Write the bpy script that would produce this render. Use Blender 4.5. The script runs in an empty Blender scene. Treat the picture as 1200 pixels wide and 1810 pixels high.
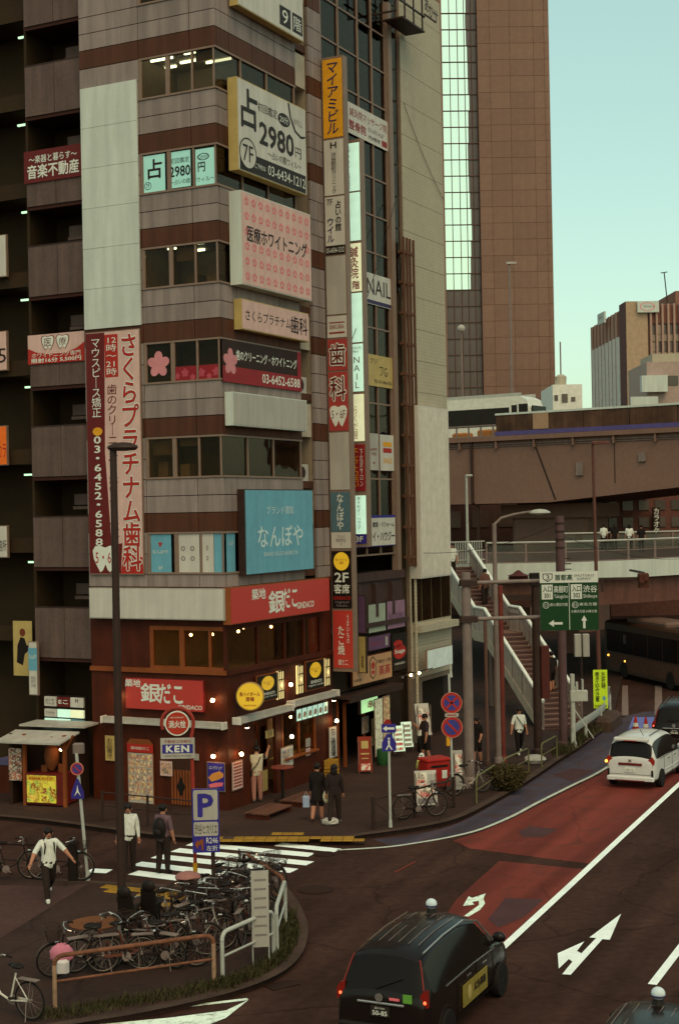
import bpy, bmesh, math, random
from mathutils import Vector, Matrix
R = math.radians
random.seed(7)
scene = bpy.context.scene
col = scene.collection

# ------------------------------------------------------------------ camera
H = 9.0                      # eye height above the street
F, CX, CY = 2600.0, 600.0, 905.0
ROLL = R(1.1)
cr, sr = math.cos(ROLL), math.sin(ROLL)
cam = bpy.data.cameras.new('camera')
cam.sensor_fit = 'VERTICAL'; cam.sensor_height = 36.0
cam.lens = 36.0 * F / 1810.0
cam.clip_start = 0.5; cam.clip_end = 3000
camo = bpy.data.objects.new('camera', cam); col.objects.link(camo)
camo.matrix_world = Matrix(((cr, sr, 0, 0), (0, 0, -1, 0), (-sr, cr, 0, H), (0, 0, 0, 1)))
scene.camera = camo

# ------------------------------------------------------------------ light
SUN_EL, SUN_AZ = R(52), R(168)       # azimuth measured clockwise from +Y (the viewing direction)
world = bpy.data.worlds.new('World'); scene.world = world; world.use_nodes = True
wn, wl = world.node_tree.nodes, world.node_tree.links
wn.clear()
sky = wn.new('ShaderNodeTexSky'); sky.sky_type = 'NISHITA'; sky.sun_disc = False
sky.sun_elevation = SUN_EL; sky.sun_rotation = SUN_AZ
sky.altitude = 50; sky.air_density = 1.0; sky.dust_density = 2.5; sky.ozone_density = 1.0
tint = wn.new('ShaderNodeMix'); tint.data_type = 'RGBA'; tint.blend_type = 'MULTIPLY'; tint.inputs[0].default_value = 1.0
tint.inputs[7].default_value = (1.36, 1.37, 0.87, 1)
bg = wn.new('ShaderNodeBackground'); bg.inputs[1].default_value = 0.15
wo = wn.new('ShaderNodeOutputWorld')
veil = wn.new('ShaderNodeMix'); veil.data_type = 'RGBA'; veil.inputs[0].default_value = 0.42      # thin even evening haze over the whole sky
veil.inputs[7].default_value = (2.75, 4.35, 3.85, 1)
wl.new(sky.outputs[0], tint.inputs[6]); wl.new(tint.outputs[2], veil.inputs[6]); wl.new(veil.outputs[2], bg.inputs[0]); wl.new(bg.outputs[0], wo.inputs[0])
sl = bpy.data.lights.new('sun', 'SUN'); sl.energy = 0.7; sl.angle = R(40); sl.color = (1.0, 0.7, 0.46)
so = bpy.data.objects.new('sun', sl); col.objects.link(so)
sdir = Vector((math.sin(SUN_AZ) * math.cos(SUN_EL), math.cos(SUN_AZ) * math.cos(SUN_EL), math.sin(SUN_EL)))
so.rotation_euler = sdir.to_track_quat('Z', 'Y').to_euler(); so.location = (0, -20, 60)
vs = scene.view_settings
vs.view_transform = 'Standard'; vs.look = 'None'; vs.gamma = 1.0; vs.use_curve_mapping = False
vs.exposure = 0.28
scene.render.engine = 'CYCLES'
scene.cycles.max_bounces = 6; scene.cycles.diffuse_bounces = 3; scene.cycles.glossy_bounces = 3
scene.cycles.transparent_max_bounces = 12; scene.cycles.transmission_bounces = 4
scene.cycles.use_denoising = True
scene.cycles.sample_clamp_indirect = 3.0

# ------------------------------------------------------------------ survey helpers
def ray(px, py):
    a, b = (px - CX) / F, (CY - py) / F
    return Vector((a * cr + b * sr, 1.0, -a * sr + b * cr))
def G(px, py, z=0.0):
    d = ray(px, py); return Vector((0, 0, H)) + d * ((z - H) / d.z)
def D(px, py, Y):
    return Vector((0, 0, H)) + ray(px, py) * Y
class Face:
    """a vertical wall plane: local x along it to the right, y into the wall, z up"""
    def __init__(s, O, th): s.O, s.th = Vector(O), th; s.U = Vector((math.cos(th), math.sin(th), 0)); s.V = Vector((-math.sin(th), math.cos(th), 0))
    def at(s, px, py, off=0.0):
        d = ray(px, py); P0 = Vector((0, 0, H)); t = (s.O - s.V * off - P0).dot(s.V) / d.dot(s.V); p = P0 + d * t - s.O
        return p.dot(s.U), p.z
    def w(s, x, y, z): return s.O + s.U * x + s.V * y + Vector((0, 0, z))
    def rect(s, x0, y0, x1, y1, off=0.0):
        """survey rectangle (left, top, right, bottom in the photo) -> x0,x1,z0,z1 on the wall"""
        ym = (y0 + y1) / 2; xm = (x0 + x1) / 2
        a = s.at(x0, ym, off)[0]; b = s.at(x1, ym, off)[0]; c = s.at(xm, y1, off)[1]; d = s.at(xm, y0, off)[1]
        return a, b, c, d
TR = R(62.9); TL = TR - math.pi / 2
C0 = G(406, 1441)
RF = Face(C0, TR)      # facade along the avenue
LF = Face(C0, TL)      # facade on the side street

# ------------------------------------------------------------------ materials
def lin(v): v /= 255.0; return v / 12.92 if v <= 0.04045 else ((v + 0.055) / 1.055) ** 2.4
def A(r, g, b, k=0.8):
    return tuple(min(0.85, max(0.004, lin(c) / kk)) for c, kk in zip((r, g, b), (k, k * 1.06, k * .9)))
MATS = {}
def mat(name, rgb, rough=0.65, metal=0.0, var=0.12, scale=3.0, bump=0.0, streak=0.0, band=0.0, rnd=0.0, spec=0.14, coat=0.0, fine=0.06):
    if name in MATS: return MATS[name]
    m = bpy.data.materials.new(name); m.use_nodes = True; MATS[name] = m
    n, l = m.node_tree.nodes, m.node_tree.links
    b = n['Principled BSDF']
    b.inputs['Roughness'].default_value = rough; b.inputs['Metallic'].default_value = metal
    b.inputs['Specular IOR Level'].default_value = spec; b.inputs['Coat Weight'].default_value = coat
    tc = n.new('ShaderNodeTexCoord')
    nz = n.new('ShaderNodeTexNoise'); nz.inputs['Scale'].default_value = scale; nz.inputs['Detail'].default_value = 5; nz.inputs['Roughness'].default_value = 0.6
    l.new(tc.outputs['Object'], nz.inputs['Vector'])
    mr = n.new('ShaderNodeMapRange'); mr.inputs[1].default_value = 0.3; mr.inputs[2].default_value = 0.7; mr.inputs[3].default_value = 1 - var; mr.inputs[4].default_value = 1 + var
    l.new(nz.outputs[0], mr.inputs[0]); fac = mr.outputs[0]
    def mul(f, o):
        k = n.new('ShaderNodeMath'); k.operation = 'MULTIPLY'; l.new(f, k.inputs[0]); l.new(o, k.inputs[1]); return k.outputs[0]
    if fine:
        nf = n.new('ShaderNodeTexNoise'); nf.inputs['Scale'].default_value = scale * 14; nf.inputs['Detail'].default_value = 2
        l.new(tc.outputs['Object'], nf.inputs['Vector'])
        mf = n.new('ShaderNodeMapRange'); mf.inputs[1].default_value = 0.3; mf.inputs[2].default_value = 0.7; mf.inputs[3].default_value = 1 - fine; mf.inputs[4].default_value = 1 + fine
        l.new(nf.outputs[0], mf.inputs[0]); fac = mul(fac, mf.outputs[0])
    if streak:      # rain streaks running down
        mp = n.new('ShaderNodeMapping'); mp.inputs['Scale'].default_value = (2.3, 2.3, 0.22); l.new(tc.outputs['Object'], mp.inputs[0])
        ns = n.new('ShaderNodeTexNoise'); ns.inputs['Scale'].default_value = 1.6; ns.inputs['Detail'].default_value = 4; l.new(mp.outputs[0], ns.inputs['Vector'])
        ms = n.new('ShaderNodeMapRange'); ms.inputs[1].default_value = 0.35; ms.inputs[2].default_value = 0.65; ms.inputs[3].default_value = 1 - streak; ms.inputs[4].default_value = 1 + streak * 0.3
        l.new(ns.outputs[0], ms.inputs[0]); fac = mul(fac, ms.outputs[0])
    if band:        # fine horizontal ribs
        wv = n.new('ShaderNodeTexWave'); wv.bands_direction = 'Z'; wv.inputs['Scale'].default_value = 2.4; wv.inputs['Distortion'].default_value = .4; wv.inputs['Detail'].default_value = 1; l.new(tc.outputs['Object'], wv.inputs['Vector'])
        mw = n.new('ShaderNodeMapRange'); mw.inputs[3].default_value = 1 - band; mw.inputs[4].default_value = 1 + band; l.new(wv.outputs[0], mw.inputs[0]); fac = mul(fac, mw.outputs[0])
    if rnd:
        oi = n.new('ShaderNodeObjectInfo'); mo = n.new('ShaderNodeMapRange'); mo.inputs[3].default_value = 1 - rnd; mo.inputs[4].default_value = 1 + rnd
        l.new(oi.outputs['Random'], mo.inputs[0]); fac = mul(fac, mo.outputs[0])
    vm = n.new('ShaderNodeVectorMath'); vm.operation = 'SCALE'; vm.inputs[0].default_value = rgb; l.new(fac, vm.inputs['Scale'])
    l.new(vm.outputs[0], b.inputs['Base Color'])
    if bump:
        bp = n.new('ShaderNodeBump'); bp.inputs['Strength'].default_value = bump; bp.inputs['Distance'].default_value = 0.02
        l.new(nz.outputs[0], bp.inputs['Height']); l.new(bp.outputs[0], b.inputs['Normal'])
    return m
def emit(name, rgb, s, var=0.0):
    if name in MATS: return MATS[name]
    m = bpy.data.materials.new(name); m.use_nodes = True; MATS[name] = m
    b = m.node_tree.nodes['Principled BSDF']; b.inputs['Base Color'].default_value = (*[c * 0.8 for c in rgb], 1)
    b.inputs['Emission Color'].default_value = (*rgb, 1); b.inputs['Emission Strength'].default_value = s; b.inputs['Roughness'].default_value = 0.4
    if var:
        n, l = m.node_tree.nodes, m.node_tree.links
        tc = n.new('ShaderNodeTexCoord'); nz = n.new('ShaderNodeTexNoise'); nz.inputs['Scale'].default_value = 2.5; l.new(tc.outputs['Object'], nz.inputs['Vector'])
        mr = n.new('ShaderNodeMapRange'); mr.inputs[1].default_value = .3; mr.inputs[2].default_value = .7; mr.inputs[3].default_value = s * (1 - var); mr.inputs[4].default_value = s * (1 + var)
        l.new(nz.outputs[0], mr.inputs[0]); l.new(mr.outputs[0], b.inputs['Emission Strength'])
    return m
def glass(name, tintc, refl=0.16, rough=0.02):
    if name in MATS: return MATS[name]
    m = bpy.data.materials.new(name); m.use_nodes = True; MATS[name] = m
    n, l = m.node_tree.nodes, m.node_tree.links; n.clear()
    o = n.new('ShaderNodeOutputMaterial'); mx = n.new('ShaderNodeMixShader'); t = n.new('ShaderNodeBsdfTransparent'); g = n.new('ShaderNodeBsdfGlossy')
    t.inputs[0].default_value = (*tintc, 1); g.inputs['Roughness'].default_value = rough; g.inputs[0].default_value = (0.9, 0.9, 0.9, 1)
    lw = n.new('ShaderNodeLayerWeight'); lw.inputs[0].default_value = 0.25
    ad = n.new('ShaderNodeMath'); ad.operation = 'ADD'; ad.inputs[1].default_value = refl; ad.use_clamp = True
    sc = n.new('ShaderNodeMath'); sc.operation = 'MULTIPLY'; sc.inputs[1].default_value = 0.3
    l.new(lw.outputs['Fresnel'], sc.inputs[0]); l.new(sc.outputs[0], ad.inputs[0]); l.new(ad.outputs[0], mx.inputs[0])
    tc = n.new('ShaderNodeTexCoord'); nz = n.new('ShaderNodeTexNoise'); nz.inputs['Scale'].default_value = 1.2
    bp = n.new('ShaderNodeBump'); bp.inputs['Strength'].default_value = 0.12; bp.inputs['Distance'].default_value = 0.03
    l.new(tc.outputs['Object'], nz.inputs['Vector']); l.new(nz.outputs[0], bp.inputs['Height']); l.new(bp.outputs[0], g.inputs['Normal'])
    l.new(t.outputs[0], mx.inputs[1]); l.new(g.outputs[0], mx.inputs[2]); l.new(mx.outputs[0], o.inputs[0])
    return m
def collage(name, cols, scale=9.0, em=0.0, base=(0.6, 0.55, 0.45)):
    """flat print: rows of small food pictures and lines of type on a menu or poster"""
    if name in MATS: return MATS[name]
    m = bpy.data.materials.new(name); m.use_nodes = True; MATS[name] = m
    n, l = m.node_tree.nodes, m.node_tree.links; b = n['Principled BSDF']
    tc = n.new('ShaderNodeTexCoord'); vo = n.new('ShaderNodeTexVoronoi'); vo.inputs['Scale'].default_value = scale; vo.distance = 'CHEBYCHEV'
    l.new(tc.outputs['Object'], vo.inputs['Vector'])
    sp = n.new('ShaderNodeSeparateColor'); l.new(vo.outputs['Color'], sp.inputs[0])
    cp = n.new('ShaderNodeValToRGB'); cp.color_ramp.interpolation = 'CONSTANT'
    while len(cp.color_ramp.elements) < len(cols): cp.color_ramp.elements.new(0.5)
    for i, c in enumerate(cols): e = cp.color_ramp.elements[i]; e.position = i / len(cols); e.color = (*c, 1)
    l.new(sp.outputs[0], cp.inputs[0])
    nz = n.new('ShaderNodeTexNoise'); nz.inputs['Scale'].default_value = scale * 3; l.new(tc.outputs['Object'], nz.inputs['Vector'])
    mx = n.new('ShaderNodeMix'); mx.data_type = 'RGBA'; mx.inputs[7].default_value = (*base, 1)
    mr = n.new('ShaderNodeMapRange'); mr.inputs[1].default_value = .45; mr.inputs[2].default_value = .6; mr.inputs[3].default_value = 0; mr.inputs[4].default_value = .7
    l.new(nz.outputs[0], mr.inputs[0]); l.new(mr.outputs[0], mx.inputs[0]); l.new(cp.outputs[0], mx.inputs[6]); l.new(mx.outputs[2], b.inputs['Base Color'])
    b.inputs['Roughness'].default_value = 0.45
    if em: l.new(mx.outputs[2], b.inputs['Emission Color']); b.inputs['Emission Strength'].default_value = em
    return m
def paint(name, rgb, wear=0.5, under=(0.065, 0.028, 0.019), scale=2.0):
    """road paint rubbed through to the asphalt"""
    if name in MATS: return MATS[name]
    m = mat(name, rgb, rough=0.85, var=0.1, scale=scale, spec=.12)
    n, l = m.node_tree.nodes, m.node_tree.links; b = n['Principled BSDF']
    src = b.inputs['Base Color'].links[0].from_socket
    tc = n.new('ShaderNodeTexCoord'); nz = n.new('ShaderNodeTexNoise'); nz.inputs['Scale'].default_value = scale * 2.2; nz.inputs['Detail'].default_value = 9; nz.inputs['Roughness'].default_value = 0.75
    l.new(tc.outputs['Object'], nz.inputs['Vector'])
    mr = n.new('ShaderNodeMapRange'); mr.inputs[1].default_value = 0.62 - 0.2 * wear; mr.inputs[2].default_value = 0.78 - 0.16 * wear; mr.inputs[3].default_value = 0; mr.inputs[4].default_value = 0.8
    l.new(nz.outputs[0], mr.inputs[0])
    mx = n.new('ShaderNodeMix'); mx.data_type = 'RGBA'; mx.inputs[7].default_value = (*under, 1)
    l.new(mr.outputs[0], mx.inputs[0]); l.new(src, mx.inputs[6]); l.new(mx.outputs[2], b.inputs['Base Color'])
    return m

# ------------------------------------------------------------------ mesh helpers
class MB:
    def __init__(s): s.v, s.f = [], []
    def _add(s, vs, fs):
        o = len(s.v); s.v += [tuple(p) for p in vs]; s.f += [tuple(i + o for i in q) for q in fs]; return s
    def box(s, x0, x1, y0, y1, z0, z1):
        vs = [(x, y, z) for z in (z0, z1) for y in (y0, y1) for x in (x0, x1)]
        return s._add(vs, [(0, 2, 3, 1), (4, 5, 7, 6), (0, 1, 5, 4), (2, 6, 7, 3), (0, 4, 6, 2), (1, 3, 7, 5)])
    def cbox(s, c, d, rz=0.0, rx=0.0, ry=0.0):
        M = Matrix.Translation(c) @ Matrix.Rotation(rz, 4, 'Z') @ Matrix.Rotation(ry, 4, 'Y') @ Matrix.Rotation(rx, 4, 'X')
        t = MB().box(-d[0] / 2, d[0] / 2, -d[1] / 2, d[1] / 2, -d[2] / 2, d[2] / 2)
        return s._add([M @ Vector(p) for p in t.v], t.f)
    def bev(s, x0, x1, y0, y1, z0, z1, b=0.02):
        """box with chamfered vertical and top edges"""
        pl = [(x0 + b, y0), (x1 - b, y0), (x1, y0 + b), (x1, y1 - b), (x1 - b, y1), (x0 + b, y1), (x0, y1 - b), (x0, y0 + b)]
        cx, cy = (x0 + x1) / 2, (y0 + y1) / 2
        sx, sy = (x1 - x0 - 2 * b) / (x1 - x0), (y1 - y0 - 2 * b) / (y1 - y0)
        vs = [(x, y, z0) for x, y in pl] + [(x, y, z1 - b) for x, y in pl] + [(cx + (x - cx) * sx, cy + (y - cy) * sy, z1) for x, y in pl]
        fs = [tuple(range(7, -1, -1)), tuple(range(16, 24))]
        for k in (0, 8):
            for i in range(8): j = (i + 1) % 8; fs.append((k + i, k + j, k + 8 + j, k + 8 + i))
        return s._add(vs, fs)
    def quad(s, a, b, c, d): return s._add([a, b, c, d], [(0, 1, 2, 3)])
    def ngon(s, pts): return s._add(pts, [tuple(range(len(pts)))])
    def prism(s, pts, z0, z1):
        """horizontal outline extruded in z"""
        ar = sum(pts[i][0] * pts[(i + 1) % len(pts)][1] - pts[(i + 1) % len(pts)][0] * pts[i][1] for i in range(len(pts)))
        if ar < 0: pts = pts[::-1]
        n = len(pts); vs = [(p[0], p[1], z0) for p in pts] + [(p[0], p[1], z1) for p in pts]
        return s._add(vs, [tuple(range(n - 1, -1, -1)), tuple(range(n, 2 * n))] + [(i, (i + 1) % n, n + (i + 1) % n, n + i) for i in range(n)])
    def plate(s, pts, y0, y1):
        """upright outline (x,z) extruded in y from front y0 to back y1"""
        ar = sum(pts[i][0] * pts[(i + 1) % len(pts)][1] - pts[(i + 1) % len(pts)][0] * pts[i][1] for i in range(len(pts)))
        if ar < 0: pts = pts[::-1]
        n = len(pts); vs = [(p[0], y0, p[1]) for p in pts] + [(p[0], y1, p[1]) for p in pts]
        return s._add(vs, [tuple(range(n)), tuple(range(2 * n - 1, n - 1, -1))] + [(n + i, n + (i + 1) % n, (i + 1) % n, i) for i in range(n)])
    def tube(s, pts, r, n=8, cap=True, closed=False):
        pts = [Vector(p) for p in pts]; rs = r if isinstance(r, (list, tuple)) else [r] * len(pts); m = len(pts); base = len(s.v)
        prev = None
        for i, p in enumerate(pts):
            if closed: t = (pts[(i + 1) % m] - pts[i - 1])
            else: t = pts[min(i + 1, m - 1)] - pts[max(i - 1, 0)]
            t = t.normalized() if t.length > 1e-9 else Vector((0, 0, 1))
            if prev is None: u = t.orthogonal().normalized()
            else:
                u = prev - t * prev.dot(t); u = u.normalized() if u.length > 1e-6 else t.orthogonal().normalized()
            prev = u; v = t.cross(u)
            for k in range(n):
                a = 2 * math.pi * k / n; s.v.append(tuple(p + (u * math.cos(a) + v * math.sin(a)) * rs[i]))
        for i in range(m if closed else m - 1):
            j = (i + 1) % m
            for k in range(n):
                k2 = (k + 1) % n; s.f.append((base + i * n + k, base + i * n + k2, base + j * n + k2, base + j * n + k))
        if cap and not closed:
            s.f.append(tuple(base + k for k in range(n - 1, -1, -1))); s.f.append(tuple(base + (m - 1) * n + k for k in range(n)))
        return s
    def lathe(s, prof, c=(0, 0, 0), n=16, axis='z'):
        base = len(s.v)
        for (r, h) in prof:
            for k in range(n):
                a = 2 * math.pi * k / n; x, y = r * math.cos(a), r * math.sin(a)
                p = (x, y, h) if axis == 'z' else ((x, -h, y) if axis == 'y' else (h, x, y))
                s.v.append((c[0] + p[0], c[1] + p[1], c[2] + p[2]))
        for i in range(len(prof) - 1):
            for k in range(n):
                k2 = (k + 1) % n; s.f.append((base + i * n + k, base + i * n + k2, base + (i + 1) * n + k2, base + (i + 1) * n + k))
        s.f.append(tuple(base + k for k in range(n - 1, -1, -1))); s.f.append(tuple(base + (len(prof) - 1) * n + k for k in range(n)))
        return s
    def ball(s, c, r, n=12, m=8, sq=(1, 1, 1)):
        prof = [(max(1e-4, math.sin(math.pi * i / m)) * r, -math.cos(math.pi * i / m) * r) for i in range(m + 1)]
        t = MB().lathe(prof, n=n)
        return s._add([(c[0] + p[0] * sq[0], c[1] + p[1] * sq[1], c[2] + p[2] * sq[2]) for p in t.v], t.f)
    def xf(s, M): s.v = [tuple(M @ Vector(p)) for p in s.v]; return s
    def mesh(s, name):
        me = bpy.data.meshes.new(name); me.from_pydata(s.v, [], s.f); me.update(); return me
def rot(rz): return Matrix.Rotation(rz, 4, 'Z')
def obj(name, data, m=None, parent=None, loc=(0, 0, 0), rz=0.0, smooth=False):
    if isinstance(data, MB): data = data.mesh(name)
    if m is not None and not data.materials: data.materials.append(m)
    if smooth:
        data.polygons.foreach_set('use_smooth', [True] * len(data.polygons))
        try: data.set_sharp_from_angle(angle=R(40))
        except Exception: pass
    o = bpy.data.objects.new(name, data); col.objects.link(o); o.location = loc; o.rotation_euler = (0, 0, rz)
    if parent: o.parent = parent
    return o
def thing(name, label, cat, loc=(0, 0, 0), rz=0.0, group=None):
    o = bpy.data.objects.new(name, None); col.objects.link(o); o.location = loc; o.rotation_euler = (0, 0, rz); o.empty_display_size = 0.2
    o['label'] = label; o['category'] = cat
    if group: o['group'] = group
    return o
def tag(o, label, cat, group=None):
    o['label'] = label; o['category'] = cat
    if group: o['group'] = group
    return o
def struct(o): o['kind'] = 'structure'; return o
def stuff(o): o['kind'] = 'stuff'; return o
def dup(root, loc, rz, label, group=None):
    def cp(o, p):
        c = o.copy(); col.objects.link(c); c.parent = p
        for ch in o.children: cp(ch, c)
        return c
    r = cp(root, None); r.location = loc; r.rotation_euler = (0, 0, rz); r['label'] = label
    if group: r['group'] = group
    return r

# lettering: outlines of type laid 6 mm proud of the board it is printed on
def text_mesh(s, w, h, bold=0.0, vertical=False, slant=0.0, spacing=1.0, line=1.0):
    """flat lettering that fills a box w x h centred on 0, lying in the xz plane and facing -y"""
    c = bpy.data.curves.new('lettering', 'FONT')
    if vertical:
        s = '\n'.join({'ー': '｜', '〜': '｜', '-': '・'}.get(ch, ch) for ch in s)
        c.space_line = 0.92 * line
    else: c.space_line = line
    c.body = s; c.align_x = 'CENTER'; c.resolution_u = 2; c.shear = slant; c.space_character = spacing
    o = bpy.data.objects.new('lettering', c); me = bpy.data.meshes.new_from_object(o)
    bpy.data.objects.remove(o); bpy.data.curves.remove(c)
    xs = [v.co.x for v in me.vertices]; ys = [v.co.y for v in me.vertices]
    if not xs: return me
    x0, x1, y0, y1 = min(xs), max(xs), min(ys), max(ys)
    sx = w / max(1e-6, x1 - x0); sz = h / max(1e-6, y1 - y0)
    for v in me.vertices:
        v.co = ((v.co.x - (x0 + x1) / 2) * sx, 0.0, (v.co.y - (y0 + y1) / 2) * sz)
    me.materials.clear()
    if bold:                                   # heavier strokes: the outline overprinted with small shifts
        b = min(bold, 0.06); V = [v.co.copy() for v in me.vertices]; P = [tuple(p.vertices) for p in me.polygons]; n = len(V); vs, fs = [], []
        for q, (dx, dz) in enumerate(((0, 0), (b, 0), (-b, 0), (0, b), (0, -b), (b * .7, b * .7), (-b * .7, -b * .7), (b * .7, -b * .7), (-b * .7, b * .7))):
            vs += [(p.x + dx * sx, q * 0.0003, p.z + dz * sz) for p in V]; fs += [tuple(i + q * n for i in f) for f in P]
        bpy.data.meshes.remove(me); me = bpy.data.meshes.new('lettering'); me.from_pydata(vs, [], fs); me.update()
    return me
def text(parent, s, m, x, z, w, h, y=-0.006, name='lettering', **k):
    o = obj(name, text_mesh(s, w, h, **k), m, parent, (x, y, z)); return o
# ================================================================== palette
m_asph = mat('asphalt', A(58, 39, 30, .9), rough=0.95, var=0.22, scale=0.35, bump=0.05, fine=0.16, spec=.05)
m_pave = mat('pavement_asphalt', A(52, 36, 28, .85), rough=0.9, var=0.2, scale=0.5, fine=0.14, spec=.12)
m_pave2 = mat('pavement_light', A(70, 48, 40, .9), rough=0.9, var=0.15, scale=0.6, fine=0.12, spec=.12)
m_kerb = mat('kerb_concrete', A(66, 50, 39, .9), rough=0.85, var=0.3, scale=1.5, fine=0.15)
m_white = paint('road_white', A(178, 186, 162, .5), wear=0.1)
m_white2 = paint('road_white_worn', A(168, 178, 154, .5), wear=0.6)
m_red = paint('red_lane_paint', A(102, 44, 33, .85), wear=0.5, scale=0.7)
m_blue = paint('blue_lane_paint', A(62, 55, 61, .85), wear=0.75, scale=0.9)
m_yel = mat('tactile_yellow', A(140, 104, 34, .9), rough=0.8, var=0.25, scale=3, rnd=0.15)
m_iron = mat('manhole_iron', A(44, 26, 18), rough=0.6, metal=0.3)
m_grey = mat('facade_panel_grey', A(123, 109, 97), rough=0.6, var=0.07, scale=0.8, streak=0.24, rnd=0.10, fine=0.03)
m_brown = mat('facade_panel_brown', A(72, 42, 26), rough=0.6, var=0.08, scale=0.8, streak=0.22, rnd=0.06)
m_joint = mat('facade_joint', A(52, 28, 20), rough=0.8)
m_wht = mat('white_cladding', A(172, 176, 156), rough=0.55, var=0.04, scale=0.6, streak=0.12, fine=0.02, rnd=.03)
m_alu = mat('aluminium', A(112, 92, 74), rough=0.45, metal=0.0, var=0.08)
m_wood = mat('brown_timber', A(64, 25, 10), rough=0.6, var=0.2, scale=1.5, streak=0.2)
m_wood2 = mat('orange_timber', A(112, 58, 26), rough=0.55, var=0.2, scale=1.5)
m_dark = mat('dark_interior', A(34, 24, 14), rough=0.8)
m_room = mat('room_wall', A(126, 110, 86), rough=0.8)
m_black = mat('black_paint', A(26, 19, 14), rough=0.5)
m_steel = mat('grey_steel', A(110, 96, 84), rough=0.5, var=0.15, streak=0.15)
m_dsteel = mat('dark_steel', A(48, 34, 27), rough=0.5, var=0.15)
m_rust = mat('rusty_steel', A(98, 62, 42), rough=0.75, var=0.35, scale=8)
m_wsteel = mat('white_steel', A(150, 150, 132), rough=0.5, var=0.12, scale=3)
m_glass = glass('window_glass', (0.78, 0.7, 0.58), refl=0.0)
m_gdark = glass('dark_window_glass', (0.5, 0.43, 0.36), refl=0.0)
m_signw = mat('sign_white', A(172, 166, 146), rough=0.45, var=0.07, scale=1.2, streak=0.13, fine=0.02)
m_signg = mat('sign_grey_white', A(150, 144, 126), rough=0.45, var=0.07, scale=1.2, streak=0.14, fine=0.02)
m_cream = mat('sign_cream', A(158, 136, 78), rough=0.5)
m_ink = mat('print_black', A(36, 25, 20), rough=0.5, var=0.05)
m_inkb = mat('print_navy', A(46, 36, 66), rough=0.5, var=0.05)
m_inkr = mat('print_red', A(120, 38, 30), rough=0.5, var=0.05)
m_inkg = mat('print_grey', A(110, 102, 92), rough=0.5)
m_pw = mat('print_white', A(188, 188, 166), rough=0.5, var=0.04)
m_signred = mat('sign_red', A(146, 36, 26), rough=0.5, var=0.08)
m_pink = mat('sign_pink', A(182, 148, 130), rough=0.5, var=0.07, streak=.1)
m_maroon = mat('sign_maroon', A(86, 26, 22), rough=0.5)
m_teal = mat('sign_teal', A(90, 140, 146), rough=0.45, var=0.07, streak=.1)
m_teald = mat('sign_teal_dark', A(70, 92, 94), rough=0.45)
m_yellow = mat('sign_yellow', A(190, 132, 26), rough=0.5)
m_signblue = mat('sign_blue', A(46, 38, 104), rough=0.45)
m_lit = emit('light_box', (0.62, 0.9, 0.72), 0.42, 0.15)
m_litw = emit('light_box_warm', (0.85, 0.85, 0.55), 0.35, 0.15)
m_bulb = emit('warm_bulb', (1.0, 0.62, 0.26), 40)
m_tube = emit('fluorescent', (0.75, 1.0, 0.8), 5)
m_beige = mat('beige_tile', A(152, 142, 115), rough=0.7, var=0.07, scale=0.3, streak=0.04, fine=0.05, band=.05)
m_conc = mat('concrete', A(108, 82, 66), rough=0.8, var=0.10, scale=0.25, streak=0.03)
m_tower = mat('tower_granite', A(112, 85, 67), rough=0.55, var=0.10, scale=0.12, streak=0.04, rnd=0.07, fine=0.05)
m_towerj = mat('tower_joint', A(84, 58, 44), rough=0.7)
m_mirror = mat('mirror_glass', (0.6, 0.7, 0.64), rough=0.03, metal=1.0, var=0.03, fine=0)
m_mesh = mat('balcony_screen', A(84, 67, 57), rough=0.7, var=0.12, scale=1.2, streak=0.2, fine=0.1)
m_lb = mat('left_block_wall', A(46, 33, 17), rough=0.8, var=0.2, scale=0.5)

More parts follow.
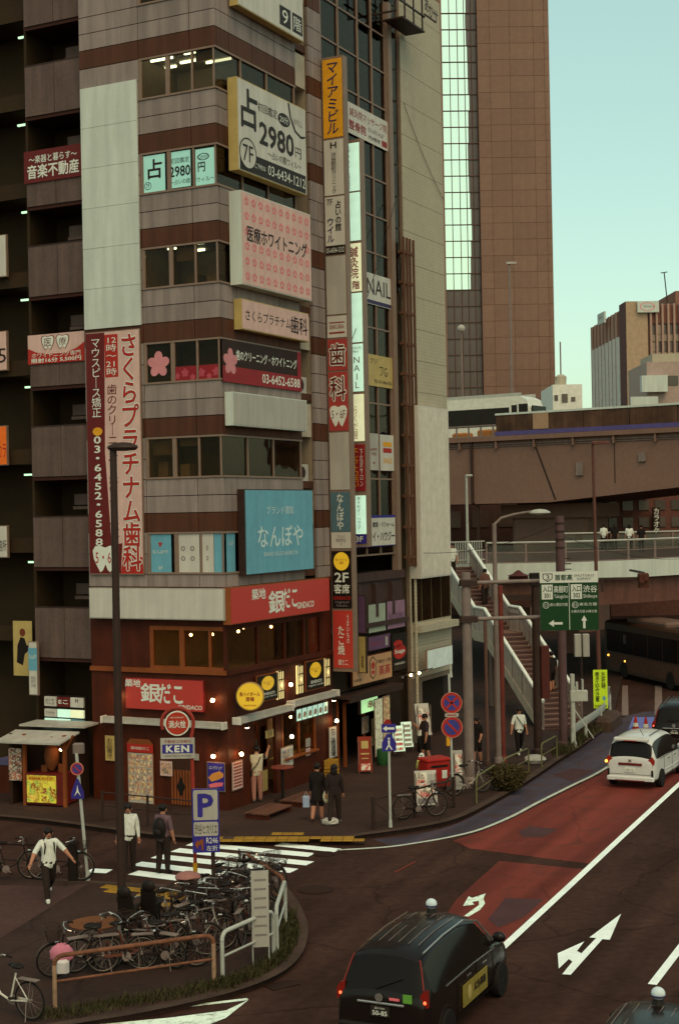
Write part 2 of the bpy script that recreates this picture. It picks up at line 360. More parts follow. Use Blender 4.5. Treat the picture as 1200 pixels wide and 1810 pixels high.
# asphalt: tyre-polished bands along the avenue, hairline cracks and blotches
def weather(m, ang, crack=.35, track=.22):
    n, l = m.node_tree.nodes, m.node_tree.links; bs = n['Principled BSDF']; src = bs.inputs['Base Color'].links[0].from_socket
    tc = n.new('ShaderNodeTexCoord'); mp = n.new('ShaderNodeMapping'); mp.inputs['Rotation'].default_value = (0, 0, ang); l.new(tc.outputs['Object'], mp.inputs[0])
    m2 = n.new('ShaderNodeMapping'); m2.inputs['Scale'].default_value = (1.1, .05, 1); l.new(mp.outputs[0], m2.inputs[0])
    nz = n.new('ShaderNodeTexNoise'); nz.inputs['Scale'].default_value = 1.0; nz.inputs['Detail'].default_value = 3; l.new(m2.outputs[0], nz.inputs['Vector'])
    r1 = n.new('ShaderNodeMapRange'); r1.inputs[1].default_value = .35; r1.inputs[2].default_value = .65; r1.inputs[3].default_value = 1 - track; r1.inputs[4].default_value = 1 + track * .8; l.new(nz.outputs[0], r1.inputs[0])
    wz = n.new('ShaderNodeTexNoise'); wz.inputs['Scale'].default_value = .7; wz.inputs['Detail'].default_value = 6; l.new(tc.outputs['Object'], wz.inputs['Vector'])
    va = n.new('ShaderNodeVectorMath'); va.operation = 'ADD'; l.new(tc.outputs['Object'], va.inputs[0]); l.new(wz.outputs[1], va.inputs[1])
    vo = n.new('ShaderNodeTexVoronoi'); vo.feature = 'DISTANCE_TO_EDGE'; vo.inputs['Scale'].default_value = .22; l.new(va.outputs[0], vo.inputs['Vector'])
    r2 = n.new('ShaderNodeMapRange'); r2.inputs[1].default_value = .0; r2.inputs[2].default_value = .012; r2.inputs[3].default_value = 1 - crack; r2.inputs[4].default_value = 1; l.new(vo.outputs[0], r2.inputs[0])
    k1 = n.new('ShaderNodeMath'); k1.operation = 'MULTIPLY'; l.new(r1.outputs[0], k1.inputs[0]); l.new(r2.outputs[0], k1.inputs[1])
    v = n.new('ShaderNodeVectorMath'); v.operation = 'SCALE'; l.new(src, v.inputs[0]); l.new(k1.outputs[0], v.inputs['Scale']); l.new(v.outputs[0], bs.inputs['Base Color'])
weather(m_asph, R(25)); weather(m_pave, R(62), .3, .1); weather(m_red, R(25), .25, .3); weather(m_blue, R(28), .2, .3)
# ================================================================== ground
road = struct(obj('road', MB().quad((-400, -60, 0), (400, -60, 0), (400, 1200, 0), (-400, 1200, 0)), m_asph))
def gp(pts, z=0.0): return [G(x, y, z) for x, y in pts]
def smooth_line(P, n=6):
    out = []
    for i in range(len(P) - 1):
        p0, p1, p2, p3 = P[max(i - 1, 0)], P[i], P[i + 1], P[min(i + 2, len(P) - 1)]
        for k in range(n):
            t = k / n; out.append(0.5 * ((2 * p1) + (p2 - p0) * t + (2 * p0 - 5 * p1 + 4 * p2 - p3) * t * t + (3 * p1 - p0 - 3 * p2 + p3) * t ** 3))
    out.append(P[-1]); return out
def strip(P, w, z, mb=None):
    mb = mb or MB(); n = len(P); L = []
    for i, p in enumerate(P):
        t = (P[min(i + 1, n - 1)] - P[max(i - 1, 0)]); s = Vector((-t.y, t.x, 0)).normalized() * (w / 2)
        L.append((p + s, p - s))
    for i in range(n - 1):
        a, b = L[i]; c, d = L[i + 1]
        mb.quad((b.x, b.y, z), (d.x, d.y, z), (c.x, c.y, z), (a.x, a.y, z))
    return mb
def flat(name, pts, z, m, parent=road):
    v = [(p.x, p.y, z) for p in pts]
    ar = sum(v[i][0] * v[(i + 1) % len(v)][1] - v[(i + 1) % len(v)][0] * v[i][1] for i in range(len(v)))
    return obj(name, MB().ngon(v if ar > 0 else v[::-1]), m, parent)
ZP = 0.13
# pavement round the corner building
kerb_main = smooth_line(gp([(640, 1474), (720, 1463), (800, 1446), (870, 1412), (930, 1377), (985, 1340), (1030, 1312), (1068, 1280), (1085, 1255)], ZP), 5)
kerb_side = smooth_line(gp([(-260, 1422), (0, 1441), (110, 1452), (200, 1464), (330, 1479), (500, 1481), (600, 1479), (640, 1474)], ZP), 4)
edge = kerb_side[:-1] + kerb_main
farpts = [Vector((22, 110, ZP)), Vector((4, 110, ZP)), Vector((-60, 90, ZP)), Vector((-60, 60, ZP))]
pav = struct(obj('pavement', MB().prism([(p.x, p.y) for p in edge + farpts], 0.0, ZP), m_pave))
obj('kerb', strip(edge, 0.26, ZP + 0.004), m_kerb, pav)
# corner island with the parked bicycles
isl_px = [(-300, 1528), (-60, 1546), (60, 1552), (150, 1558), (330, 1566), (430, 1552), (480, 1556), (512, 1585), (532, 1625), (534, 1655), (520, 1690), (480, 1722), (400, 1752), (260, 1784), (95, 1812), (-120, 1850), (-300, 1900)]
isl = smooth_line(gp(isl_px, ZP), 4)
island = struct(obj('corner_pavement', MB().prism([(p.x, p.y) for p in isl], 0.0, ZP), m_pave))
obj('kerb', strip(isl[8:], 0.24, ZP + 0.004), m_kerb, island)
flat('paved_strip', gp([(-250, 1560), (0, 1565), (120, 1567), (160, 1560), (0, 1660), (-200, 1760)], ZP), ZP + 0.004, m_pave2, island)
# carriageway colours
lane_l = smooth_line(gp([(596, 1503), (680, 1498), (745, 1489), (800, 1479), (850, 1466), (905, 1443), (950, 1419), (1010, 1389), (1060, 1364), (1130, 1320), (1180, 1288)]), 5)
lane_r = gp([(880, 1683), (1000, 1572), (1100, 1478), (1200, 1386), (1330, 1270)])
kerbg = smooth_line(gp([(660, 1484), (740, 1474), (810, 1455), (875, 1420), (935, 1384), (990, 1347), (1035, 1317), (1072, 1284), (1120, 1262), (1180, 1255)]), 4)
flat('cycle_lane', kerbg + lane_l[::-1][:-6], 0.004, m_blue)
redL = gp([(800, 1486), (850, 1470), (905, 1447), (950, 1424), (1010, 1394), (1060, 1369), (1130, 1325), (1180, 1292)])
redR = gp([(1285, 1300), (1195, 1388), (1095, 1481), (1045, 1527)])
flat('red_lane', redL + redR + gp([(960, 1517), (830, 1500)]), 0.004, m_red)
flat('red_lane', gp([(882, 1522), (1035, 1537), (995, 1575), (882, 1680), (760, 1640), (792, 1612), (806, 1590)]), 0.004, m_red)
m_patch = mat('asphalt_patch', A(66, 42, 40), rough=0.85, var=0.12, scale=1.0)
flat('asphalt_patch', gp([(893, 1588), (960, 1590), (925, 1622), (880, 1640), (862, 1625)]), 0.008, m_patch)
flat('asphalt_patch', gp([(915, 1470), (935, 1461), (985, 1466), (960, 1480), (925, 1480)]), 0.008, m_patch)
flat('asphalt_patch', gp([(975, 1370), (1010, 1358), (1050, 1362), (1010, 1382)]), 0.008, m_patch)
obj('lane_line', strip(lane_l, 0.12, 0.012), paint('road_white_thin', A(150, 152, 132, .6), wear=.45), road)
obj('lane_line', strip([p for a, b in zip(lane_r, lane_r[1:]) for p in (a, a.lerp(b, .5))] + [lane_r[-1]], 0.17, 0.012), m_white, road)
obj('lane_line', strip(gp([(1152, 1741), (1205, 1672), (1260, 1600)]), 0.17, 0.012), m_white, road)
obj('red_scratch', strip(gp([(697, 1543), (735, 1523)]), 0.06, 0.012), m_red, road)
# painted turn arrow
ar = [(1097, 1616), (1077, 1662), (1064, 1661), (1008, 1724), (993, 1723), (1011, 1701), (1005, 1696), (987, 1713), (985, 1686), (1032, 1665), (1019, 1682), (1027, 1686), (1053, 1659), (1041, 1658)]
flat('turn_arrow', gp(ar), 0.012, m_white)
flat('turn_arrow', gp([(858, 1580), (834, 1588), (828, 1585), (818, 1602), (838, 1600), (834, 1595), (846, 1593), (846, 1601), (836, 1608), (820, 1620), (828, 1621), (848, 1609), (857, 1598), (854, 1589)]), 0.012, m_white2)
# zebra stripes across the side street
for a in [[(480, 1497), (560, 1504), (598, 1505), (588, 1499), (492, 1491)],
          [(333, 1491), (553, 1515), (540, 1509), (345, 1488)], [(322, 1497), (540, 1530), (549, 1522), (318, 1491)],
          [(290, 1508), (515, 1543), (524, 1536), (300, 1500)], [(240, 1530), (392, 1553), (402, 1544), (255, 1520)], [(232, 1548), (372, 1560), (378, 1553), (236, 1538)],
          [(157, 1542), (190, 1543), (196, 1536), (160, 1535)]]:
    pass
zeb = [((492, 1493), (597, 1504), 0.42), ((336, 1492), (551, 1512), 0.45), ((310, 1503), (548, 1527), 0.45), ((275, 1514), (520, 1540), 0.45), ((242, 1527), (465, 1553), 0.45), ((236, 1543), (395, 1563), 0.45), ((158, 1539), (194, 1541), 0.4)]
for a, b, w in zeb: obj('crosswalk_stripe', strip([G(*a), G(*b)], w, 0.012), m_white, road)
# worn hatching at the near edge
obj('lane_line', strip(gp([(180, 1795), (300, 1783), (438, 1767)]), 0.12, 0.012), m_white2, road)
flat('worn_marking', gp([(170, 1812), (300, 1800), (400, 1787), (440, 1768), (400, 1800), (370, 1812), (250, 1830)]), 0.012, m_white2)
# zebra beyond the stairs, under the footbridge
for x0, x1 in ((1098, 1110), (1156, 1170)):
    flat('crosswalk_stripe', gp([(x0, 1265), (x1, 1265), (x1 - 1, 1212), (x0 + 1, 1212)]), 0.012, paint('road_white_dark', A(104, 88, 76, .7), wear=.6))  # worn white, toned darker than the other stripes
flat('blue_marking', gp([(1108, 1294), (1160, 1294), (1158, 1268), (1118, 1268)]), 0.012, mat('blue_road_paint', A(92, 96, 140), rough=.8))
# manholes
for px, py, r in ((558, 1573, 0.42), (573, 1510, 0.3)):
    p = G(px, py); o = obj('manhole_cover', MB().lathe([(r, 0), (r, .012), (r * .9, .016)], n=24).lathe([(r * .8, .016), (r * .8, .02)], n=24), m_iron, road, (p.x, p.y, 0.004))
p = G(168, 1632, ZP); o = obj('manhole_cover', MB().lathe([(.55, 0), (.55, .012), (.5, .016)], n=28).lathe([(.3, .016), (.3, .024)], n=24), mat('brass_manhole', A(98, 60, 34), rough=.6), island, (p.x, p.y, ZP + .004))
p = G(498, 1742); obj('drain_grate', MB().box(-.3, .3, -.18, .18, 0, .012), m_iron, road, (p.x, p.y, 0.004), R(35))
# tactile paving, tile by tile
tile = MB().bev(-.145, .145, -.145, .145, 0, .012, .008)
for i in range(4): tile.box(-.12 + i * .07, -.09 + i * .07, -.12, .12, .012, .017)
tile_me = tile.mesh('tactile_tile'); tile_me.materials.append(m_yel)
def tactile(a, b, rows, parent, skip=()):
    A0, B0 = G(*a, ZP), G(*b, ZP); d = B0 - A0; n = int(d.length / 0.3); u = d.normalized(); v = Vector((-u.y, u.x, 0)); th = math.atan2(u.y, u.x)
    for r in range(rows):
        for i in range(n):
            if (r, i) in skip: continue
            p = A0 + u * (i * 0.3 + .15) + v * (r * 0.3)
            obj('tactile_tile', tile_me, None, parent, (p.x, p.y, ZP + .003), th)
tactile((170, 1572), (335, 1590), 2, island, {(0, 0), (0, 3), (1, 7)}); tactile((245, 1603), (330, 1597), 1, island)
tactile((372, 1486), (655, 1485), 2, pav, {(1, 1), (0, 9), (1, 13), (1, 14)}); tactile((480, 1474), (540, 1474), 1, pav)

# ================================================================== corner building
cb = thing('corner_building', 'narrow corner office block with banded grey and brown panels above a timber restaurant front', 'building', C0, TR)
LRZ = -math.pi / 2
S0, PIT, WH = 7.2, 2.91, 1.29
TOP = 30.5
# slabs, core and room lining
sl_ = MB()
for k in range(0, 8): sl_.box(.13, 6.8, .13, 4.9, S0 + PIT * k - (PIT - WH - .12), S0 + PIT * k - .4)
sl_.box(.13, 6.8, .13, 4.9, 3.9, 4.1)
obj('floor_slab', sl_, mat('ceiling_white', A(150, 138, 114)), cb)
obj('core_wall', MB().box(.12, 6.8, 2.85, 4.95, 0.05, TOP).box(4.96, 5.0, 1.21, 2.85, 0.05, TOP).box(5.0, 5.9, 1.2, 1.3, 6.9, TOP).box(5.9, 5.96, .1, 1.2, 6.9, TOP).box(6.74, 6.8, .1, 2.85, .05, TOP).box(2.2, 2.3, .5, 2.8, 6.9, TOP), m_room, cb)
def panel(x0, x1, z0, z1, m, left, name='cladding_panel', proud=0.0):
    g = 0.012
    return obj(name, MB().box(x0 + g, x1 - g, -proud, .10, z0 + g, z1 - g), m, cb, rz=LRZ if left else 0)
backL, backR = MB(), MB()
lcols = [(-5.0, -2.76), (-2.76, -0.9), (-0.9, 0.0)]; rcols = [(0.0, .8), (.8, 2.2), (2.2, 3.6), (3.6, 5.0)]; pcols = [(5.9, 6.35), (6.35, 6.82)]
for k in range(0, 8):
    z = S0 + PIT * k                      # sill of storey k
    zb = z - PIT + WH                     # head of the window below
    if k == 0: bands = [(z - .4, z, m_grey)]; zb = z - .4
    else: bands = [(zb, zb + .58, m_brown), (zb + .58, zb + 1.1, m_grey), (zb + 1.1, z, m_grey)]
    for z0, z1, m in bands:
        for x0, x1 in lcols: panel(x0, x1 - (.0 if x1 else .0), z0, z1, m, True)
        for x0, x1 in rcols + pcols: panel(x0 + (.10 if x0 == 0 else 0), x1, z0, z1, m, False)
    backL.box(-4.99, -.13, .10, .13, zb, z); backR.box(.13, 4.98, .10, .13, zb, z); backR.box(5.9, 6.8, .10, .13, zb, z + WH)
    # left column keeps its cladding through the window zone
    panel(-5.0, -2.76, z, z + .62, m_grey, True); panel(-5.0, -2.76, z + .62, z + WH, m_grey, True); backL.box(-4.99, -2.78, .10, .13, z, z + WH)
    for x0, x1 in pcols: panel(x0, x1, z, z + .64, m_grey, False); panel(x0, x1, z + .64, z + WH, m_grey, False)
    # ribbon window turning the corner
    f = MB(); zt = z + WH
    for x0, x1 in ((-2.76, -2.66), (-1.78, -1.64), (-.86, -.8)): f.box(x0, x1, .0, .09, z + .06, zt - .06)
    f.box(-2.76, -.0, -.03, .11, z, z + .06).box(-2.76, -.0, -.01, .11, zt - .06, zt)
    w = obj('window', f, m_alu, cb, rz=LRZ)
    for x0, x1 in ((-2.66, -1.78), (-1.64, -.86), (-.8, -.04)): obj('pane', MB().box(x0, x1, .05, .062, z + .06, zt - .06), m_glass, w)
    f = MB().box(.0, 5.0, -.03, .11, z, z + .06).box(.0, 5.0, -.01, .11, zt - .06, zt)
    for x in (1.5, 3.1, 4.9): f.box(x - .03, x + .03, .0, .09, z + .06, zt - .06)
    f.box(-.0, .04, .04, .09, z + .06, zt - .06)
    w = obj('window', f, m_alu, cb)
    for x0, x1 in ((.06, 1.47), (1.53, 3.07), (3.13, 4.87)): obj('pane', MB().box(x0, x1, .05, .062, z + .06, zt - .06), m_gdark, w)
obj('panel_backing', backL, m_joint, cb, rz=LRZ); obj('panel_backing', backR, m_joint, cb)
obj('roof', MB().box(-.05, 6.85, -.05, 5.0, TOP - .3, TOP), m_joint, cb)
obj('alcove_wall', MB().box(5.0, 5.9, 1.0, 1.19, 6.9, TOP), m_beige, cb)
for k in range(0, 8): obj('alcove_ledge', MB().box(5.0, 5.9, .1, 1.0, S0 + PIT * k - .3, S0 + PIT * k - .06), m_brown, cb)
# lower two storeys: timber front
ll = MB().box(-4.98, -2.72, .02, .13, .05, 6.78).box(-2.72, -.13, .02, .13, 5.62, 6.78).box(-2.72, -.13, .02, .13, .05, 4.3)
obj('timber_wall', ll, m_wood, cb, rz=LRZ)
rr = MB().box(.02, 6.8, .02, .13, 5.55, 6.78).box(.02, 6.8, .02, .13, 2.55, 4.25).box(6.1, 6.8, .02, .13, 4.25, 5.55).box(.02, 1.55, .02, .13, .05, 2.55).box(2.9, 6.8, .02, .13, .05, 1.15).box(5.55, 6.8, .02, .13, 1.15, 2.55).box(2.9, 3.3, .02, .13, 1.15, 2.55)
obj('timber_wall', rr, m_wood, cb)
for z0, z1, o_ in ((4.18, 4.32, .06), (6.7, 6.82, .05)):
    obj('timber_ledge', MB().box(-4.99, -.0, -o_, .02, z0, z1), m_wood2 if z0 < 5 else m_joint, cb, rz=LRZ)
    obj('timber_ledge', MB().box(-.0, 6.8, -o_, .02, z0, z1), m_wood, cb)
f = MB()
for x0, x1 in ((-2.74, -2.62), (-1.66, -1.5), (-.62, -.54)): f.box(x0, x1, -.01, .1, 4.4, 5.5)
f.box(-2.74, -.1, -.01, .1, 4.3, 4.4).box(-2.74, -.1, -.01, .1, 5.5, 5.62)
w = obj('window', f, m_wood2, cb, rz=LRZ)
for x0, x1 in ((-2.62, -1.66), (-1.5, -.62), (-.54, -.1)): obj('pane', MB().box(x0, x1, .05, .062, 4.4, 5.5), m_glass, w)
f = MB()
for x in (.03, 1.9, 3.6, 4.9, 6.05): f.box(x - .05, x + .05, 0, .1, 4.33, 5.5)
f.box(.0, 6.1, 0, .1, 4.25, 4.33).box(.0, 6.1, 0, .1, 5.5, 5.55)
w = obj('window', f, m_wood, cb)
for x0, x1 in ((.08, 1.85), (1.95, 3.55), (3.65, 4.85), (4.95, 6.0)): obj('pane', MB().box(x0, x1, .05, .062, 4.33, 5.5), m_glass, w)
# entrance and serving hatch on the avenue
d = obj('door', MB().box(2.3, 2.86, .3, .36, .1, 2.5).box(1.6, 1.68, .06, .34, .1, 2.5), m_wood, cb)
obj('door_pane', MB().box(2.4, 2.76, .285, .298, 1.0, 2.3), m_gdark, d)
for i in range(4): obj('door_slat', MB().box(2.38 + i * .11, 2.44 + i * .11, .27, .298, .25, .9), m_cream, d)
obj('doorway_side', MB().box(1.55, 2.9, 1.2, 1.3, .05, 2.55).box(1.55, 1.6, .13, 1.2, .05, 2.55), m_wood2, cb)
w = obj('serving_window', MB().box(3.3, 3.36, 0, .1, 1.15, 2.55).box(4.4, 4.46, 0, .1, 1.15, 2.55).box(5.49, 5.55, 0, .1, 1.15, 2.55).box(3.3, 5.55, -.12, .1, 1.1, 1.16), m_wood2, cb)
for x0, x1 in ((3.36, 4.4), (4.46, 5.49)): obj('pane', MB().box(x0, x1, .05, .062, 1.16, 2.55), m_glass, w)
# pendant bulbs added to warm the dark restaurant interior; shelf and bottles
for x, y in ((1.9, .8), (3.6, .9), (4.6, 1.0), (5.3, .8)): obj('pendant_bulb', MB().ball((x, y, 2.2), .05, 8, 6), m_bulb, cb); obj('pendant_cord', MB().tube([(x, y, 2.25), (x, y, 3.9)], .008, 4), m_black, cb)  # added bulbs and their cords, to warm the dark interior
obj('back_bar', MB().box(3.2, 5.6, 1.6, 1.9, .1, 1.25).box(3.2, 5.6, 1.7, 1.9, 1.7, 1.74).box(3.2, 5.6, 1.9, 1.95, .1, 2.5), m_wood2, cb)
for i in range(14): obj('bottle', MB().lathe([(.035, 1.25), (.035, 1.42), (.012, 1.48), (.012, 1.54)], (3.35 + .16 * i, 1.75, .49 * (i % 2)), 8), [m_teal, m_wood2, m_signg, m_yellow][i % 4], cb)
obj('hatch_counter', MB().box(3.3, 5.5, .15, .5, 1.1, 1.15), m_cream, cb)
# door and leaded window on the side street
d = obj('door', MB().box(-2.05, -1.3, -.03, .02, .13, 2.2), mat('door_wood', A(52, 30, 18)), cb, rz=LRZ)
for i in range(7): obj('door_slat', MB().box(-2.02 + i * .105, -1.96 + i * .105, -.05, -.03, .2, 1.25), m_wood2, d)
obj('door_pane', MB().plate([(-1.67, .45), (-1.52, .75), (-1.67, 1.05), (-1.82, .75)], -.065, -.05), m_black, d)
# lamps inside the rooms
def tubes(k, L):
    for x, y, ln in L: obj('ceiling_lamp', MB().box(x - .03, x + .03, y, y + ln, S0 + PIT * k + WH + .05, S0 + PIT * k + WH + .11), m_tube, cb)
tubes(5, [(.5, .5, .9), (1.2, 1.1, .9), (.6, 1.9, .8), (1.6, .4, .9), (1.4, 2.3, .4)]); tubes(4, [(1.0, 2.0, .3)]); tubes(1, [(.7, 2.2, .2)]); tubes(3, [(.6, .9, .25), (.9, 2.1, .3), (1.6, 1.5, .25)]); tubes(2, [(.8, 1.2, .2)])
for x, y, z in ((.5, .8, 5.35), (.7, 1.7, 5.3), (2.2, .9, 5.3), (3.0, 1.2, 5.35), (4.1, .8, 5.3)):
    obj('pendant_bulb', MB().ball((x, y, z), .045, 8, 6), m_bulb, cb); obj('pendant_cord', MB().tube([(x, y, z + .04), (x, y, 6.5)], .008, 4), m_black, cb)
m_bld = mat('roller_blind', A(96, 82, 62), rough=.8, streak=.15)
for k, x0, x1, dz in ((1, -2.6, -1.8, .55), (1, -1.6, -.9, .3), (3, -1.6, -.9, .5), (6, -2.6, -1.8, .7), (5, -.78, -.1, .35)): obj('roller_blind', MB().box(x0, x1, .16, .18, S0 + PIT * k + WH - dz, S0 + PIT * k + WH + .08), m_bld, cb, rz=LRZ)
for k, x0, x1, dz in ((1, .2, 1.4, 1.2), (1, 1.6, 3.0, 1.2), (1, 3.2, 4.8, 1.1), (3, 1.6, 3.0, .5), (5, 1.6, 3.0, .8), (0, .2, 1.4, 1.0), (2, 1.6, 3.0, .6)): obj('roller_blind', MB().box(x0, x1, .2, .22, S0 + PIT * k + WH - dz, S0 + PIT * k + WH + .08), m_bld, cb)
for k in range(6):
    for y in (.6, 1.5, 2.3): obj('cabinet', MB().box(.5 + .3 * ((k + int(y * 10)) % 4), 1.1 + .3 * ((k + int(y * 10)) % 4), y, y + .35, S0 + PIT * k - .4, S0 + PIT * k + .15 + .1 * ((k * 3 + int(y * 7)) % 5)), m_room, cb)
# white cladding panels on the blind bay
for i in range(6):
    z1 = 22.42 - i * 1.26; obj('white_panel', MB().box(-4.95, -2.82, -.05, -.005, z1 - 1.25, z1), m_wht, cb, rz=LRZ)

# ================================================================== balcony block next door
lb = thing('balcony_block', 'dark block with stacked grey mesh balconies beside the corner building', 'building', LF.w(-5.02, .3, 0), TL)
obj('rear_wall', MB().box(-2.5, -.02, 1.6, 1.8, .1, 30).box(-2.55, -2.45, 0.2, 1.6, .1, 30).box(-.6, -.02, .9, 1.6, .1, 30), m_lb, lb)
for k in range(-1, 8):
    z = 10.25 + 2.91 * (k - 1) + .05
    fr = obj('balcony', MB().box(-2.4, -.05, .02, 1.6, z - .1, z + .08), m_joint, lb)
    obj('balcony_screen', MB().box(-2.36, -1.2, -.02, .02, z + .02, z + 1.62).box(-1.18, -.06, -.02, .02, z + .02, z + 1.62), m_mesh, fr)
    obj('handrail', MB().box(-2.38, -.04, -.03, .03, z + 1.62, z + 1.66), m_dsteel, fr)
    if k >= 0: obj('stair_flight', MB().box(-1.4, -.7, .9, 1.0, z - .9, z - .55).box(-1.3, -.1, .7, .95, z - 1.05, z - .95), m_mesh, lb)
    obj('doorway', MB().box(-1.2, -.55, 1.5, 1.58, z - 1.2, z - .2), m_dark, lb)
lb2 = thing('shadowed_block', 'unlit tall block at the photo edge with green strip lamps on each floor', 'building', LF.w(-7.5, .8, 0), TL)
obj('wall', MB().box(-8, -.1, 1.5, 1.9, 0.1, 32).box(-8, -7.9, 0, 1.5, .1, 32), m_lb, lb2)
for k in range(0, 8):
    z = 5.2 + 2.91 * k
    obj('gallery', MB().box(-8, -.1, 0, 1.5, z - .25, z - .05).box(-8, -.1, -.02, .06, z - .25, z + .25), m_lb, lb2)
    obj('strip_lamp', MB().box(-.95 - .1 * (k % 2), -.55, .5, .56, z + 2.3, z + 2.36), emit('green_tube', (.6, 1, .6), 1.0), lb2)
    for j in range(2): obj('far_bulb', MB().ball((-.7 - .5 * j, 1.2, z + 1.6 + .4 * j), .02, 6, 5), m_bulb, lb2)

# ================================================================== glass-fronted block (second along the avenue)
gb = thing('glazed_block', 'slim glazed office block between the corner building and the beige tiled wall', 'building', RF.w(6.95, .12, 0), TR)
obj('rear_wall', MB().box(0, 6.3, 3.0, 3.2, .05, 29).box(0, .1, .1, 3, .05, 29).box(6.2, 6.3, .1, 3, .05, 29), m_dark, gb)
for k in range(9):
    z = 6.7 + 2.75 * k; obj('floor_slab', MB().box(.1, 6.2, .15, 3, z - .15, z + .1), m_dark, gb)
fm = MB()
for x in (.02, 1.35, 2.9, 4.05, 5.2): fm.box(x, x + .07, -.04, .1, 7.4, 28)
fm.box(5.3, 5.62, -.14, .1, 6.7, 28)
obj('mullion', fm, m_alu, gb)
tm = MB()
for k in range(16):
    z = 7.4 + 1.375 * k; tm.box(.1, 5.2, -.02, .08, z, z + .06)
obj('transom', tm, m_alu, gb)
for k in range(15):
    z = 7.46 + 1.375 * k
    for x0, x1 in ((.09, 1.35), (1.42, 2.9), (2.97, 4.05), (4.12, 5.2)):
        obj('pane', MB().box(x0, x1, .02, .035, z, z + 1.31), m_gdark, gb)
for k in range(10): obj('pane', MB().box(5.68, 6.28, -.02, -.005, 17.3 + 1.2 * k, 18.44 + 1.2 * k), m_gdark, gb)
for i, (x, z) in enumerate(((3.3, 17.4), (2.2, 20.2), (4.2, 14.6), (3.2, 12.0), (2.0, 23))): obj('blind', MB().box(x, x + .8, .3, .34, z, z + 1.6 + .5 * (i % 2)), mat('blind_grey', A(80, 72, 72)), gb)
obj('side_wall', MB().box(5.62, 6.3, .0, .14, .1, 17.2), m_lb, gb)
# stone cornice and shop level
obj('cornice', MB().box(0, 5.9, -.15, .1, 6.5, 6.8).box(.05, 5.85, -.05, .1, 5.0, 6.5).box(-.05, 5.95, -.25, .1, 4.85, 5.02), mat('dark_stone', A(58, 42, 36), var=.2), gb)
for i in range(4): obj('corbel', MB().box(.4 + 1.4 * i, .6 + 1.4 * i, -.22, -.05, 5.2, 6.4), mat('dark_stone', A(58, 42, 36)), gb)
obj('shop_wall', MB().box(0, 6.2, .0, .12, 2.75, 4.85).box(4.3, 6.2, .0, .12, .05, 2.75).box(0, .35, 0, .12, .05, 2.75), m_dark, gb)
obj('awning', MB().box(.0, 4.3, -.7, .0, 2.62, 2.72).box(0, 4.3, -.72, -.68, 2.5, 2.72), m_dsteel, gb)
obj('shop_door', MB().box(1.0, 1.08, .0, .1, .13, 2.4).box(2.5, 2.58, .0, .1, .13, 2.4).box(1.0, 2.58, .0, .1, 2.3, 2.4).box(.4, .48, -.02, .08, .13, 2.5), m_wood2, gb)
# roof sign frame of the glazed block, with the letters seen edge-on
gs = thing('rooftop_billboard_frame', 'brown steel billboard gantry with letters seen edge-on at the roof of the glazed block', 'sign frame', RF.w(11.2, -.45, 27.2), TR)
fr = MB()
for x in (0, .8, 1.6, 2.4): fr.box(x, x + .06, -.4, .6, 0, .06).box(x, x + .05, -.4, -.35, 0, 2.2)
fr.box(-.2, 2.6, -.42, -.36, .5, .56).box(-.2, 2.6, -.42, -.36, 1.2, 1.26)
obj('steel_frame', fr, m_dsteel, gs); obj('walkway', MB().box(.6, 2.6, -.4, .4, -.06, 0), m_dsteel, gs)
obj('arm', MB().box(2.4, 3.5, -.5, -.45, .55, .6), m_dsteel, gs)
for q, ch in enumerate('あかサ'): o = obj('letter', text_mesh(ch, .42, .5, bold=.02), m_dsteel, gs, (2.55 + .42 * q, -.52, .95 - .1 * q)); 
# ================================================================== beige tiled block
bb = thing('beige_block', 'windowless beige tiled wall rising behind the blank white board', 'building', RF.w(13.35, 0, 0), TR)
obj('wall', MB().box(0, 3.95, .03, 6, 2.4, 29).box(0, 1.0, .03, 6, .05, 2.4), mat('beige_joint', A(104, 88, 70)), bb)
for i in range(22):
    z = 2.6 + 1.22 * i
    obj('tile_course', MB().box(.01, 3.93, 0, .03, z, z + 1.205), m_beige, bb)
cs = MB()
for i in range(66):
    z = 7.4 + .3 * i
obj('shop_front', MB().box(1.0, 3.95, .4, .5, .1, 2.5), m_dark, bb)
for i in range(4): obj('shop_pane', MB().box(.1 + .95 * i, .98 + .95 * i, -.03, -.01, 4.75, 6.5), m_gdark, bb)
obj('ledge', MB().box(.2, 3.9, -.35, .0, 4.35, 4.6), m_beige, bb)
tr = thing('cable_trellis', 'tall brown pipe-and-bracket trellis running up beside the beige wall', 'trellis', RF.w(12.75, -.25, 0), TR)
for x in (.05, .35, .62, .95): obj('pipe', MB().box(x - .035, x + .035, -.03, .05, 6.9, 19.3), mat('trellis_brown', A(84, 56, 38)), tr)
for i in range(11): obj('bracket', MB().box(0, 1.0, .0, .22, 7.2 + 1.15 * i, 7.3 + 1.15 * i), mat('trellis_brown', A(84, 56, 38)), tr)
dp = thing('ribbed_drainpipe', 'pale ribbed drainpipe at the corner of the beige wall', 'pipe', RF.w(13.55, -.12, 0), TR)
mb = MB()
for i in range(75): mb.lathe([(.05, i * .14), (.06, i * .14 + .03), (.06, i * .14 + .1), (.05, i * .14 + .14)], n=8)
obj('pipe', mb.xf(Matrix.Translation((0, 0, .15))), m_beige, dp); obj('hopper', MB().box(-.2, .35, -.15, .1, 7.0, 7.25).box(-.12, .25, -.1, .1, 6.75, 7.0), m_steel, dp)
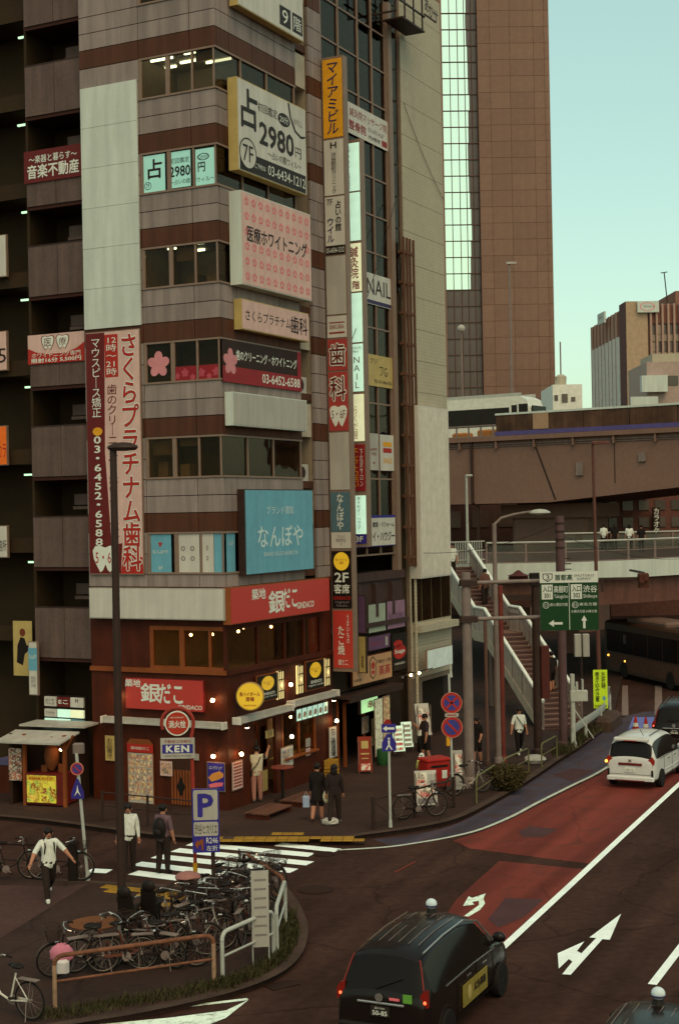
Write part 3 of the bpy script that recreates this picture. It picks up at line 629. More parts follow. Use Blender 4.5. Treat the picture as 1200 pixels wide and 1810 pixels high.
# ================================================================== signs
class Sign:
    def __init__(s, face, name, label, rect, off, depth, m, mside=None, cat='sign', group=None, xr=None, bare=False, inset=0.03):
        x0, x1, z0, z1 = xr or face.rect(*rect, off)
        s.w, s.h = x1 - x0, z1 - z0
        s.t = thing(name, label, cat, face.w((x0 + x1) / 2, -off, (z0 + z1) / 2), face.th, group)
        w, h = s.w / 2, s.h / 2
        if bare: obj('board', MB().box(-w, w, 0, depth, -h, h), m, s.t)
        else:
            obj('case', MB().box(-w, w, .012, depth, -h, h), mside or m_alu, s.t)
            i = min(inset, w * .3, h * .3)
            obj('face', MB().box(-w + i, w - i, 0, .011, -h + i, h - i), m, s.t)
    def T(s, txt, m, fx, fy, fw, fh, **k):
        return text(s.t, txt, m, (fx - .5) * s.w, (.5 - fy) * s.h, fw * s.w, fh * s.h, **k)
    def P(s, m, fx0, fy0, fx1, fy1, name='printed_band', y=-.004):
        x0, x1, z0, z1 = (fx0 - .5) * s.w, (fx1 - .5) * s.w, (.5 - fy1) * s.h, (.5 - fy0) * s.h
        return obj(name, MB().box(x0, x1, y, .0, z0, z1), m, s.t)
    def E(s, m, fx, fy, rw, rh, name='printed_disc', y=-.005, ring=0):
        n = 28; p = [(math.cos(2 * math.pi * i / n) * rw * s.w, math.sin(2 * math.pi * i / n) * rh * s.h) for i in range(n)]
        c = ((fx - .5) * s.w, (.5 - fy) * s.h)
        if ring:
            mb = MB(); q = [(a * (1 - ring), b * (1 - ring)) for a, b in p]
            for i in range(n):
                j = (i + 1) % n; mb.quad((p[i][0], 0, p[i][1]), (p[j][0], 0, p[j][1]), (q[j][0], 0, q[j][1]), (q[i][0], 0, q[i][1]))
            return obj(name, mb, m, s.t, (c[0], y, c[1]))
        return obj(name, MB().plate(p, 0, .004), m, s.t, (c[0], y, c[1]))
    def poly(s, m, pts, name='printed_shape', y=-.005):
        return obj(name, MB().plate([((a - .5) * s.w, (.5 - b) * s.h) for a, b in pts], y, y + .003), m, s.t)
TOOTH = [(-.5, .32), (-.4, .48), (-.2, .5), (0, .42), (.2, .5), (.4, .48), (.5, .32), (.46, 0), (.32, -.3), (.2, -.5), (.1, -.42), (0, -.2), (-.1, -.42), (-.2, -.5), (-.32, -.3), (-.46, 0)]
def tooth(s, m, fx, fy, fw, fh, y=-.007): s.poly(m, [(fx + a * fw, fy - b * fh) for a, b in TOOTH], 'printed_tooth', y)
BLK = Face(LF.w(-5.02, .3, 0), TL)          # balcony plane
SHD = Face(LF.w(-7.5, .8, 0), TL)
m_pinkp = mat('print_rose', A(196, 92, 92), rough=.5)
m_litg = emit('lit_poster_mint', (.30, .55, .45), .3, .08)
m_brass = mat('sign_gold_edge', A(150, 118, 60), rough=.5)

# --- side-street face and balcony block
s = Sign(BLK, 'balcony_banner', 'red banner with white lettering hung on an upper mesh balcony', (43, 261, 146, 318), .07, .03, m_maroon, bare=True)
s.T('〜楽器と暮らす〜', m_pw, .5, .28, .82, .24, bold=.01); s.T('音楽不動産', m_pw, .5, .66, .88, .42, bold=.02)
s = Sign(BLK, 'balcony_banner', 'white and red dental banner with two tooth emblems on a mesh balcony', (50, 589, 150, 641), .07, .03, m_pink, bare=True)
s.poly(m_signred, [(0, .45), (.15, .6), (.35, .68), (.65, .68), (.85, .56), (1, .36), (1, 1), (0, 1)], 'printed_band', -.004)
for x, ch in ((.36, '医'), (.62, '療')): tooth(s, m_maroon, x, .3, .24, .5); tooth(s, m_pw, x, .3, .21, .45, -.010); s.T(ch, m_maroon, x, .28, .13, .26, y=-.012)
s.T('ホワイトニング専門', m_pw, .5, .71, .86, .17, y=-.008); s.T('照射16分 5,500円', m_pw, .5, .89, .88, .16, y=-.008, bold=.02)
for nm, lab, r, m, tx in (('edge_sign', 'pale board cut by the photo edge, high beside the balconies', (-26, 416, 12, 491), m_signw, ''), ('edge_sign', 'beige board with black figure cut by the photo edge', (-26, 586, 13, 656), m_pink, '5'),
                      ('edge_sign', 'orange board with red lettering cut by the photo edge', (-26, 753, 13, 823), mat('sign_orange', A(206, 96, 30)), 'カラ'), ('edge_sign', 'white office board with black lettering cut by the photo edge', (-26, 929, 14, 986), m_signw, '務所')):
    s = Sign(SHD, nm, lab, r, .25, .1, m, cat='sign')
    if tx: s.T(tx, m_ink if m is not MATS['sign_orange'] else m_signred, .78, .62, .36, .36)
s = Sign(LF, 'vertical_banner', 'tall pink dental banner with maroon strip and red lettering below the white cladding', (155, 584, 251, 1016), .08, .06, m_pink, cat='banner')
s.poly(m_maroon, [(0.01, .005), (.36, .005), (.33, .5), (.42, .88), (.62, .87), (.58, .995), (.01, .995)], 'printed_band', -.004)
s.poly(m_signred, [(.58, .995), (.64, .9), (.98, .93), (.99, .995)], 'printed_band', -.003)
s.T('マウスピース矯正', m_pw, .19, .19, .17, .32, vertical=True, y=-.008)
s.E(m_yellow, .2, .41, .09, .017, y=-.008); s.T('03-6452-6588', m_pw, .19, .655, .13, .45, vertical=True, y=-.008, bold=.02)
s.P(m_signred, .36, .015, .6, .19); s.T('12\n時\n〜\n21\n時', m_pw, .48, .105, .19, .155, y=-.008)
s.T('歯のクリーニング・ホワイトニング', m_maroon, .48, .55, .18, .66, vertical=True, y=-.008); s.T('さくらプラチナム歯科', m_signred, .8, .5, .33, .96, vertical=True, y=-.013, bold=.02)
s.T('さくらプラチナム歯科', m_pw, .8, .5, .33, .96, vertical=True, y=-.0065, bold=.06)
tooth(s, m_pw, .3, .935, .46, .11, -.010); s.T('5・6F', m_signred, .3, .93, .36, .045, y=-.014)
for i, (r, tx) in enumerate((((253, 274, 292, 339), '占'), ((300, 267, 337, 331), ''), ((346, 262, 381, 326), ''))):
    s = Sign(LF, 'lit_window_poster', ['mint lit poster with one large black character behind the window', 'mint lit poster with a price behind the middle window pane', 'mint lit poster with a yen sign by the window corner'][i], r, -.03, .01, m_litg, bare=True, cat='poster')
    if i == 0: s.T('占', m_ink, .55, .38, .62, .52, bold=.02); s.E(m_ink, .22, .82, .16, .11, ring=.15); s.T('7F', m_ink, .22, .82, .16, .12)
    if i == 1: s.T('初回鑑定', m_ink, .5, .25, .9, .15); s.T('2980', m_ink, .5, .55, .98, .28, bold=.02); s.T('〜占いの館', m_ink, .5, .84, .95, .14)
    if i == 2: s.E(m_ink, .4, .22, .3, .1, ring=.2); s.T('20分', m_ink, .4, .22, .4, .12); s.T('円', m_ink, .3, .5, .35, .26, bold=.02); s.T('ウィル〜', m_ink, .5, .84, .9, .14)
# blossoms stuck on the fifth-floor windows
m_bl = mat('decal_rose', A(150, 60, 66), rough=.5); m_dr = mat('decal_red', A(120, 28, 30), rough=.5)
def blossom(cx, cz, r, rot0=0.0):
    return [(cx + math.sin(a) * r * (.62 + .38 * abs(math.cos(2.5 * (a - rot0)))), cz + math.cos(a) * r * (.62 + .38 * abs(math.cos(2.5 * (a - rot0))))) for a in [2 * math.pi * i / 40 for i in range(40)]]
s = Sign(LF, 'window_decal', 'red blossom-patterned band across the lower panes of the fifth-floor windows', (304, 646, 389, 679), -.035, .008, m_dr, bare=True, cat='decal')
for i, (a, b) in enumerate(((.12, .5), (.28, .35), (.44, .6), (.62, .4), (.78, .62), (.93, .4))): obj('printed_blossom', MB().plate(blossom((a - .5) * s.w, (.5 - b) * s.h, .1 + .04 * (i % 2)), -.005, -.002), m_bl, s.t)
s = Sign(LF, 'window_decal', 'large plain pink blossom stuck on the first fifth-floor pane', (262, 616, 300, 678), -.035, .006, m_glass, bare=True, cat='decal')
obj('printed_blossom', MB().plate(blossom(0, .05, s.w * .52), -.008, -.002), mat('decal_pink', A(176, 112, 108), rough=.5), s.t)
# posters in the third-floor corner window
for i, (r, m) in enumerate((((265, 944, 303, 1012), m_teal), ((312, 941, 353, 1012), m_signw), ((358, 939, 378, 1012), m_signw), ((379, 938, 396, 1012), m_teal))):
    s = Sign(LF, 'window_poster', ['teal poster with small red triangle in the third-floor window', 'white poster with four small goods drawings in the third-floor window', 'narrow white poster beside the corner of the third-floor window', 'narrow teal poster at the very corner of the third-floor window'][i], r, -.03, .012, m, bare=True, cat='poster')
    if i == 0: s.poly(m_signred, [(.4, .22), (.6, .22), (.5, .36)]); s.T('なんぼや', m_pw, .5, .46, .7, .1); s.T('3F', m_pw, .5, .88, .2, .08)
    if i in (1, 2):
        for a in ((.3, .7) if i == 1 else (.45,)):
            for b in (.4, .65): s.E(m_inkg, a, b, .09, .06, ring=.45)
s = Sign(RF, 'window_poster', 'teal poster in the avenue-side pane by the corner', (401, 938, 416, 1012), -.03, .012, m_teal, bare=True, cat='poster'); s.T('なんぼや', m_pw, .55, .3, .5, .1)
s = Sign(LF, 'blank_sign_box', 'long blank white sign box over the restaurant on the side street', (158, 1040, 396, 1095), .28, .28, m_signw, m_signg)
def brand(s, k=1.0, dx=0.0):
    s.T('築地', m_pw, .10 + dx, .17, .2, .24, bold=.02, slant=.1); s.T('銀', m_pw, .33 + dx, .46, .25, .58, bold=.02); s.T('だこ', m_pw, .59 + dx, .47, .3, .6, bold=.02); s.T('GINDACO', m_pw, .83 + dx * .6, .86, .3, .13, bold=.02, slant=.15)
m_redlit = emit('red_sign_lit', (.42, .03, .02), .12, .1)
s = Sign(LF, 'shop_sign', 'red lit restaurant sign with white brush lettering above the side-street door', (222, 1200, 360, 1256), .14, .12, m_redlit, m_maroon, inset=.02); brand(s)
def cassette(face, name, label, x0, x1, z, off=.22):
    t = thing(name, label, 'awning', face.w(x0, -off, z), face.th); L = x1 - x0
    obj('housing', MB().box(.06, L - .06, -.02, .2, -.08, .1).box(.06, L - .06, -.07, .0, -.08, -.03), m_signg, t)
    for x in (0, L - .06): obj('end_cap', MB().bev(x, x + .06, -.09, .22, -.1, .12, .02), m_signw, t)
    return t
a = LF.at(180, 1272, .22); b = LF.at(396, 1284, .22); cassette(LF, 'rolled_awning', 'rolled white awning cassette over the side-street door', a[0], b[0], (a[1] + b[1]) / 2)
a = RF.at(421, 1275, .3); b = RF.at(516, 1249, .3); cassette(RF, 'rolled_awning', 'rolled white awning cassette over the restaurant entrance by the round yellow sign', a[0], b[0], (a[1] + b[1]) / 2 - .02, .3)
b2 = RF.at(597, 1227, .3); cassette(RF, 'rolled_awning', 'rolled white awning cassette above the lit menu strip', b[0] + .02, b2[0], (b[1] + b2[1]) / 2 + .05, .3)
food = [A(180, 120, 50), A(120, 60, 30), A(200, 170, 120), A(150, 50, 34), A(90, 60, 34), A(190, 150, 60)]
s = Sign(LF, 'menu_board', 'tall menu board of food pictures with red header on the timber wall', (226, 1330, 272, 1421), .06, .04, m_signg, m_wood2)
s.P(m_signred, .0, -.16, 1.0, -.0, 'header'); s.poly(m_wood2, [(-.02, -.16), (.15, -.26), (.85, -.26), (1.02, -.16)], 'header_roof'); s.T('築地銀だこ', m_pw, .5, -.08, .7, .06)
for r in range(7):
    n = 2 if r == 0 else 4
    for c in range(n): obj('menu_picture', MB().box((c / n + .02 - .5) * .92 * s.w, ((c + 1) / n - .02 - .5) * .92 * s.w, -.004, 0, (.46 - (r + 1) * .13 + .02) * s.h, (.46 - r * .13) * s.h), collage('menu_food_%d' % ((r + c) % 3), food[(r % 3):] + food[:(r % 3)], 14 + r), s.t)
s = Sign(LF, 'hot_dog_poster', 'navy poster of a long sandwich on the timber wall near the building corner', (366, 1347, 398, 1399), .05, .02, m_signblue, m_alu, cat='poster')
s.poly(mat('print_bun', A(176, 116, 50)), [(.08, .55), (.3, .4), (.7, .3), (.92, .38), (.9, .5), (.6, .6), (.25, .68)]); s.T('ロングドッグ', m_pw, .5, .2, .7, .12, slant=.2); s.poly(m_pinkp, [(.1, .78), (.5, .7), (.9, .68), (.85, .8), (.15, .9)])
# illuminated tenant board by the stall
tb = thing('tenant_board', 'illuminated grid of nine small tenant signs above the food stall', 'sign', BLK.w(*[(BLK.at(114, 1262, .1)[0]), -.1, BLK.at(114, 1262, .1)[1]]), TL)
k = 1 / (2600 / 46.5)
for r, (y0, y1) in enumerate(((-30, -13), (-8, 6), (9, 28))):
    for c, (x0, x1) in enumerate(((-43, -17), (-14, 13), (15, 43))):
        m = [[m_signw, m_maroon, m_signw], [m_signw, m_lit, m_litw], [m_lit, m_lit, m_teal]][r][c]
        p = obj('sign_cell', MB().box(x0 * k, x1 * k, -.02, .05, -y1 * k, -y0 * k), m, tb)
        if (r, c) in ((0, 0), (1, 0)): obj('lettering', text_mesh('占いの\nウィル' if r == 0 else 'プラチナ', .36, .2 if r == 0 else .1), m_ink, p, ((x0 + x1) / 2 * k, -.026, -(y0 + y1) / 2 * k))
        if (r, c) == (0, 1): obj('lettering', text_mesh('Eこ', .36, .12, bold=.02), m_pw, p, ((x0 + x1) / 2 * k, -.026, -(y0 + y1) / 2 * k))
        if (r, c) == (0, 2): obj('lettering', text_mesh('H', .1, .12, bold=.02), m_ink, p, ((x0 + x1) / 2 * k, -.026, -(y0 + y1) / 2 * k + .06))
obj('backing', MB().box(-.82, .82, .05, .12, -.6, .58), m_black, tb)
s = Sign(BLK, 'narrow_board', 'narrow lit teal and white board standing beside the stall roof', (51, 1134, 67, 1229), .3, .1, m_signw, m_alu)
s.P(m_teal, .02, .12, .98, .54); s.T('なんぼや', m_pw, .5, .28, .8, .08); s.T('買取\n専門\n店舗', m_inkg, .5, .75, .5, .2)
s = Sign(SHD, 'wall_poster', 'cream poster with a dark seated silhouette on the shadowed block', (23, 1096, 59, 1196), .2, .04, m_cream, m_black, cat='poster')
s.poly(m_black, [(.2, .75), (.25, .45), (.4, .3), (.6, .32), (.7, .45), (.9, .42), (.95, .48), (.6, .6), (.5, .8)]); s.E(mat('print_auburn', A(96, 44, 26)), .5, .22, .14, .07)

# --- avenue face
xa, za = RF.at(537, 75, .35)
s = Sign(RF, 'clinic_sign_box', 'white clinic sign box cut by the top of the photo', None, .35, .3, m_signw, m_cream, xr=(.8, xa, za, za + 2.6))
s.T('ニック', m_ink, .72, .32, .42, .24, bold=.01); s.P(m_ink, .62, .7, .79, .94); s.P(m_ink, .82, .7, .98, .94); s.T('9', m_pw, .705, .82, .09, .17); s.T('階', m_pw, .9, .82, .12, .17)
s = Sign(RF, 'fortune_sign_box', 'white fortune-telling sign box with price and black telephone strip', (421, 165, 541, 322), .36, .34, m_signw, m_cream)
s.P(m_ink, .02, .78, .98, .985); s.T('占', m_ink, .16, .3, .22, .42, bold=.02); s.T('2980', m_ink, .55, .5, .5, .24, bold=.025); s.T('円', m_ink, .87, .55, .09, .12); s.T('初回鑑定', m_ink, .42, .22, .28, .1); s.E(m_ink, .66, .24, .09, .075); s.T('20分', m_pw, .66, .24, .13, .08, y=-.012)
s.T('〜占いの館ウィル〜', m_ink, .66, .7, .5, .09); s.E(m_signw, .13, .79, .11, .16, y=-.006); s.E(m_ink, .13, .79, .12, .17, ring=.08, y=-.013); s.T('7F', m_ink, .13, .79, .14, .18, y=-.014)
s.T('ご予約は', m_pw, .3, .885, .15, .06, y=-.010); s.T('03-6434-1212', m_pw, .69, .88, .56, .11, y=-.010); s.T('WILL', m_inkg, .87, .2, .14, .07); s.poly(m_ink, [(.72, .02), (.75, .18), (.82, .32), (.92, .37), (.985, .34), (.985, .32), (.92, .34), (.84, .3), (.77, .17), (.745, .02)])
s = Sign(RF, 'whitening_sign_box', 'large pale sign box covered in rows of rose blossoms with black lettering', (428, 358, 550, 517), .45, .43, m_pink, m_wht)
bl = MB()
for r in range(6):
    for c in range(10):
        fx, fy = .07 + c * .096, .1 + r * .16
        if r in (2, 3) and .1 < fx < .9 and r == 2: continue
        o_ = blossom((fx - .5) * s.w, (.5 - fy) * s.h, .13); i_ = blossom((fx - .5) * s.w, (.5 - fy) * s.h, .075)
        for q in range(40): w_ = (q + 1) % 40; bl.quad((o_[q][0], 0, o_[q][1]), (i_[q][0], 0, i_[q][1]), (i_[w_][0], 0, i_[w_][1]), (o_[w_][0], 0, o_[w_][1]))
stuff(obj('blossom_print', bl, m_pinkp, s.t, (0, -.006, 0))); s.T('医療ホワイトニング', m_ink, .5, .44, .86, .17, y=-.010, bold=.01)
s = Sign(RF, 'dental_sign_box', 'narrow cream dental sign box with black lettering under the blossom sign', (428, 541, 546, 593), .3, .28, m_pink, m_cream); s.T('さくらプラチナム', m_ink, .38, .5, .66, .36); s.T('歯科', m_ink, .84, .5, .26, .6, bold=.01)
s = Sign(RF, 'window_banner', 'dark window banner with white lettering, red lower band and telephone number', (394, 611, 532, 683), .06, .02, mat('banner_dark', A(44, 30, 24)), bare=True, cat='banner')
s.P(m_dr, 0, .62, 1, 1.0); s.P(m_dr, .95, .0, 1, .62); s.T('歯のクリーニング・ホワイトニング', m_pw, .55, .33, .78, .24, bold=.015); s.T('03-6452-6588', m_pw, .73, .8, .5, .22, bold=.015)
obj('printed_blossom', MB().plate(blossom(-.41 * s.w, -.02, s.w * .085), -.009, -.003), mat('decal_pink', A(176, 112, 108)), s.t)
s = Sign(RF, 'blank_sign_box', 'blank weathered white sign box over the fourth-floor window', (413, 700, 543, 757), .32, .3, m_signg, m_wht)
s = Sign(RF, 'teal_sign_box', 'large square teal sign with faint white lettering over the red restaurant sign', (434, 865, 554, 1012), .28, .26, m_teal, m_dsteel)
m_pt = mat('print_pale_teal', A(168, 184, 172)); s.T('ブランド買取', m_pt, .5, .25, .4, .1); s.T('なんぼや', m_pt, .5, .56, .66, .25, bold=.01); s.T('BRAND REUSE NANBOYA', m_pt, .5, .77, .5, .05)
s = Sign(RF, 'shop_sign', 'long red lit restaurant sign with white brush lettering on the avenue side', (408, 1030, 583, 1092), .3, .28, m_redlit, mat('sign_side_orange', A(120, 66, 30)), inset=.02)
s.T('築地', m_pw, .26, .25, .13, .3, bold=.02); s.T('銀', m_pw, .43, .53, .15, .62, bold=.02); s.T('だこ', m_pw, .57, .47, .15, .55, bold=.02); s.T('GINDACO', m_pw, .73, .72, .18, .18, bold=.02, slant=.1)
m_yl = emit('yellow_disc_lit', (.72, .42, .02), .3, .1)
def disc_print(s, fx, fy, r, top, sub):
    s.E(m_yl, fx, fy, r, r * s.w / s.h * 1.15); s.T(top, m_inkr, fx, fy - .02, r * 1.6, .08, y=-.012); s.T(sub, m_inkr, fx, fy + .08, r, .08, y=-.012)
for i, r in enumerate(((455, 1191, 492, 1239), (541, 1166, 574, 1219))):
    s = Sign(RF, 'bar_sign', ['black bar sign half hidden by the round yellow sign', 'black bar sign with yellow disc between two lattice lanterns'][i], r, .08, .06, m_black, m_wood2)
    s.E(m_yl, .5, .34, .3, .26); s.T('角ハイボール\n酒場', m_inkr, .5, .34, .44, .16, y=-.012); s.T('GINDACO', m_pw, .52, .72, .6, .1, bold=.02, y=-.01); s.T('Highball Sakaba', m_pw, .52, .84, .8, .08, y=-.01)
x, z = RF.at(442, 1231, .5)
rs = thing('round_bar_sign', 'round yellow lit sign with red lettering on the corner of the restaurant', 'sign', RF.w(x, -.5, z), TL + R(20))
r_ = .41; obj('drum', MB().lathe([(r_, -.13), (r_ + .02, -.1), (r_ + .02, .0), (r_, .01)], n=32, axis='y'), m_brass, rs, smooth=True); obj('face', MB().lathe([(r_ * .96, .012), (r_ * .96, .02)], n=32, axis='y'), m_yl, rs)
text(rs, '角ハイボール', m_inkr, 0, .07, .62, .13, y=-.03, bold=.02); text(rs, '酒場', m_inkr, 0, -.08, .26, .13, y=-.03, bold=.02); text(rs, 'Highball Sakaba', m_inkr, 0, -.27, .4, .07, y=-.03); obj('bracket', MB().box(-.05, .05, .12, .5, -.05, .05), m_dsteel, rs)
m_lan = emit('lantern_paper', (.95, .72, .3), .7)
for i, r in enumerate(((492, 1186, 502, 1236), (527, 1176, 536, 1226), (575, 1164, 583, 1212))):
    x0, x1, z0, z1 = RF.rect(*r, .1); w, h = (x1 - x0) / 2, (z1 - z0) / 2
    t = thing('lattice_lantern', ['glowing lattice wall lantern right of the half-hidden bar sign', 'glowing lattice wall lantern left of the second bar sign', 'glowing lattice wall lantern at the far end of the bar signs'][i], 'lantern', RF.w((x0 + x1) / 2, -.1, (z0 + z1) / 2), TR)
    obj('paper', MB().box(-w, w, 0, .08, -h, h), m_lan, t)
    lt = MB()
    for a in (-w, -w * .33, w * .33, w): lt.box(a - .02, a + .02, -.015, 0, -h, h)
    for b in (-h, -h * .4, h * .4, h): lt.box(-w, w, -.017, 0, b - .015, b + .015)
    obj('lattice', lt, m_black, t); obj('diamond', MB().plate([(0, -h * .25), (w * .5, 0), (0, h * .25), (-w * .5, 0)], -.022, -.016), m_lan, t)
s = Sign(RF, 'lit_menu_strip', 'lit strip of food pictures in six panels over the serving hatch', (524, 1246, 580, 1269), .12, .1, m_lit, m_dsteel)
for i in range(6):
    s.P(m_dsteel, i / 6 + .155, 0, i / 6 + .167, 1, 'divider', -.01); s.poly(collage('food_strip_%d' % (i % 3), [A(150, 110, 80), A(110, 60, 40), A(180, 150, 110)], 16), [(i / 6 + .03, .75), (i / 6 + .05, .4), (i / 6 + .11, .3), (i / 6 + .14, .5), (i / 6 + .12, .8)], 'menu_picture')
for i, (r, m, lab) in enumerate((((411, 1345, 430, 1396), m_pink, 'pinkish paper poster by the restaurant entrance'), ((497, 1319, 519, 1356), m_signw, 'white framed drink poster beside the entrance door'), ((582, 1284, 596, 1340), m_signw, 'tall white sheet of black brush lettering past the serving hatch'))):
    s = Sign(RF, 'wall_poster', lab, r, .06, .03, m, m_alu, cat='poster')
    if i == 0: [s.P(mat('poster_brown', A(120, 60, 44)), .12, .06 + .11 * q, .88, .12 + .11 * q) for q in range(8)]
    if i == 1: s.P(collage('drink_print', [A(60, 60, 90), A(150, 110, 60), A(40, 30, 40)], 12), .12, .15, .66, .8); s.T('生ビール', m_ink, .83, .4, .14, .5, vertical=True)
    if i == 2: s.T('たこ焼酒場', m_ink, .5, .5, .55, .9, vertical=True, bold=.02)
def wall_lamp(face, px, py, label, off=.2):
    x, z = face.at(px, py, off); t = thing('wall_lamp', label, 'lamp', face.w(x, -off, z), face.th, 'bulb lamps on the timber front')
    obj('bulb', MB().ball((0, 0, 0), .06, 10, 8), m_bulb, t, smooth=True); obj('arm', MB().tube([(0, 0, .05), (0, 0, .14), (0, off * .6, .18), (0, off, .1)], .012, 6), m_black, t); obj('cap', MB().lathe([(.09, .07), (.03, .11)], n=10), m_black, t)
for f_, x, y, l in ((LF, 376, 1238, 'bare bulb lamp beside the red sign on the side street'), (LF, 377, 1337, 'bare bulb lamp above the sandwich poster'), (RF, 427, 1333, 'bare bulb lamp above the pinkish poster'), (RF, 516, 1302, 'bare bulb lamp above the drink poster'), (RF, 595, 1274, 'bare bulb lamp above the brush-lettered sheet'), (RF, 514, 1210, 'bare bulb lamp between the bar signs'), (LF, 207, 1232, 'bare bulb lamp behind the dark lamp post')): wall_lamp(f_, x, y, l)
for f_, x, y, l in ((RF, 437, 1287, 'small spotlight under the awning by the round sign'), (RF, 590, 1239, 'small spotlight at the far end of the awning')):
    a, b = f_.at(x, y, .3); t = thing('spotlight', l, 'lamp', f_.w(a, -.3, b), f_.th); obj('lens', MB().lathe([(.05, 0), (.06, .02)], n=10), m_bulb, t); obj('shade', MB().lathe([(.07, .021), (.04, .12)], n=10), m_black, t)

# --- blade signs
B1 = Face(RF.w(6.86, 0, 0), TL); B2 = Face(RF.w(7.75, 0, 0), TL)
def blade(F_, name, label, xa0, xa1, rows, zt_px, zb_px, mid):
    t = thing(name, label, 'sign', F_.O + Vector((0, 0, F_.at(mid, zb_px)[1])), TL); zb = F_.at(mid, zb_px)[1]; ztp = F_.at(mid, zt_px)[1]
    obj('case', MB().box(xa0, xa1, .02, .34, -.05, ztp - zb + .05), m_alu, t)
    for a in range(5): z = .6 + a * (ztp - zb - 1.2) / 4; obj('bracket', MB().box(-.02, xa0 + .02, .1, .2, z, z + .08), m_dsteel, t)
    for (y0, y1, m, items) in rows:
        z1, z0 = F_.at(mid, y0)[1] - zb, F_.at(mid, y1)[1] - zb; w = xa1 - xa0 - .08; h = z1 - z0
        p = obj('panel', MB().box(-w / 2, w / 2, 0, .018, -h / 2, h / 2), m, t, ((xa0 + xa1) / 2, 0, (z0 + z1) / 2))
        for it in items:
            kind, *q = it
            if kind == 'T': tx, mm, fx, fy, fw, fh, kw = q[:7]; obj('lettering', text_mesh(tx, fw * w, fh * h, **kw), mm, p, ((fx - .5) * w, q[7] if len(q) > 7 else -.012, (.5 - fy) * h))
            if kind == 'P': mm, fx0, fy0, fx1, fy1 = q; obj('printed_band', MB().box((fx0 - .5) * w, (fx1 - .5) * w, -.006, 0, (.5 - fy1) * h, (.5 - fy0) * h), mm, p)
            if kind == 'E': mm, fx, fy, rx, rz = q; obj('printed_disc', MB().plate([((fx - .5) * w + math.cos(i * .2618) * rx * w, (.5 - fy) * h + math.sin(i * .2618) * rz * h) for i in range(24)], -.007, 0), mm, p)
            if kind == 'K': mm, fx, fy, fw, fh = q; obj('printed_tooth', MB().plate([((fx - .5 + a * fw) * w, (.5 - fy + b * fh) * h) for a, b in TOOTH], -.008, 0), mm, p)
    return t
V = dict(vertical=True); VB = dict(vertical=True, bold=.015); BD = dict(bold=.02)
m_dr2 = mat('sign_brick_red', A(140, 52, 44))
blade(B1, 'blade_sign_tower', 'tall projecting stack of sign panels headed by a yellow panel on the corner building', .0, .81, [
    (104, 243, m_yellow, [('T', 'マイアミビル', m_inkb, .5, .5, .6, .9, dict(vertical=True, slant=.1, bold=.01))]),
    (247, 345, m_signw, [('T', 'H', m_ink, .5, .1, .3, .11, BD), ('T', '渋谷駅前クリニック', m_ink, .5, .6, .26, .74, V)]),
    (348, 434, m_signw, [('T', '7F', m_ink, .25, .1, .3, .12, {}), ('T', '占いの館', m_ink, .68, .4, .3, .62, VB), ('T', 'ウイル', m_inkb, .28, .68, .34, .5, VB)]),
    (435, 450, m_ink, [('T', '03-6434-1212', m_pw, .5, .5, .92, .6, {})]),
    (453, 556, m_signg, []),
    (559, 597, m_signw, [('T', 'SAKURA', m_inkr, .5, .5, .75, .2, {}), ('P', m_inkr, .1, .28, .9, .33), ('P', m_inkr, .1, .74, .9, .82)]),
    (600, 655, m_dr2, [('T', '歯', m_pw, .5, .5, .82, .7, dict(bold=.055)), ('T', '歯', m_maroon, .5, .5, .82, .7, dict(bold=.01), -.018)]),
    (658, 762, m_dr2, [('T', '科', m_pw, .5, .28, .82, .4, dict(bold=.055)), ('T', '科', m_maroon, .5, .28, .82, .4, dict(bold=.01), -.018), ('K', m_pw, .5, .75, .9, .36), ('T', '5・6F', m_maroon, .5, .72, .7, .14, {})]),
    (765, 866, m_signg, []),
    (870, 940, m_teald, [('T', 'なんぼや', m_pw, .5, .5, .36, .9, VB)]),
    (941, 969, m_signw, [('T', 'ブランド\n買取専門店\n3F', m_inkg, .5, .5, .5, .7, {})]),
    (974, 1075, m_black, [('E', m_yl, .5, .18, .4, .16), ('T', '角ハイボール\n酒場', m_inkr, .5, .18, .6, .1, {}), ('T', '2F', m_pw, .5, .46, .7, .16, BD), ('T', '客席', m_pw, .5, .66, .8, .16, BD), ('T', 'GINDACO', m_signred, .5, .82, .9, .06, BD), ('T', 'Highball\nSakaba', m_inkg, .5, .92, .7, .1, {})]),
    (1079, 1180, m_redlit, [('T', 'たこ焼', m_pw, .42, .52, .34, .5, VB), ('T', 'うまいもの', m_pw, .78, .32, .14, .5, V), ('T', '銀だこ', m_pw, .5, .9, .5, .1, {})]),
], 102, 1184, 588)
blade(B2, 'light_box_column', 'column of lit white light-box panels projecting from the glazed block', .36, .97, [
    (252, 337, m_lit, [('T', 'モダフランス語教室', m_ink, .2, .5, .3, .9, V)]), (340, 425, m_lit, []), (430, 515, m_litw, [('T', '鍼灸院', m_inkr, .5, .4, .6, .66, VB), ('T', '階', m_inkr, .62, .87, .5, .17, BD)]),
    (518, 605, m_lit, []), (608, 692, m_lit, [('T', 'NAIL', m_inkg, .55, .6, .45, .66, V), ('T', 'PRIVATE\nBlue', m_inkg, .5, .12, .8, .12, {})]), (697, 780, m_litw, [('T', 'らくだ屋', m_brass, .4, .6, .3, .7, V)]),
    (786, 868, m_dr, [('T', 'エレクトロ占い', m_yellow, .35, .5, .34, .84, VB), ('T', '下北沢サロン', m_pw, .75, .5, .24, .8, V)]),
    (876, 944, m_lit, [('T', 'タイセイ・ハウジー', m_ink, .5, .5, .26, .94, V)]), (945, 961, m_signblue, [('T', '3F', m_pw, .5, .5, .5, .6, BD)]),
], 248, 964, 628)

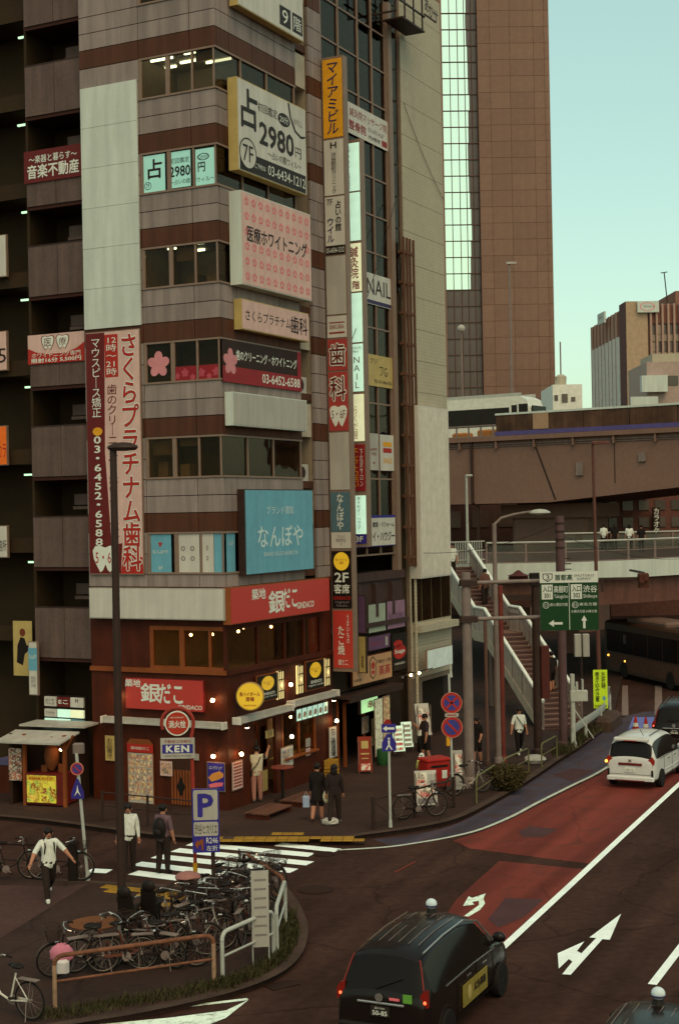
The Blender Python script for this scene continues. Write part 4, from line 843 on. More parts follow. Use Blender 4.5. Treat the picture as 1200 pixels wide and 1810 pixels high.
# --- window signs of the glazed block
GF = Face(RF.w(0, .12, 0), TR)
s = Sign(GF, 'clinic_window_sign', 'white clinic sign with red lettering behind the upper glazing bars', (613, 197, 685, 250), .055, .01, m_signw, bare=True); s.T('鍼灸院マッサージ院', m_inkr, .52, .28, .9, .28); s.T('整骨院', m_inkr, .25, .7, .4, .3, bold=.02); s.T('03-5457-4267', m_inkg, .7, .58, .4, .14); s.T('渋谷駅前', m_ink, .65, .82, .3, .14); s.P(m_inkr, .84, .72, .97, .92)
s = Sign(GF, 'nail_salon_sign', 'white sign with tall thin capital letters across two panes', (646, 487, 692, 541), .055, .01, m_signw, bare=True); s.T('NAIL', m_ink, .5, .42, .9, .5); s.P(m_inkb, 0, .86, 1, .98)
s = Sign(GF, 'torn_window_banner', 'torn yellowed paper banner in the window below the nail sign', (649, 629, 694, 684), .055, .01, m_cream, bare=True, cat='banner'); s.T('プジ', m_ink, .25, .2, .3, .16); s.T('フG', m_ink, .62, .5, .3, .3); s.T('TEL 03-3486-0726', m_ink, .6, .84, .7, .1)
s = Sign(GF, 'window_poster', 'white poster with red print in the fourth-floor pane', (652, 766, 669, 831), .055, .01, m_signg, bare=True, cat='poster'); s.T('HAPPY\nTIME', m_inkr, .5, .5, .8, .2); s.E(m_inkr, .5, .8, .08, .03)
s = Sign(GF, 'window_poster', 'white poster with yellow and red bars in the fourth-floor pane', (672, 769, 697, 832), .055, .01, m_signw, bare=True, cat='poster'); s.P(m_yellow, .2, .2, .8, .33); s.P(m_signred, .2, .37, .8, .5); s.T('SALE', m_yellow, .5, .72, .6, .14, bold=.02)
s = Sign(GF, 'housing_agent_sign', 'white estate agent sign with navy edges and black lettering over the stone cornice', (628, 911, 699, 966), .16, .05, m_signw, m_signblue); s.T('行・賃貸・リフォーム', m_ink, .62, .3, .68, .16, bold=.02); s.T('タイセイ・ハウジー', m_ink, .55, .68, .84, .3, bold=.02); s.P(m_signblue, 0, 0, 1, .08)
m_purp = mat('sign_purple', A(84, 58, 78))
s = Sign(GF, 'frosted_panel', 'pale frosted window panel over the ramen shops', (651, 1066, 682, 1118), .2, .05, mat('frosted_green', A(132, 140, 116)), m_dsteel, cat='panel')
s = Sign(GF, 'purple_panel', 'mauve sign panel next to the frosted window', (684, 1060, 716, 1111), .2, .05, mat('sign_mauve', A(122, 92, 104)), m_dsteel, cat='panel'); s.T('karaoke', m_purp, .5, .5, .8, .3)
s = Sign(GF, 'purple_panel', 'dark purple sign panel under the frosted window', (651, 1122, 691, 1148), .2, .05, m_purp, m_dsteel, cat='panel'); s.P(m_signg, .75, .2, .85, .8); s.T('ラウンジ', m_dr2, .35, .55, .5, .3)
s = Sign(GF, 'dumpling_shop_sign', 'tan shop sign with red lantern emblem and small lettering', (623, 1157, 693, 1206), .28, .08, mat('sign_tan', A(160, 122, 84)), m_wood); s.T('小籠包の王様', m_ink, .78, .3, .38, .14); s.T('蒸蒸', m_dr2, .8, .64, .3, .34, bold=.02); s.T('中華酒場', m_ink, .12, .8, .18, .1); s.poly(m_ink, [(.42, .2), (.5, .06), (.58, .2), (.58, .75), (.5, .9), (.42, .75)]); s.poly(mat('sign_tan', A(160, 122, 84)), [(.435, .22), (.5, .11), (.565, .22), (.565, .73), (.5, .85), (.435, .73)], y=-.009); s.E(m_dr2, .5, .4, .05, .13, y=-.012); s.P(m_dr2, .455, .58, .545, .7, y=-.012)
s = Sign(GF, 'curry_shop_sign', 'black shop sign with red rounded blob and white lettering', (693, 1119, 719, 1184), .28, .08, m_black, m_black); s.E(m_signred, .5, .5, .42, .2); s.E(m_signred, .4, .28, .3, .1); s.T('Suage', m_pw, .5, .5, .66, .14, bold=.02, y=-.012); s.T('HOKKAIDO', m_pw, .5, .82, .66, .06)
B3 = Face(RF.w(8.35, 0, 0), TL)
for nm, lab, r, m, tx in (('projecting_sign', 'small purple projecting sign behind the red panel', (632, 1052, 646, 1120), m_purp, ''), ('projecting_sign', 'small cream projecting sign hanging above the tan shop sign', (633, 1124, 647, 1190), m_cream, '酒場')):
    s = Sign(B3, nm, lab, r, 0, .12, m, m_dsteel); (tx and s.T(tx, m_ink, .5, .7, .3, .35, vertical=True))
s = Sign(GF, 'shop_light_box', 'green-lit light box with red emblem over the shop door', (638, 1231, 668, 1259), .5, .12, emit('mint_box', (.5, .85, .4), .55, .1), m_dsteel); s.T('串', m_signred, .55, .5, .3, .5, bold=.025); s.T('酒場', m_signred, .82, .55, .22, .25)
for r, lab, m in (((663, 1234, 677, 1337), 'tall pale hanging menu beside the shop door', collage('menu_sheet_a', [A(190, 190, 150), A(170, 180, 140), A(196, 190, 150), A(110, 90, 60)], 22, .12, A(200, 196, 160))), ((678, 1229, 690, 1335), 'tall food photo banner with red lettering beside the pale menu', collage('menu_sheet_b', [A(190, 170, 110), A(170, 60, 40), A(150, 130, 80), A(120, 90, 40)], 16, .1, A(180, 170, 130)))):
    s = Sign(GF, 'hanging_menu', lab, r, .62, .04, m, m_alu, cat='menu')
    if '678' in str(r): s.E(m_signred, .5, .5, .6, .1)
s = Sign(RF, 'blank_billboard', 'tall blank off-white billboard on the beige tiled wall', (742, 720, 795, 1020), .45, .45, mat('billboard_offwhite', A(184, 174, 150), rough=.5, streak=.08), m_signw, cat='billboard', inset=.06)
s = Sign(RF, 'blank_white_board', 'small blank pale board under the ledge of the beige block', (755, 1144, 800, 1180), .6, .1, mat('pale_board', A(196, 206, 190), rough=.4), m_alu, cat='board')
# spotlights over the shops
sp = thing('spotlight_rail', 'row of small spotlights on a rail above the pavement shops', 'lamp', GF.w(GF.at(735, 1192, .8)[0], -.8, GF.at(735, 1192, .8)[1]), TR)
obj('rail', MB().box(-1.6, 1.6, .0, .03, .06, .09).box(-.03, .03, .03, .8, .06, .09), m_black, sp)
for i in range(4): obj('spot', MB().lathe([(.035, -.02), (.05, .0), (.04, .06)], (-1.2 + .75 * i, 0, 0), 8), m_bulb if i in (1, 2) else m_steel, sp)
# air conditioners in the alcoves
for k_, lab in ((1, 'outdoor air conditioner in the fourth-floor alcove'), (2, 'outdoor air conditioner in the fifth-floor alcove'), (5, 'outdoor air conditioner in the alcove by the fortune sign')):
    t = thing('air_conditioner', lab, 'air conditioner', RF.w(5.42, .35, S0 + PIT * k_ - .06), TR, 'air conditioners in the alcoves')
    obj('casing', MB().bev(-.36, .36, -.14, .16, .0, .56, .02), m_signg, t); obj('fan_grille', MB().lathe([(.2, .0), (.2, .02), (.17, .025)], (-.08, -.14, .28), 16, 'y'), m_dsteel, t)

# smaller papers and clutter on the restaurant front
for i, (f_, r, m, lab) in enumerate(((LF, (283, 1345, 305, 1372), m_pink, 'small reddish food photo above the slatted door'), (LF, (338, 1332, 352, 1344), m_signg, 'small white notice near the hydrant post'), (LF, (186, 1300, 203, 1345), m_cream, 'narrow cream menu sheet left of the dark lamp post'), (RF, (541, 1305, 549, 1320), m_signg, 'tiny white notice on the serving hatch glass'), (RF, (541, 1322, 549, 1336), m_pink, 'tiny pink notice on the serving hatch glass'), (RF, (470, 1290, 484, 1304), m_cream, 'small cream tag above the entrance door'), (GF, (640, 1266, 652, 1296), m_signg, 'framed white menu on the shop door'), (GF, (657, 1270, 662, 1318), m_cream, 'narrow cream strip beside the shop door'))):
    s = Sign(f_, 'paper_notice', lab, r, .07, .02, m, m_alu, cat='notice', inset=.012)
    if i in (0, 6): s.P(collage('notice_print', [A(130, 60, 36), A(170, 110, 60), A(90, 50, 34)], 12), .12, .15, .88, .85)
    elif i in (1, 3, 4): [s.P(m_inkg, .15, .2 + .25 * q, .85, .3 + .25 * q) for q in range(3)]
    else: s.T('酒場' if i == 5 else 'お品書き', m_ink, .5, .5, .6, .8, vertical=i != 5)
for k_, lab in enumerate(('lower yellow bottle crate past the serving hatch', 'upper yellow bottle crate past the serving hatch')):
    t = thing('bottle_crate', lab, 'crate', RF.w(5.95, -.35, ZP + .32 * k_), TR + R(6 * k_)); mb = MB().box(-.22, .22, -.17, .17, 0, .03)
    for z_ in (.0, .1, .2): mb.box(-.22, .22, -.17, -.15, z_ + .02, z_ + .09).box(-.22, .22, .15, .17, z_ + .02, z_ + .09).box(-.22, -.2, -.15, .15, z_ + .02, z_ + .09).box(.2, .22, -.15, .15, z_ + .02, z_ + .09)
    for a_ in (-.21, .19): mb.box(a_, a_ + .02, -.172, -.15, 0, .3).box(a_, a_ + .02, .15, .172, 0, .3)
    obj('crate', mb, mat('crate_yellow', A(150, 112, 36)), t)
# ================================================================== tower
TW = Face(D(850, 300, 180).to_2d().to_3d(), R(1.5))
tw = thing('office_tower', 'brown granite tower with a tall strip of mirror glass rising out of the photo', 'tower', TW.O, TW.th)
cols_ = [TW.at(p, 400)[0] for p in (849, 871, 906, 948, 967, 976)]
obj('core', MB().box(cols_[0] + .02, cols_[-1] - .02, .06, 20, 0, 80), m_towerj, tw)
tws = [MB().box(a + .018, b - .018, 0, .06, .018, 1.982).mesh('granite_panel') for a, b in zip(cols_, cols_[1:])]
for r in range(4, 38):
    for me in tws: obj('granite_panel', me, m_tower, tw, (0, 0, r * 2.0))
gx = [TW.at(p, 400, -.8)[0] for p in (778, 786, 800, 814, 826, 838, 849)]
obj('side_pier', MB().box(gx[0], gx[1], .3, 12, 0, 80), m_tower, tw); obj('recess_wall', MB().box(gx[1], gx[-1], 1.2, 12, 0, 80), m_towerj, tw)
m_tdark = mat('tower_glass_dark_reflection', A(74, 60, 52), rough=.25, var=.3, scale=.4, spec=.4)  # dark tone painted in for a building reflected in the right-hand glass
fr = MB()
for r in range(6, 38): fr.box(gx[1], gx[-1], .76, 1.1, r * 2.0 - .045, r * 2.0 + .045)
for x in gx[1:]: fr.box(x - .03, x + .03, .8, 1.1, 10, 78)
obj('glazing_frame', fr, m_towerj, tw)
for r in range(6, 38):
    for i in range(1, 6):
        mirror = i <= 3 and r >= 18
        if i == 4 and r >= 18: fw_ = (gx[5] - gx[4] - .1) * (.15 + .5 * abs(math.sin(r * .37)) * (.5 + .5 * random.random())); obj('reflection_sliver', MB().box(gx[4] + .05, gx[4] + .05 + fw_, .88, .895, r * 2.0 + .08, r * 2.0 + 1.92), m_mirror, tw)  # mirrored sliver shaping the ragged edge of the reflection in the glass
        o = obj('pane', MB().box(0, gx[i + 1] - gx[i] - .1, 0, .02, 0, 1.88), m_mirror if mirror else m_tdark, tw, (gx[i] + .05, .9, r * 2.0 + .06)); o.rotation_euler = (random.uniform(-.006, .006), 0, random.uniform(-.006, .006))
# ================================================================== elevated expressway
EX = Face(Vector((11.3, 105, 0)), R(-34.8))
ex = thing('elevated_expressway', 'brown concrete expressway viaduct crossing behind the footbridge', 'viaduct', EX.O, EX.th)
obj('girder', MB().plate([(-40, 14.0), (45, 14.0), (45, 12.4), (14, 10.25), (4, 9.4), (-40, 9.3)], 0, 13), m_conc, ex)
obj('web_joint', MB().plate([(3.0, 13.4), (3.12, 13.4), (4.6, 9.6), (4.5, 9.55)], -.03, .0), m_dsteel, ex)
m_par = mat('parapet_panel', A(74, 52, 36), rough=.7, var=.45, scale=.5, streak=.3)
for i in range(9): obj('parapet_panel', MB().box(.05 + 3.4 * i, 3.4 + 3.4 * i, -.15, .1, 14.2 + .0, 15.65), m_par, ex)
obj('coping', MB().box(0, 45, -.2, .2, 15.66, 15.8), m_wht, ex); obj('blue_stripe', MB().box(0, 45, -.22, -.155, 14.2, 14.5), mat('stripe_blue', A(72, 64, 100)), ex); obj('pale_post', MB().box(3.0, 4.2, -.2, -.16, 14.55, 15.65), mat('panel_tan', A(140, 112, 82)), ex)
lp = MB()
for i in range(14): lp.box(-.3 - 1.0 * i, -.2 - 1.0 * i, -.1, .0, 14, 15.0)
lp.box(-14, 0, -.1, 0, 14.95, 15.05).box(-14, 0, -.12, .02, 14, 14.25)
obj('guard_railing', lp, m_steel, ex)
for i in range(6): obj('machinery', MB().bev(-1.9 - 2.1 * i, -.5 - 2.1 * i, .5, 1.3, 14, 14.75 - .15 * (i % 2), .1), mat('rust_orange', A(150, 98, 48)), ex)
obj('far_parapet', MB().box(-40, 45, 12.6, 12.9, 14, 15.2), m_conc, ex)
for x in (-8, 9, 16, 23): obj('web_joint', MB().box(x, x + .06, -.02, .0, 10.6 if x > 6 else 9.5, 13.9), m_dsteel, ex)
obj('drainpipe', MB().tube([(-2.0, -.12, 13.9), (-2.0, -.12, 9.5), (-1.8, .3, 9.2), (-1.8, .3, 1)], .11, 8), m_dsteel, ex); obj('conduit', MB().tube([(-20, -.06, 13.6), (44, -.06, 13.6)], .05, 6).tube([(-20, -.05, 13.45), (44, -.05, 13.45)], .03, 6), m_steel, ex); obj('deck_lip', MB().box(-40, 45, -.35, 0, 13.85, 14.18), m_conc, ex)
for x in range(-12, 30, 3): obj('bracket', MB().box(x, x + .12, -.3, 0, 13.3, 13.84), m_conc, ex)
for x, z_, h_ in ((6.2, 11.2, .9), (10.8, 12.0, .6), (-5, 11.0, 1.0)): obj('junction_box', MB().box(x, x + .5, -.15, 0, z_, z_ + h_), m_steel, ex)
pr = thing('viaduct_pier', 'broad concrete pier under the expressway', 'pier', EX.w(3.2, 3, 0), EX.th); obj('column', MB().bev(-3.8, 2.2, 0, 4, 0, 9.35, .3), m_conc, pr); obj('pier_cap', MB().box(-4.4, 2.8, -.4, 4.4, 8.3, 9.28), m_conc, pr)
rp = thing('ramp_slab', 'dark ramp underside passing behind the viaduct', 'ramp', Vector((16, 118, 0)), R(-6)); obj('slab', MB().bev(-2, 9, 0, 5, 9.9, 10.6, .2), m_dsteel, rp); obj('column', MB().box(5, 5.6, 1, 3, 0, 9.9), m_dsteel, rp)
# coach on the expressway
m_busw = mat('coach_white', A(186, 184, 160), rough=.4, coat=.3); m_blk = mat('black_glass', A(26, 20, 15), rough=.15, spec=.15, var=.05)
cx_ = EX.at(940, 730, -4.5)[0]
co = thing('white_coach', 'white coach with long black window band on the expressway', 'bus', EX.w(cx_ - 5.6, 4.5, 14.0), EX.th)
L2 = 5.6
prof = [(-L2, .35), (L2 - .1, .35), (L2, .9), (L2 - .15, 2.2), (L2 - .5, 3.1), (L2 - 1.0, 3.35), (-L2 + .3, 3.35), (-L2, 3.0)]
obj('body', MB().plate(prof, 0, 2.4), m_busw, co); obj('window_band', MB().box(-L2 + .3, L2 - 1.9, -.02, .0, 1.2, 2.55), m_blk, co)
for i in range(6): obj('window_post', MB().box(-L2 + 1.5 + 1.35 * i, -L2 + 1.53 + 1.35 * i, -.03, -.021, 1.2, 2.55), m_ink, co)
obj('door_window', MB().box(L2 - 1.7, L2 - 1.25, -.02, 0, 1.3, 2.7).box(L2 - 1.1, L2 - .35, -.02, 0, 1.5, 2.75), m_blk, co); obj('windscreen', MB().box(L2 - .12, L2 + .01, .15, 2.25, 1.3, 2.6), m_blk, co)
for x in (-3.4, 3.2): obj('wheel', MB().lathe([(.48, -.28), (.5, -.26), (.5, 0), (.46, .02)], (x, 0, .5), 18, 'y'), m_black, co)
obj('roof_rail', MB().box(-L2 + .4, L2 - .9, .05, .1, 3.36, 3.6).box(-L2 + .4, L2 - .9, 2.3, 2.35, 3.36, 3.6), m_wsteel, co)
# lamps standing on the viaduct
for px, yt, lab, hd in ((905, 465, 'slim tall lamp post on the expressway in front of the tower', 1), (818, 583, 'short lamp post beside the coach on the expressway', 0)):
    p = D(px, 735, 112); zt = D(px, yt, 112).z
    t = thing('viaduct_lamp', lab, 'lamp post', (p.x, p.y, 14.0)); obj('pole', MB().tube([(0, 0, 0), (-.01 * 1, 0, zt - 14.0)], [.11, .06], 8), m_steel, t); obj('lamp_head', MB().cbox((.15 if hd else 0, 0, zt - 14.0), (.75 if hd else .45, .3, .16)) if hd else MB().ball((0, 0, zt - 13.9), .3, 10, 8), m_signg, t)
# ================================================================== far buildings
K = D(1112, 720, 150); K.z = 0
F1 = Face(K, R(2)); F2a = math.atan2(-.996, .092); F2 = Face(K, F2a)
br = thing('finned_office_block', 'brown finned office block with white roof signs on the skyline', 'building', K, R(2))
obj('mass', MB().box(.3, 24, .3, 17, 0, 29.6).box(6, 20, 4, 12, 29.6, 31.5), mat('far_brown', A(116, 84, 66)), br); obj('corner_pier', MB().box(-.2, 2.0, -.1, .3, 0, 29.9), mat('far_beige', A(150, 126, 96)), br)
for i in range(16): obj('fin', MB().box(2.2 + .6 * i, 2.4 + .6 * i, -.3, .3, 9, 29.6), mat('far_fin', A(146, 118, 98)), br)
for r in range(7):
    obj('spandrel', MB().box(2.4, 11.4, .12, .29, 15.0 + 1.8 * r, 15.7 + 1.8 * r), mat('far_blind', A(150, 136, 112)), br)
    for i in range(15): obj('window', MB().box(2.42 + .6 * i, 2.78 + .6 * i, .1, .29, 15.75 + 1.8 * r, 16.7 + 1.8 * r), mat('far_glass', A(70, 56, 46), rough=.2, spec=.5, rnd=.4) if (r * 2 + i * 3) % 5 else mat('far_blind', A(150, 136, 112)), br)
obj('crown', MB().box(2.3, 24, .0, .29, 27.6, 29.5), mat('far_crown', A(104, 68, 54)), br)
sb = obj('corner_mass', MB().box(-.25, .3, .0, 2.8, 0, 29.9), mat('far_purple', A(86, 58, 52)), br)
for i in range(8):
    y = 3.4 + 1.75 * i; zt = 26.7
    obj('glazed_strip', MB().box(-.3, .28, y, y + .95, 4, zt), mat('far_pale_glass', A(190, 196, 178), rough=.15, spec=.5), br); obj('fin', MB().box(-.22, .28, y + .98, y + 1.72, 4, 29.4), mat('far_fin', A(146, 118, 98)), br); obj('crown_slot', MB().box(-.12, .28, y, y + .95, zt, 29.4), mat('far_crown', A(104, 68, 54)), br)
s = Sign(F1, 'roof_logo_board', 'white roof board with a faint swoosh logo facing the avenue', (1126, 532, 1164, 552), .5, .2, m_wht, m_wht, inset=.05); s.E(m_pinkp, .45, .5, .35, .38, ring=.12); s.T('infoware', m_inkg, .52, .45, .5, .22)
s = Sign(Face(F1.w(0, 0, 0), F2a), 'roof_logo_board', 'narrow white roof board on the receding side of the finned block', (1055, 553, 1067, 573), .5, .2, m_wht, m_wht); s.T('in', m_inkg, .5, .4, .5, .3)
an = thing('roof_antenna', 'thin T-shaped antenna on the roof of the finned block', 'antenna', F1.w(5.2, 4, 29.6)); obj('mast', MB().tube([(0, 0, 0), (-.35, 0, 3.9)], .06, 6).tube([(-.7, 0, 3.8), (.0, 0, 3.9)], .05, 6), m_dsteel, an)
def small_block(name, label, px0, px1, yt, Y, m, wins, extra=None):
    a, b = D(px0, yt, Y), D(px1, yt, Y); t = thing(name, label, 'building', (a.x, Y, 0)); w = b.x - a.x
    obj('wall', MB().box(0, w, 0, 8, 0, a.z), m, t)
    for i, (fx, fz, fw, fh) in enumerate(wins): obj('window', MB().box(fx * w, (fx + fw) * w, -.08, -.01, a.z - fz - fh, a.z - fz), mat('far_glass', A(70, 56, 46), rough=.2), t)
    if extra: extra(t, w, a.z)
    return t
def aerial(t, w, z): obj('rooftop_tank', MB().lathe([(.5, z), (.55, z + 1.0), (.3, z + 1.2)], (w * .45, 3, 0), 10), m_beige, t); obj('aerial', MB().tube([(w * .45, 3, z + 1), (w * .45, 3, z + 4.4)], .07, 6), m_steel, t)
small_block('white_apartment_block', 'small white apartment block with a roof tank between tower and finned block', 976, 1028, 680, 140, mat('far_white', A(196, 192, 168)), [(.05, 1.0, .12, .5), (.3, .9, .2, .8), (.62, 1.2, .14, .4), (.35, 2.9, .15, .5)], aerial)
small_block('grey_terrace_block', 'grey stepped block with white balconies above the parapet', 1142, 1215, 640, 125, mat('far_grey', A(146, 126, 108)), [(.1, 1.6, .2, 1.0), (.45, 1.2, .3, .8)], lambda t, w, z: [obj('balcony', MB().box(-.6, w * .45, -.8, -.02, z - 2.6, z - 1.2), m_wht, t), obj('balcony', MB().box(-1.6, w * .2, -1.0, -.81, z - 4.2, z - 3.0), m_wht, t), obj('penthouse', MB().box(w * .2, w, 1, 6, z, z + .8), m_beige, t)])
small_block('brick_block_under_viaduct', 'reddish brick block with shop signs seen beneath the viaduct', 1000, 1260, 872, 121, mat('far_brick', A(92, 58, 46), var=.2), [(.05 + .11 * i, .7, .07, .8) for i in range(9)] + [(.05 + .11 * i, 2.1, .07, .8) for i in range(9)])
small_block('dim_block_under_viaduct', 'dim brown block with pipes behind the stair head', 760, 1002, 880, 126, mat('far_dim', A(66, 46, 38), var=.2), [(.1, 1.2, .12, 1.4), (.3, 1.2, .12, 1.4), (.5, 1.2, .12, 1.4)])
BF = Face(D(1100, 900, 120.6).to_2d().to_3d(), 0)
s = Sign(BF, 'karaoke_sign', 'white vertical katakana sign under the viaduct', (1153, 897, 1166, 944), .3, .2, m_dsteel, m_dsteel); s.T('カラオケ', m_pw, .5, .5, .7, .94, vertical=True, bold=.03, y=-.02)
s = Sign(BF, 'white_vertical_sign', 'thin white vertical sign beside the thin dark lamp post', (1072, 893, 1079, 932), .3, .2, m_wht, m_dsteel); s.T('居酒屋', m_ink, .5, .5, .6, .9, vertical=True, y=-.02)
s = Sign(BF, 'yellow_sign', 'small yellow sign below the viaduct pier', (1015, 917, 1023, 934), .3, .2, m_yellow, m_dsteel)
# ================================================================== footbridge
DZ = 6.2
fe = [G(770, 1001, DZ), G(860, 1000, DZ), G(1000, 998, DZ), G(1100, 994, DZ), G(1200, 989, DZ), G(1300, 982, DZ)]
fe = [Vector((p.x, p.y, 0)) for p in fe]
be = [Vector((40, 100, 0)), Vector((18, 96, 0)), Vector((3, 97, 0))]
fb = thing('footbridge', 'wide pedestrian footbridge with white fascia and glass railing', 'footbridge', (0, 0, 0))
obj('deck', MB().prism([(p.x, p.y) for p in fe + be], 5.95, DZ), m_pave2, fb)
off = Vector((0, .35, 0))
fas = MB(); gird = MB()
for a, b in zip(fe, fe[1:]):
    for mb, o_, z0, z1 in ((fas, Vector((0, -.1, 0)), 5.42, 6.3), (gird, off, 4.1, 5.94)):
        p, q = a + o_, b + o_; mb._add([(p.x, p.y, z0), (q.x, q.y, z0), (q.x, q.y, z1), (p.x, p.y, z1), (p.x, p.y + .09, z0), (q.x, q.y + .09, z0), (q.x, q.y + .09, z1), (p.x, p.y + .09, z1)], [(0, 1, 2, 3), (7, 6, 5, 4), (3, 2, 6, 7), (1, 0, 4, 5)])
obj('fascia', fas, m_wht, fb); obj('edge_girder', gird, mat('girder_brown', A(88, 58, 46), streak=.2), fb)
obj('inner_girder', MB().box(2, 30, 82, 82.4, 4.0, 5.9).box(2, 30, 92, 92.4, 4.0, 5.9), m_dsteel, fb)
m_pg = glass('railing_glass', (.62, .68, .58), refl=.08, rough=.15)
def railing(P, zb, parent, step=1.88, h=1.12):
    acc = 0.0; tot = [(P[i + 1] - P[i]).length for i in range(len(P) - 1)]; L = sum(tot); n = int(L / step)
    def at(d):
        for i, t in enumerate(tot):
            if d <= t or i == len(tot) - 1: return P[i].lerp(P[i + 1], d / t)
            d -= t
    pts = [at(i * L / n) for i in range(n + 1)]
    for p in pts: obj('railing_post', MB().box(-.05, .05, -.06, .06, 0, h), m_steel, parent, (p.x, p.y, zb))
    obj('handrail', MB().tube([(p.x, p.y, zb + h) for p in pts], .05, 6), m_wsteel, parent); obj('lower_rail', MB().tube([(p.x, p.y, zb + .12) for p in pts], .035, 6).tube([(p.x, p.y, zb + h * .55) for p in pts], .025, 6), m_steel, parent)
    for p, q in zip(pts, pts[1:]):
        d = (q - p); u = d.normalized(); a, b = p + u * .1, q - u * .1
        obj('glass_panel', MB()._add([(a.x, a.y, zb + .18), (b.x, b.y, zb + .18), (b.x, b.y, zb + h - .12), (a.x, a.y, zb + h - .12)], [(0, 1, 2, 3)]), m_pg, parent)
railing([p + Vector((0, .02, 0)) for p in fe[1:]], DZ, fb); railing([Vector((14, 95.5, 0)), Vector((40, 99, 0))], DZ, fb, 2.4)
wp = MB()
for i in range(16): wp.box(-.02, .02, i * .14 - .02, i * .14 + .02, 0, 1.2)
for zz in (.3, .75, 1.2): wp.box(-.025, .025, 0, 2.3, zz, zz + .05)
p = G(800, 1003, DZ); obj('picket_railing', wp, m_wsteel, fb, (p.x - .3, p.y + .2, DZ), R(-60))
for x, y in ((9.5, 78), (20.5, 80), (14, 90), (6, 90)): obj('column', MB().bev(-.45, .45, -.45, .45, 0, 5.94, .1), m_conc, fb, (x, y, 0))
obj('brown_beam', MB().box(6.9, 12.3, 72.35, 72.6, 4.5, 4.75), m_dsteel, fb)
# ------------------------------------------------ stairs
S_t = Vector((5.5, 71.8, DZ)); S_b = Vector((8.8, 59.1, ZP))
hd = Vector((S_b.x - S_t.x, S_b.y - S_t.y, 0)); run = hd.length; ang = math.atan2(hd.y, hd.x)
st = thing('footbridge_stairs', 'long straight stairs with white handrails and pale side panels down to the pavement', 'stairs', (S_t.x, S_t.y, 0), ang)
N = 36; rise = (DZ - ZP) / N; W2 = .8
LAND = (16, 2.0)                     # landing after step 16
tread = (run - 1.3) / N
xs = []; x = 0
for i in range(N):
    if i == LAND[0]: x += 1.3
    xs.append(x); x += tread
sm = MB().box(0, tread + .03, -W2, W2, -.07, 0).box(tread - .03, tread + .0, -W2, W2, -rise, -.07)
sme = sm.mesh('step')
for i in range(N):
    z = DZ - rise * i; obj('step', sme, mat('stair_concrete', A(86, 64, 56), rnd=.12), st, (xs[i], 0, z))
    if i % 1 == 0: obj('step_nosing', MB().box(xs[i] + tread - .06, xs[i] + tread + .035, -W2, W2, z + .002, z + .02), mat('stair_nosing', A(122, 96, 80)), st)
zl = DZ - rise * LAND[0] + 0; obj('landing', MB().box(xs[LAND[0] - 1] + tread, xs[LAND[0]] + .05, -W2, W2, zl - .12, zl), m_conc, st)
xl0, xl1 = xs[LAND[0] - 1] + tread, xs[LAND[0]]
zend = ZP + .05
path = [(0, DZ), (xl0, zl), (xl1, zl), (xs[-1] + tread, zend)]
m_sp = mat('stair_panel', A(166, 146, 122), rough=.6, streak=.12)
for sgn in (-1, 1):
    y = sgn * (W2 + .03)
    for a, b in zip(path, path[1:]):
        n = max(1, int(round((b[0] - a[0]) / 1.15)))
        for k in range(n):
            f0, f1 = k / n, (k + 1) / n; x0, x1 = a[0] + (b[0] - a[0]) * f0 + .03, a[0] + (b[0] - a[0]) * f1 - .03; z0, z1 = a[1] + (b[1] - a[1]) * f0, a[1] + (b[1] - a[1]) * f1
            obj('side_panel', MB().plate([(x0, z0 + .0), (x1, z1 + .0), (x1, z1 + .98), (x0, z0 + .98)], y - .02, y + .02), m_sp, st); obj('baluster', MB().box(x1 + .01, x1 + .05, y - .03, y + .03, z1 - .1, z1 + 1.02), m_steel, st)
    obj('handrail', MB().tube([(px_, y, pz + 1.08) for px_, pz in path], .075, 8), mat('handrail_white', A(205, 205, 182), rough=.35), st)
    obj('inner_rail', MB().tube([(px_, y * .92, pz + .78) for px_, pz in path], .03, 6), m_steel, st)
    sg = MB()
    for a, b in zip(path, path[1:]): sg.plate([(a[0], a[1] - .42), (b[0], b[1] - .42), (b[0], b[1] + .02), (a[0], a[1] + .02)], y - .05, y + .05)
    obj('stringer', sg, mat('stringer_pale', A(166, 150, 122), streak=.1), st)
obj('stair_column', MB().bev(xl0 + .2, xl0 + .7, -.3, .3, 0, zl - .4, .05), m_conc, st)
# ================================================================== poles and street lamps
def pole(name, label, base, r, h, m, cat='pole', extra=None, lean=(0, 0), n=12):
    t = thing(name, label, cat, (base.x, base.y, base.z)); rr = r if isinstance(r, tuple) else (r, r)
    obj('pole', MB().tube([(0, 0, -.02), (lean[0] * .5, lean[1] * .5, h / 2), (lean[0], lean[1], h)], [rr[0], (rr[0] + rr[1]) / 2, rr[1]], n), m, t, smooth=True)
    obj('base_collar', MB().lathe([(rr[0] * 1.5, 0), (rr[0] * 1.4, .15), (rr[0] * 1.05, .22)], n=n), m, t)
    return t
b = G(217, 1655, ZP); zt = D(206, 795, b.y).z
t = pole('street_lamp', 'tall dark street lamp post standing among the bicycles', b, (.092, .075), zt - ZP, m_dsteel, 'lamp post')
obj('lamp_head', MB().lathe([(.02, .14), (.2, .12), (.34, .05), (.36, .0), (.3, -.06), (.1, -.08)], n=18).xf(Matrix.Translation((.2, 0, zt - ZP + .04)) @ Matrix.Diagonal((.92, .55, .85, 1))), m_dsteel, t, smooth=True)
b = G(830, 1384, ZP); zt = D(822, 1012, b.y).z
gt = pole('sign_gantry_pole', 'thick grey gantry pole carrying the green expressway sign', b, (.17, .15), zt - ZP, m_steel)
zs = D(900, 1028, b.y).z - ZP, D(900, 1092, b.y).z - ZP
L3 = D(958, 1060, b.y).x - b.x
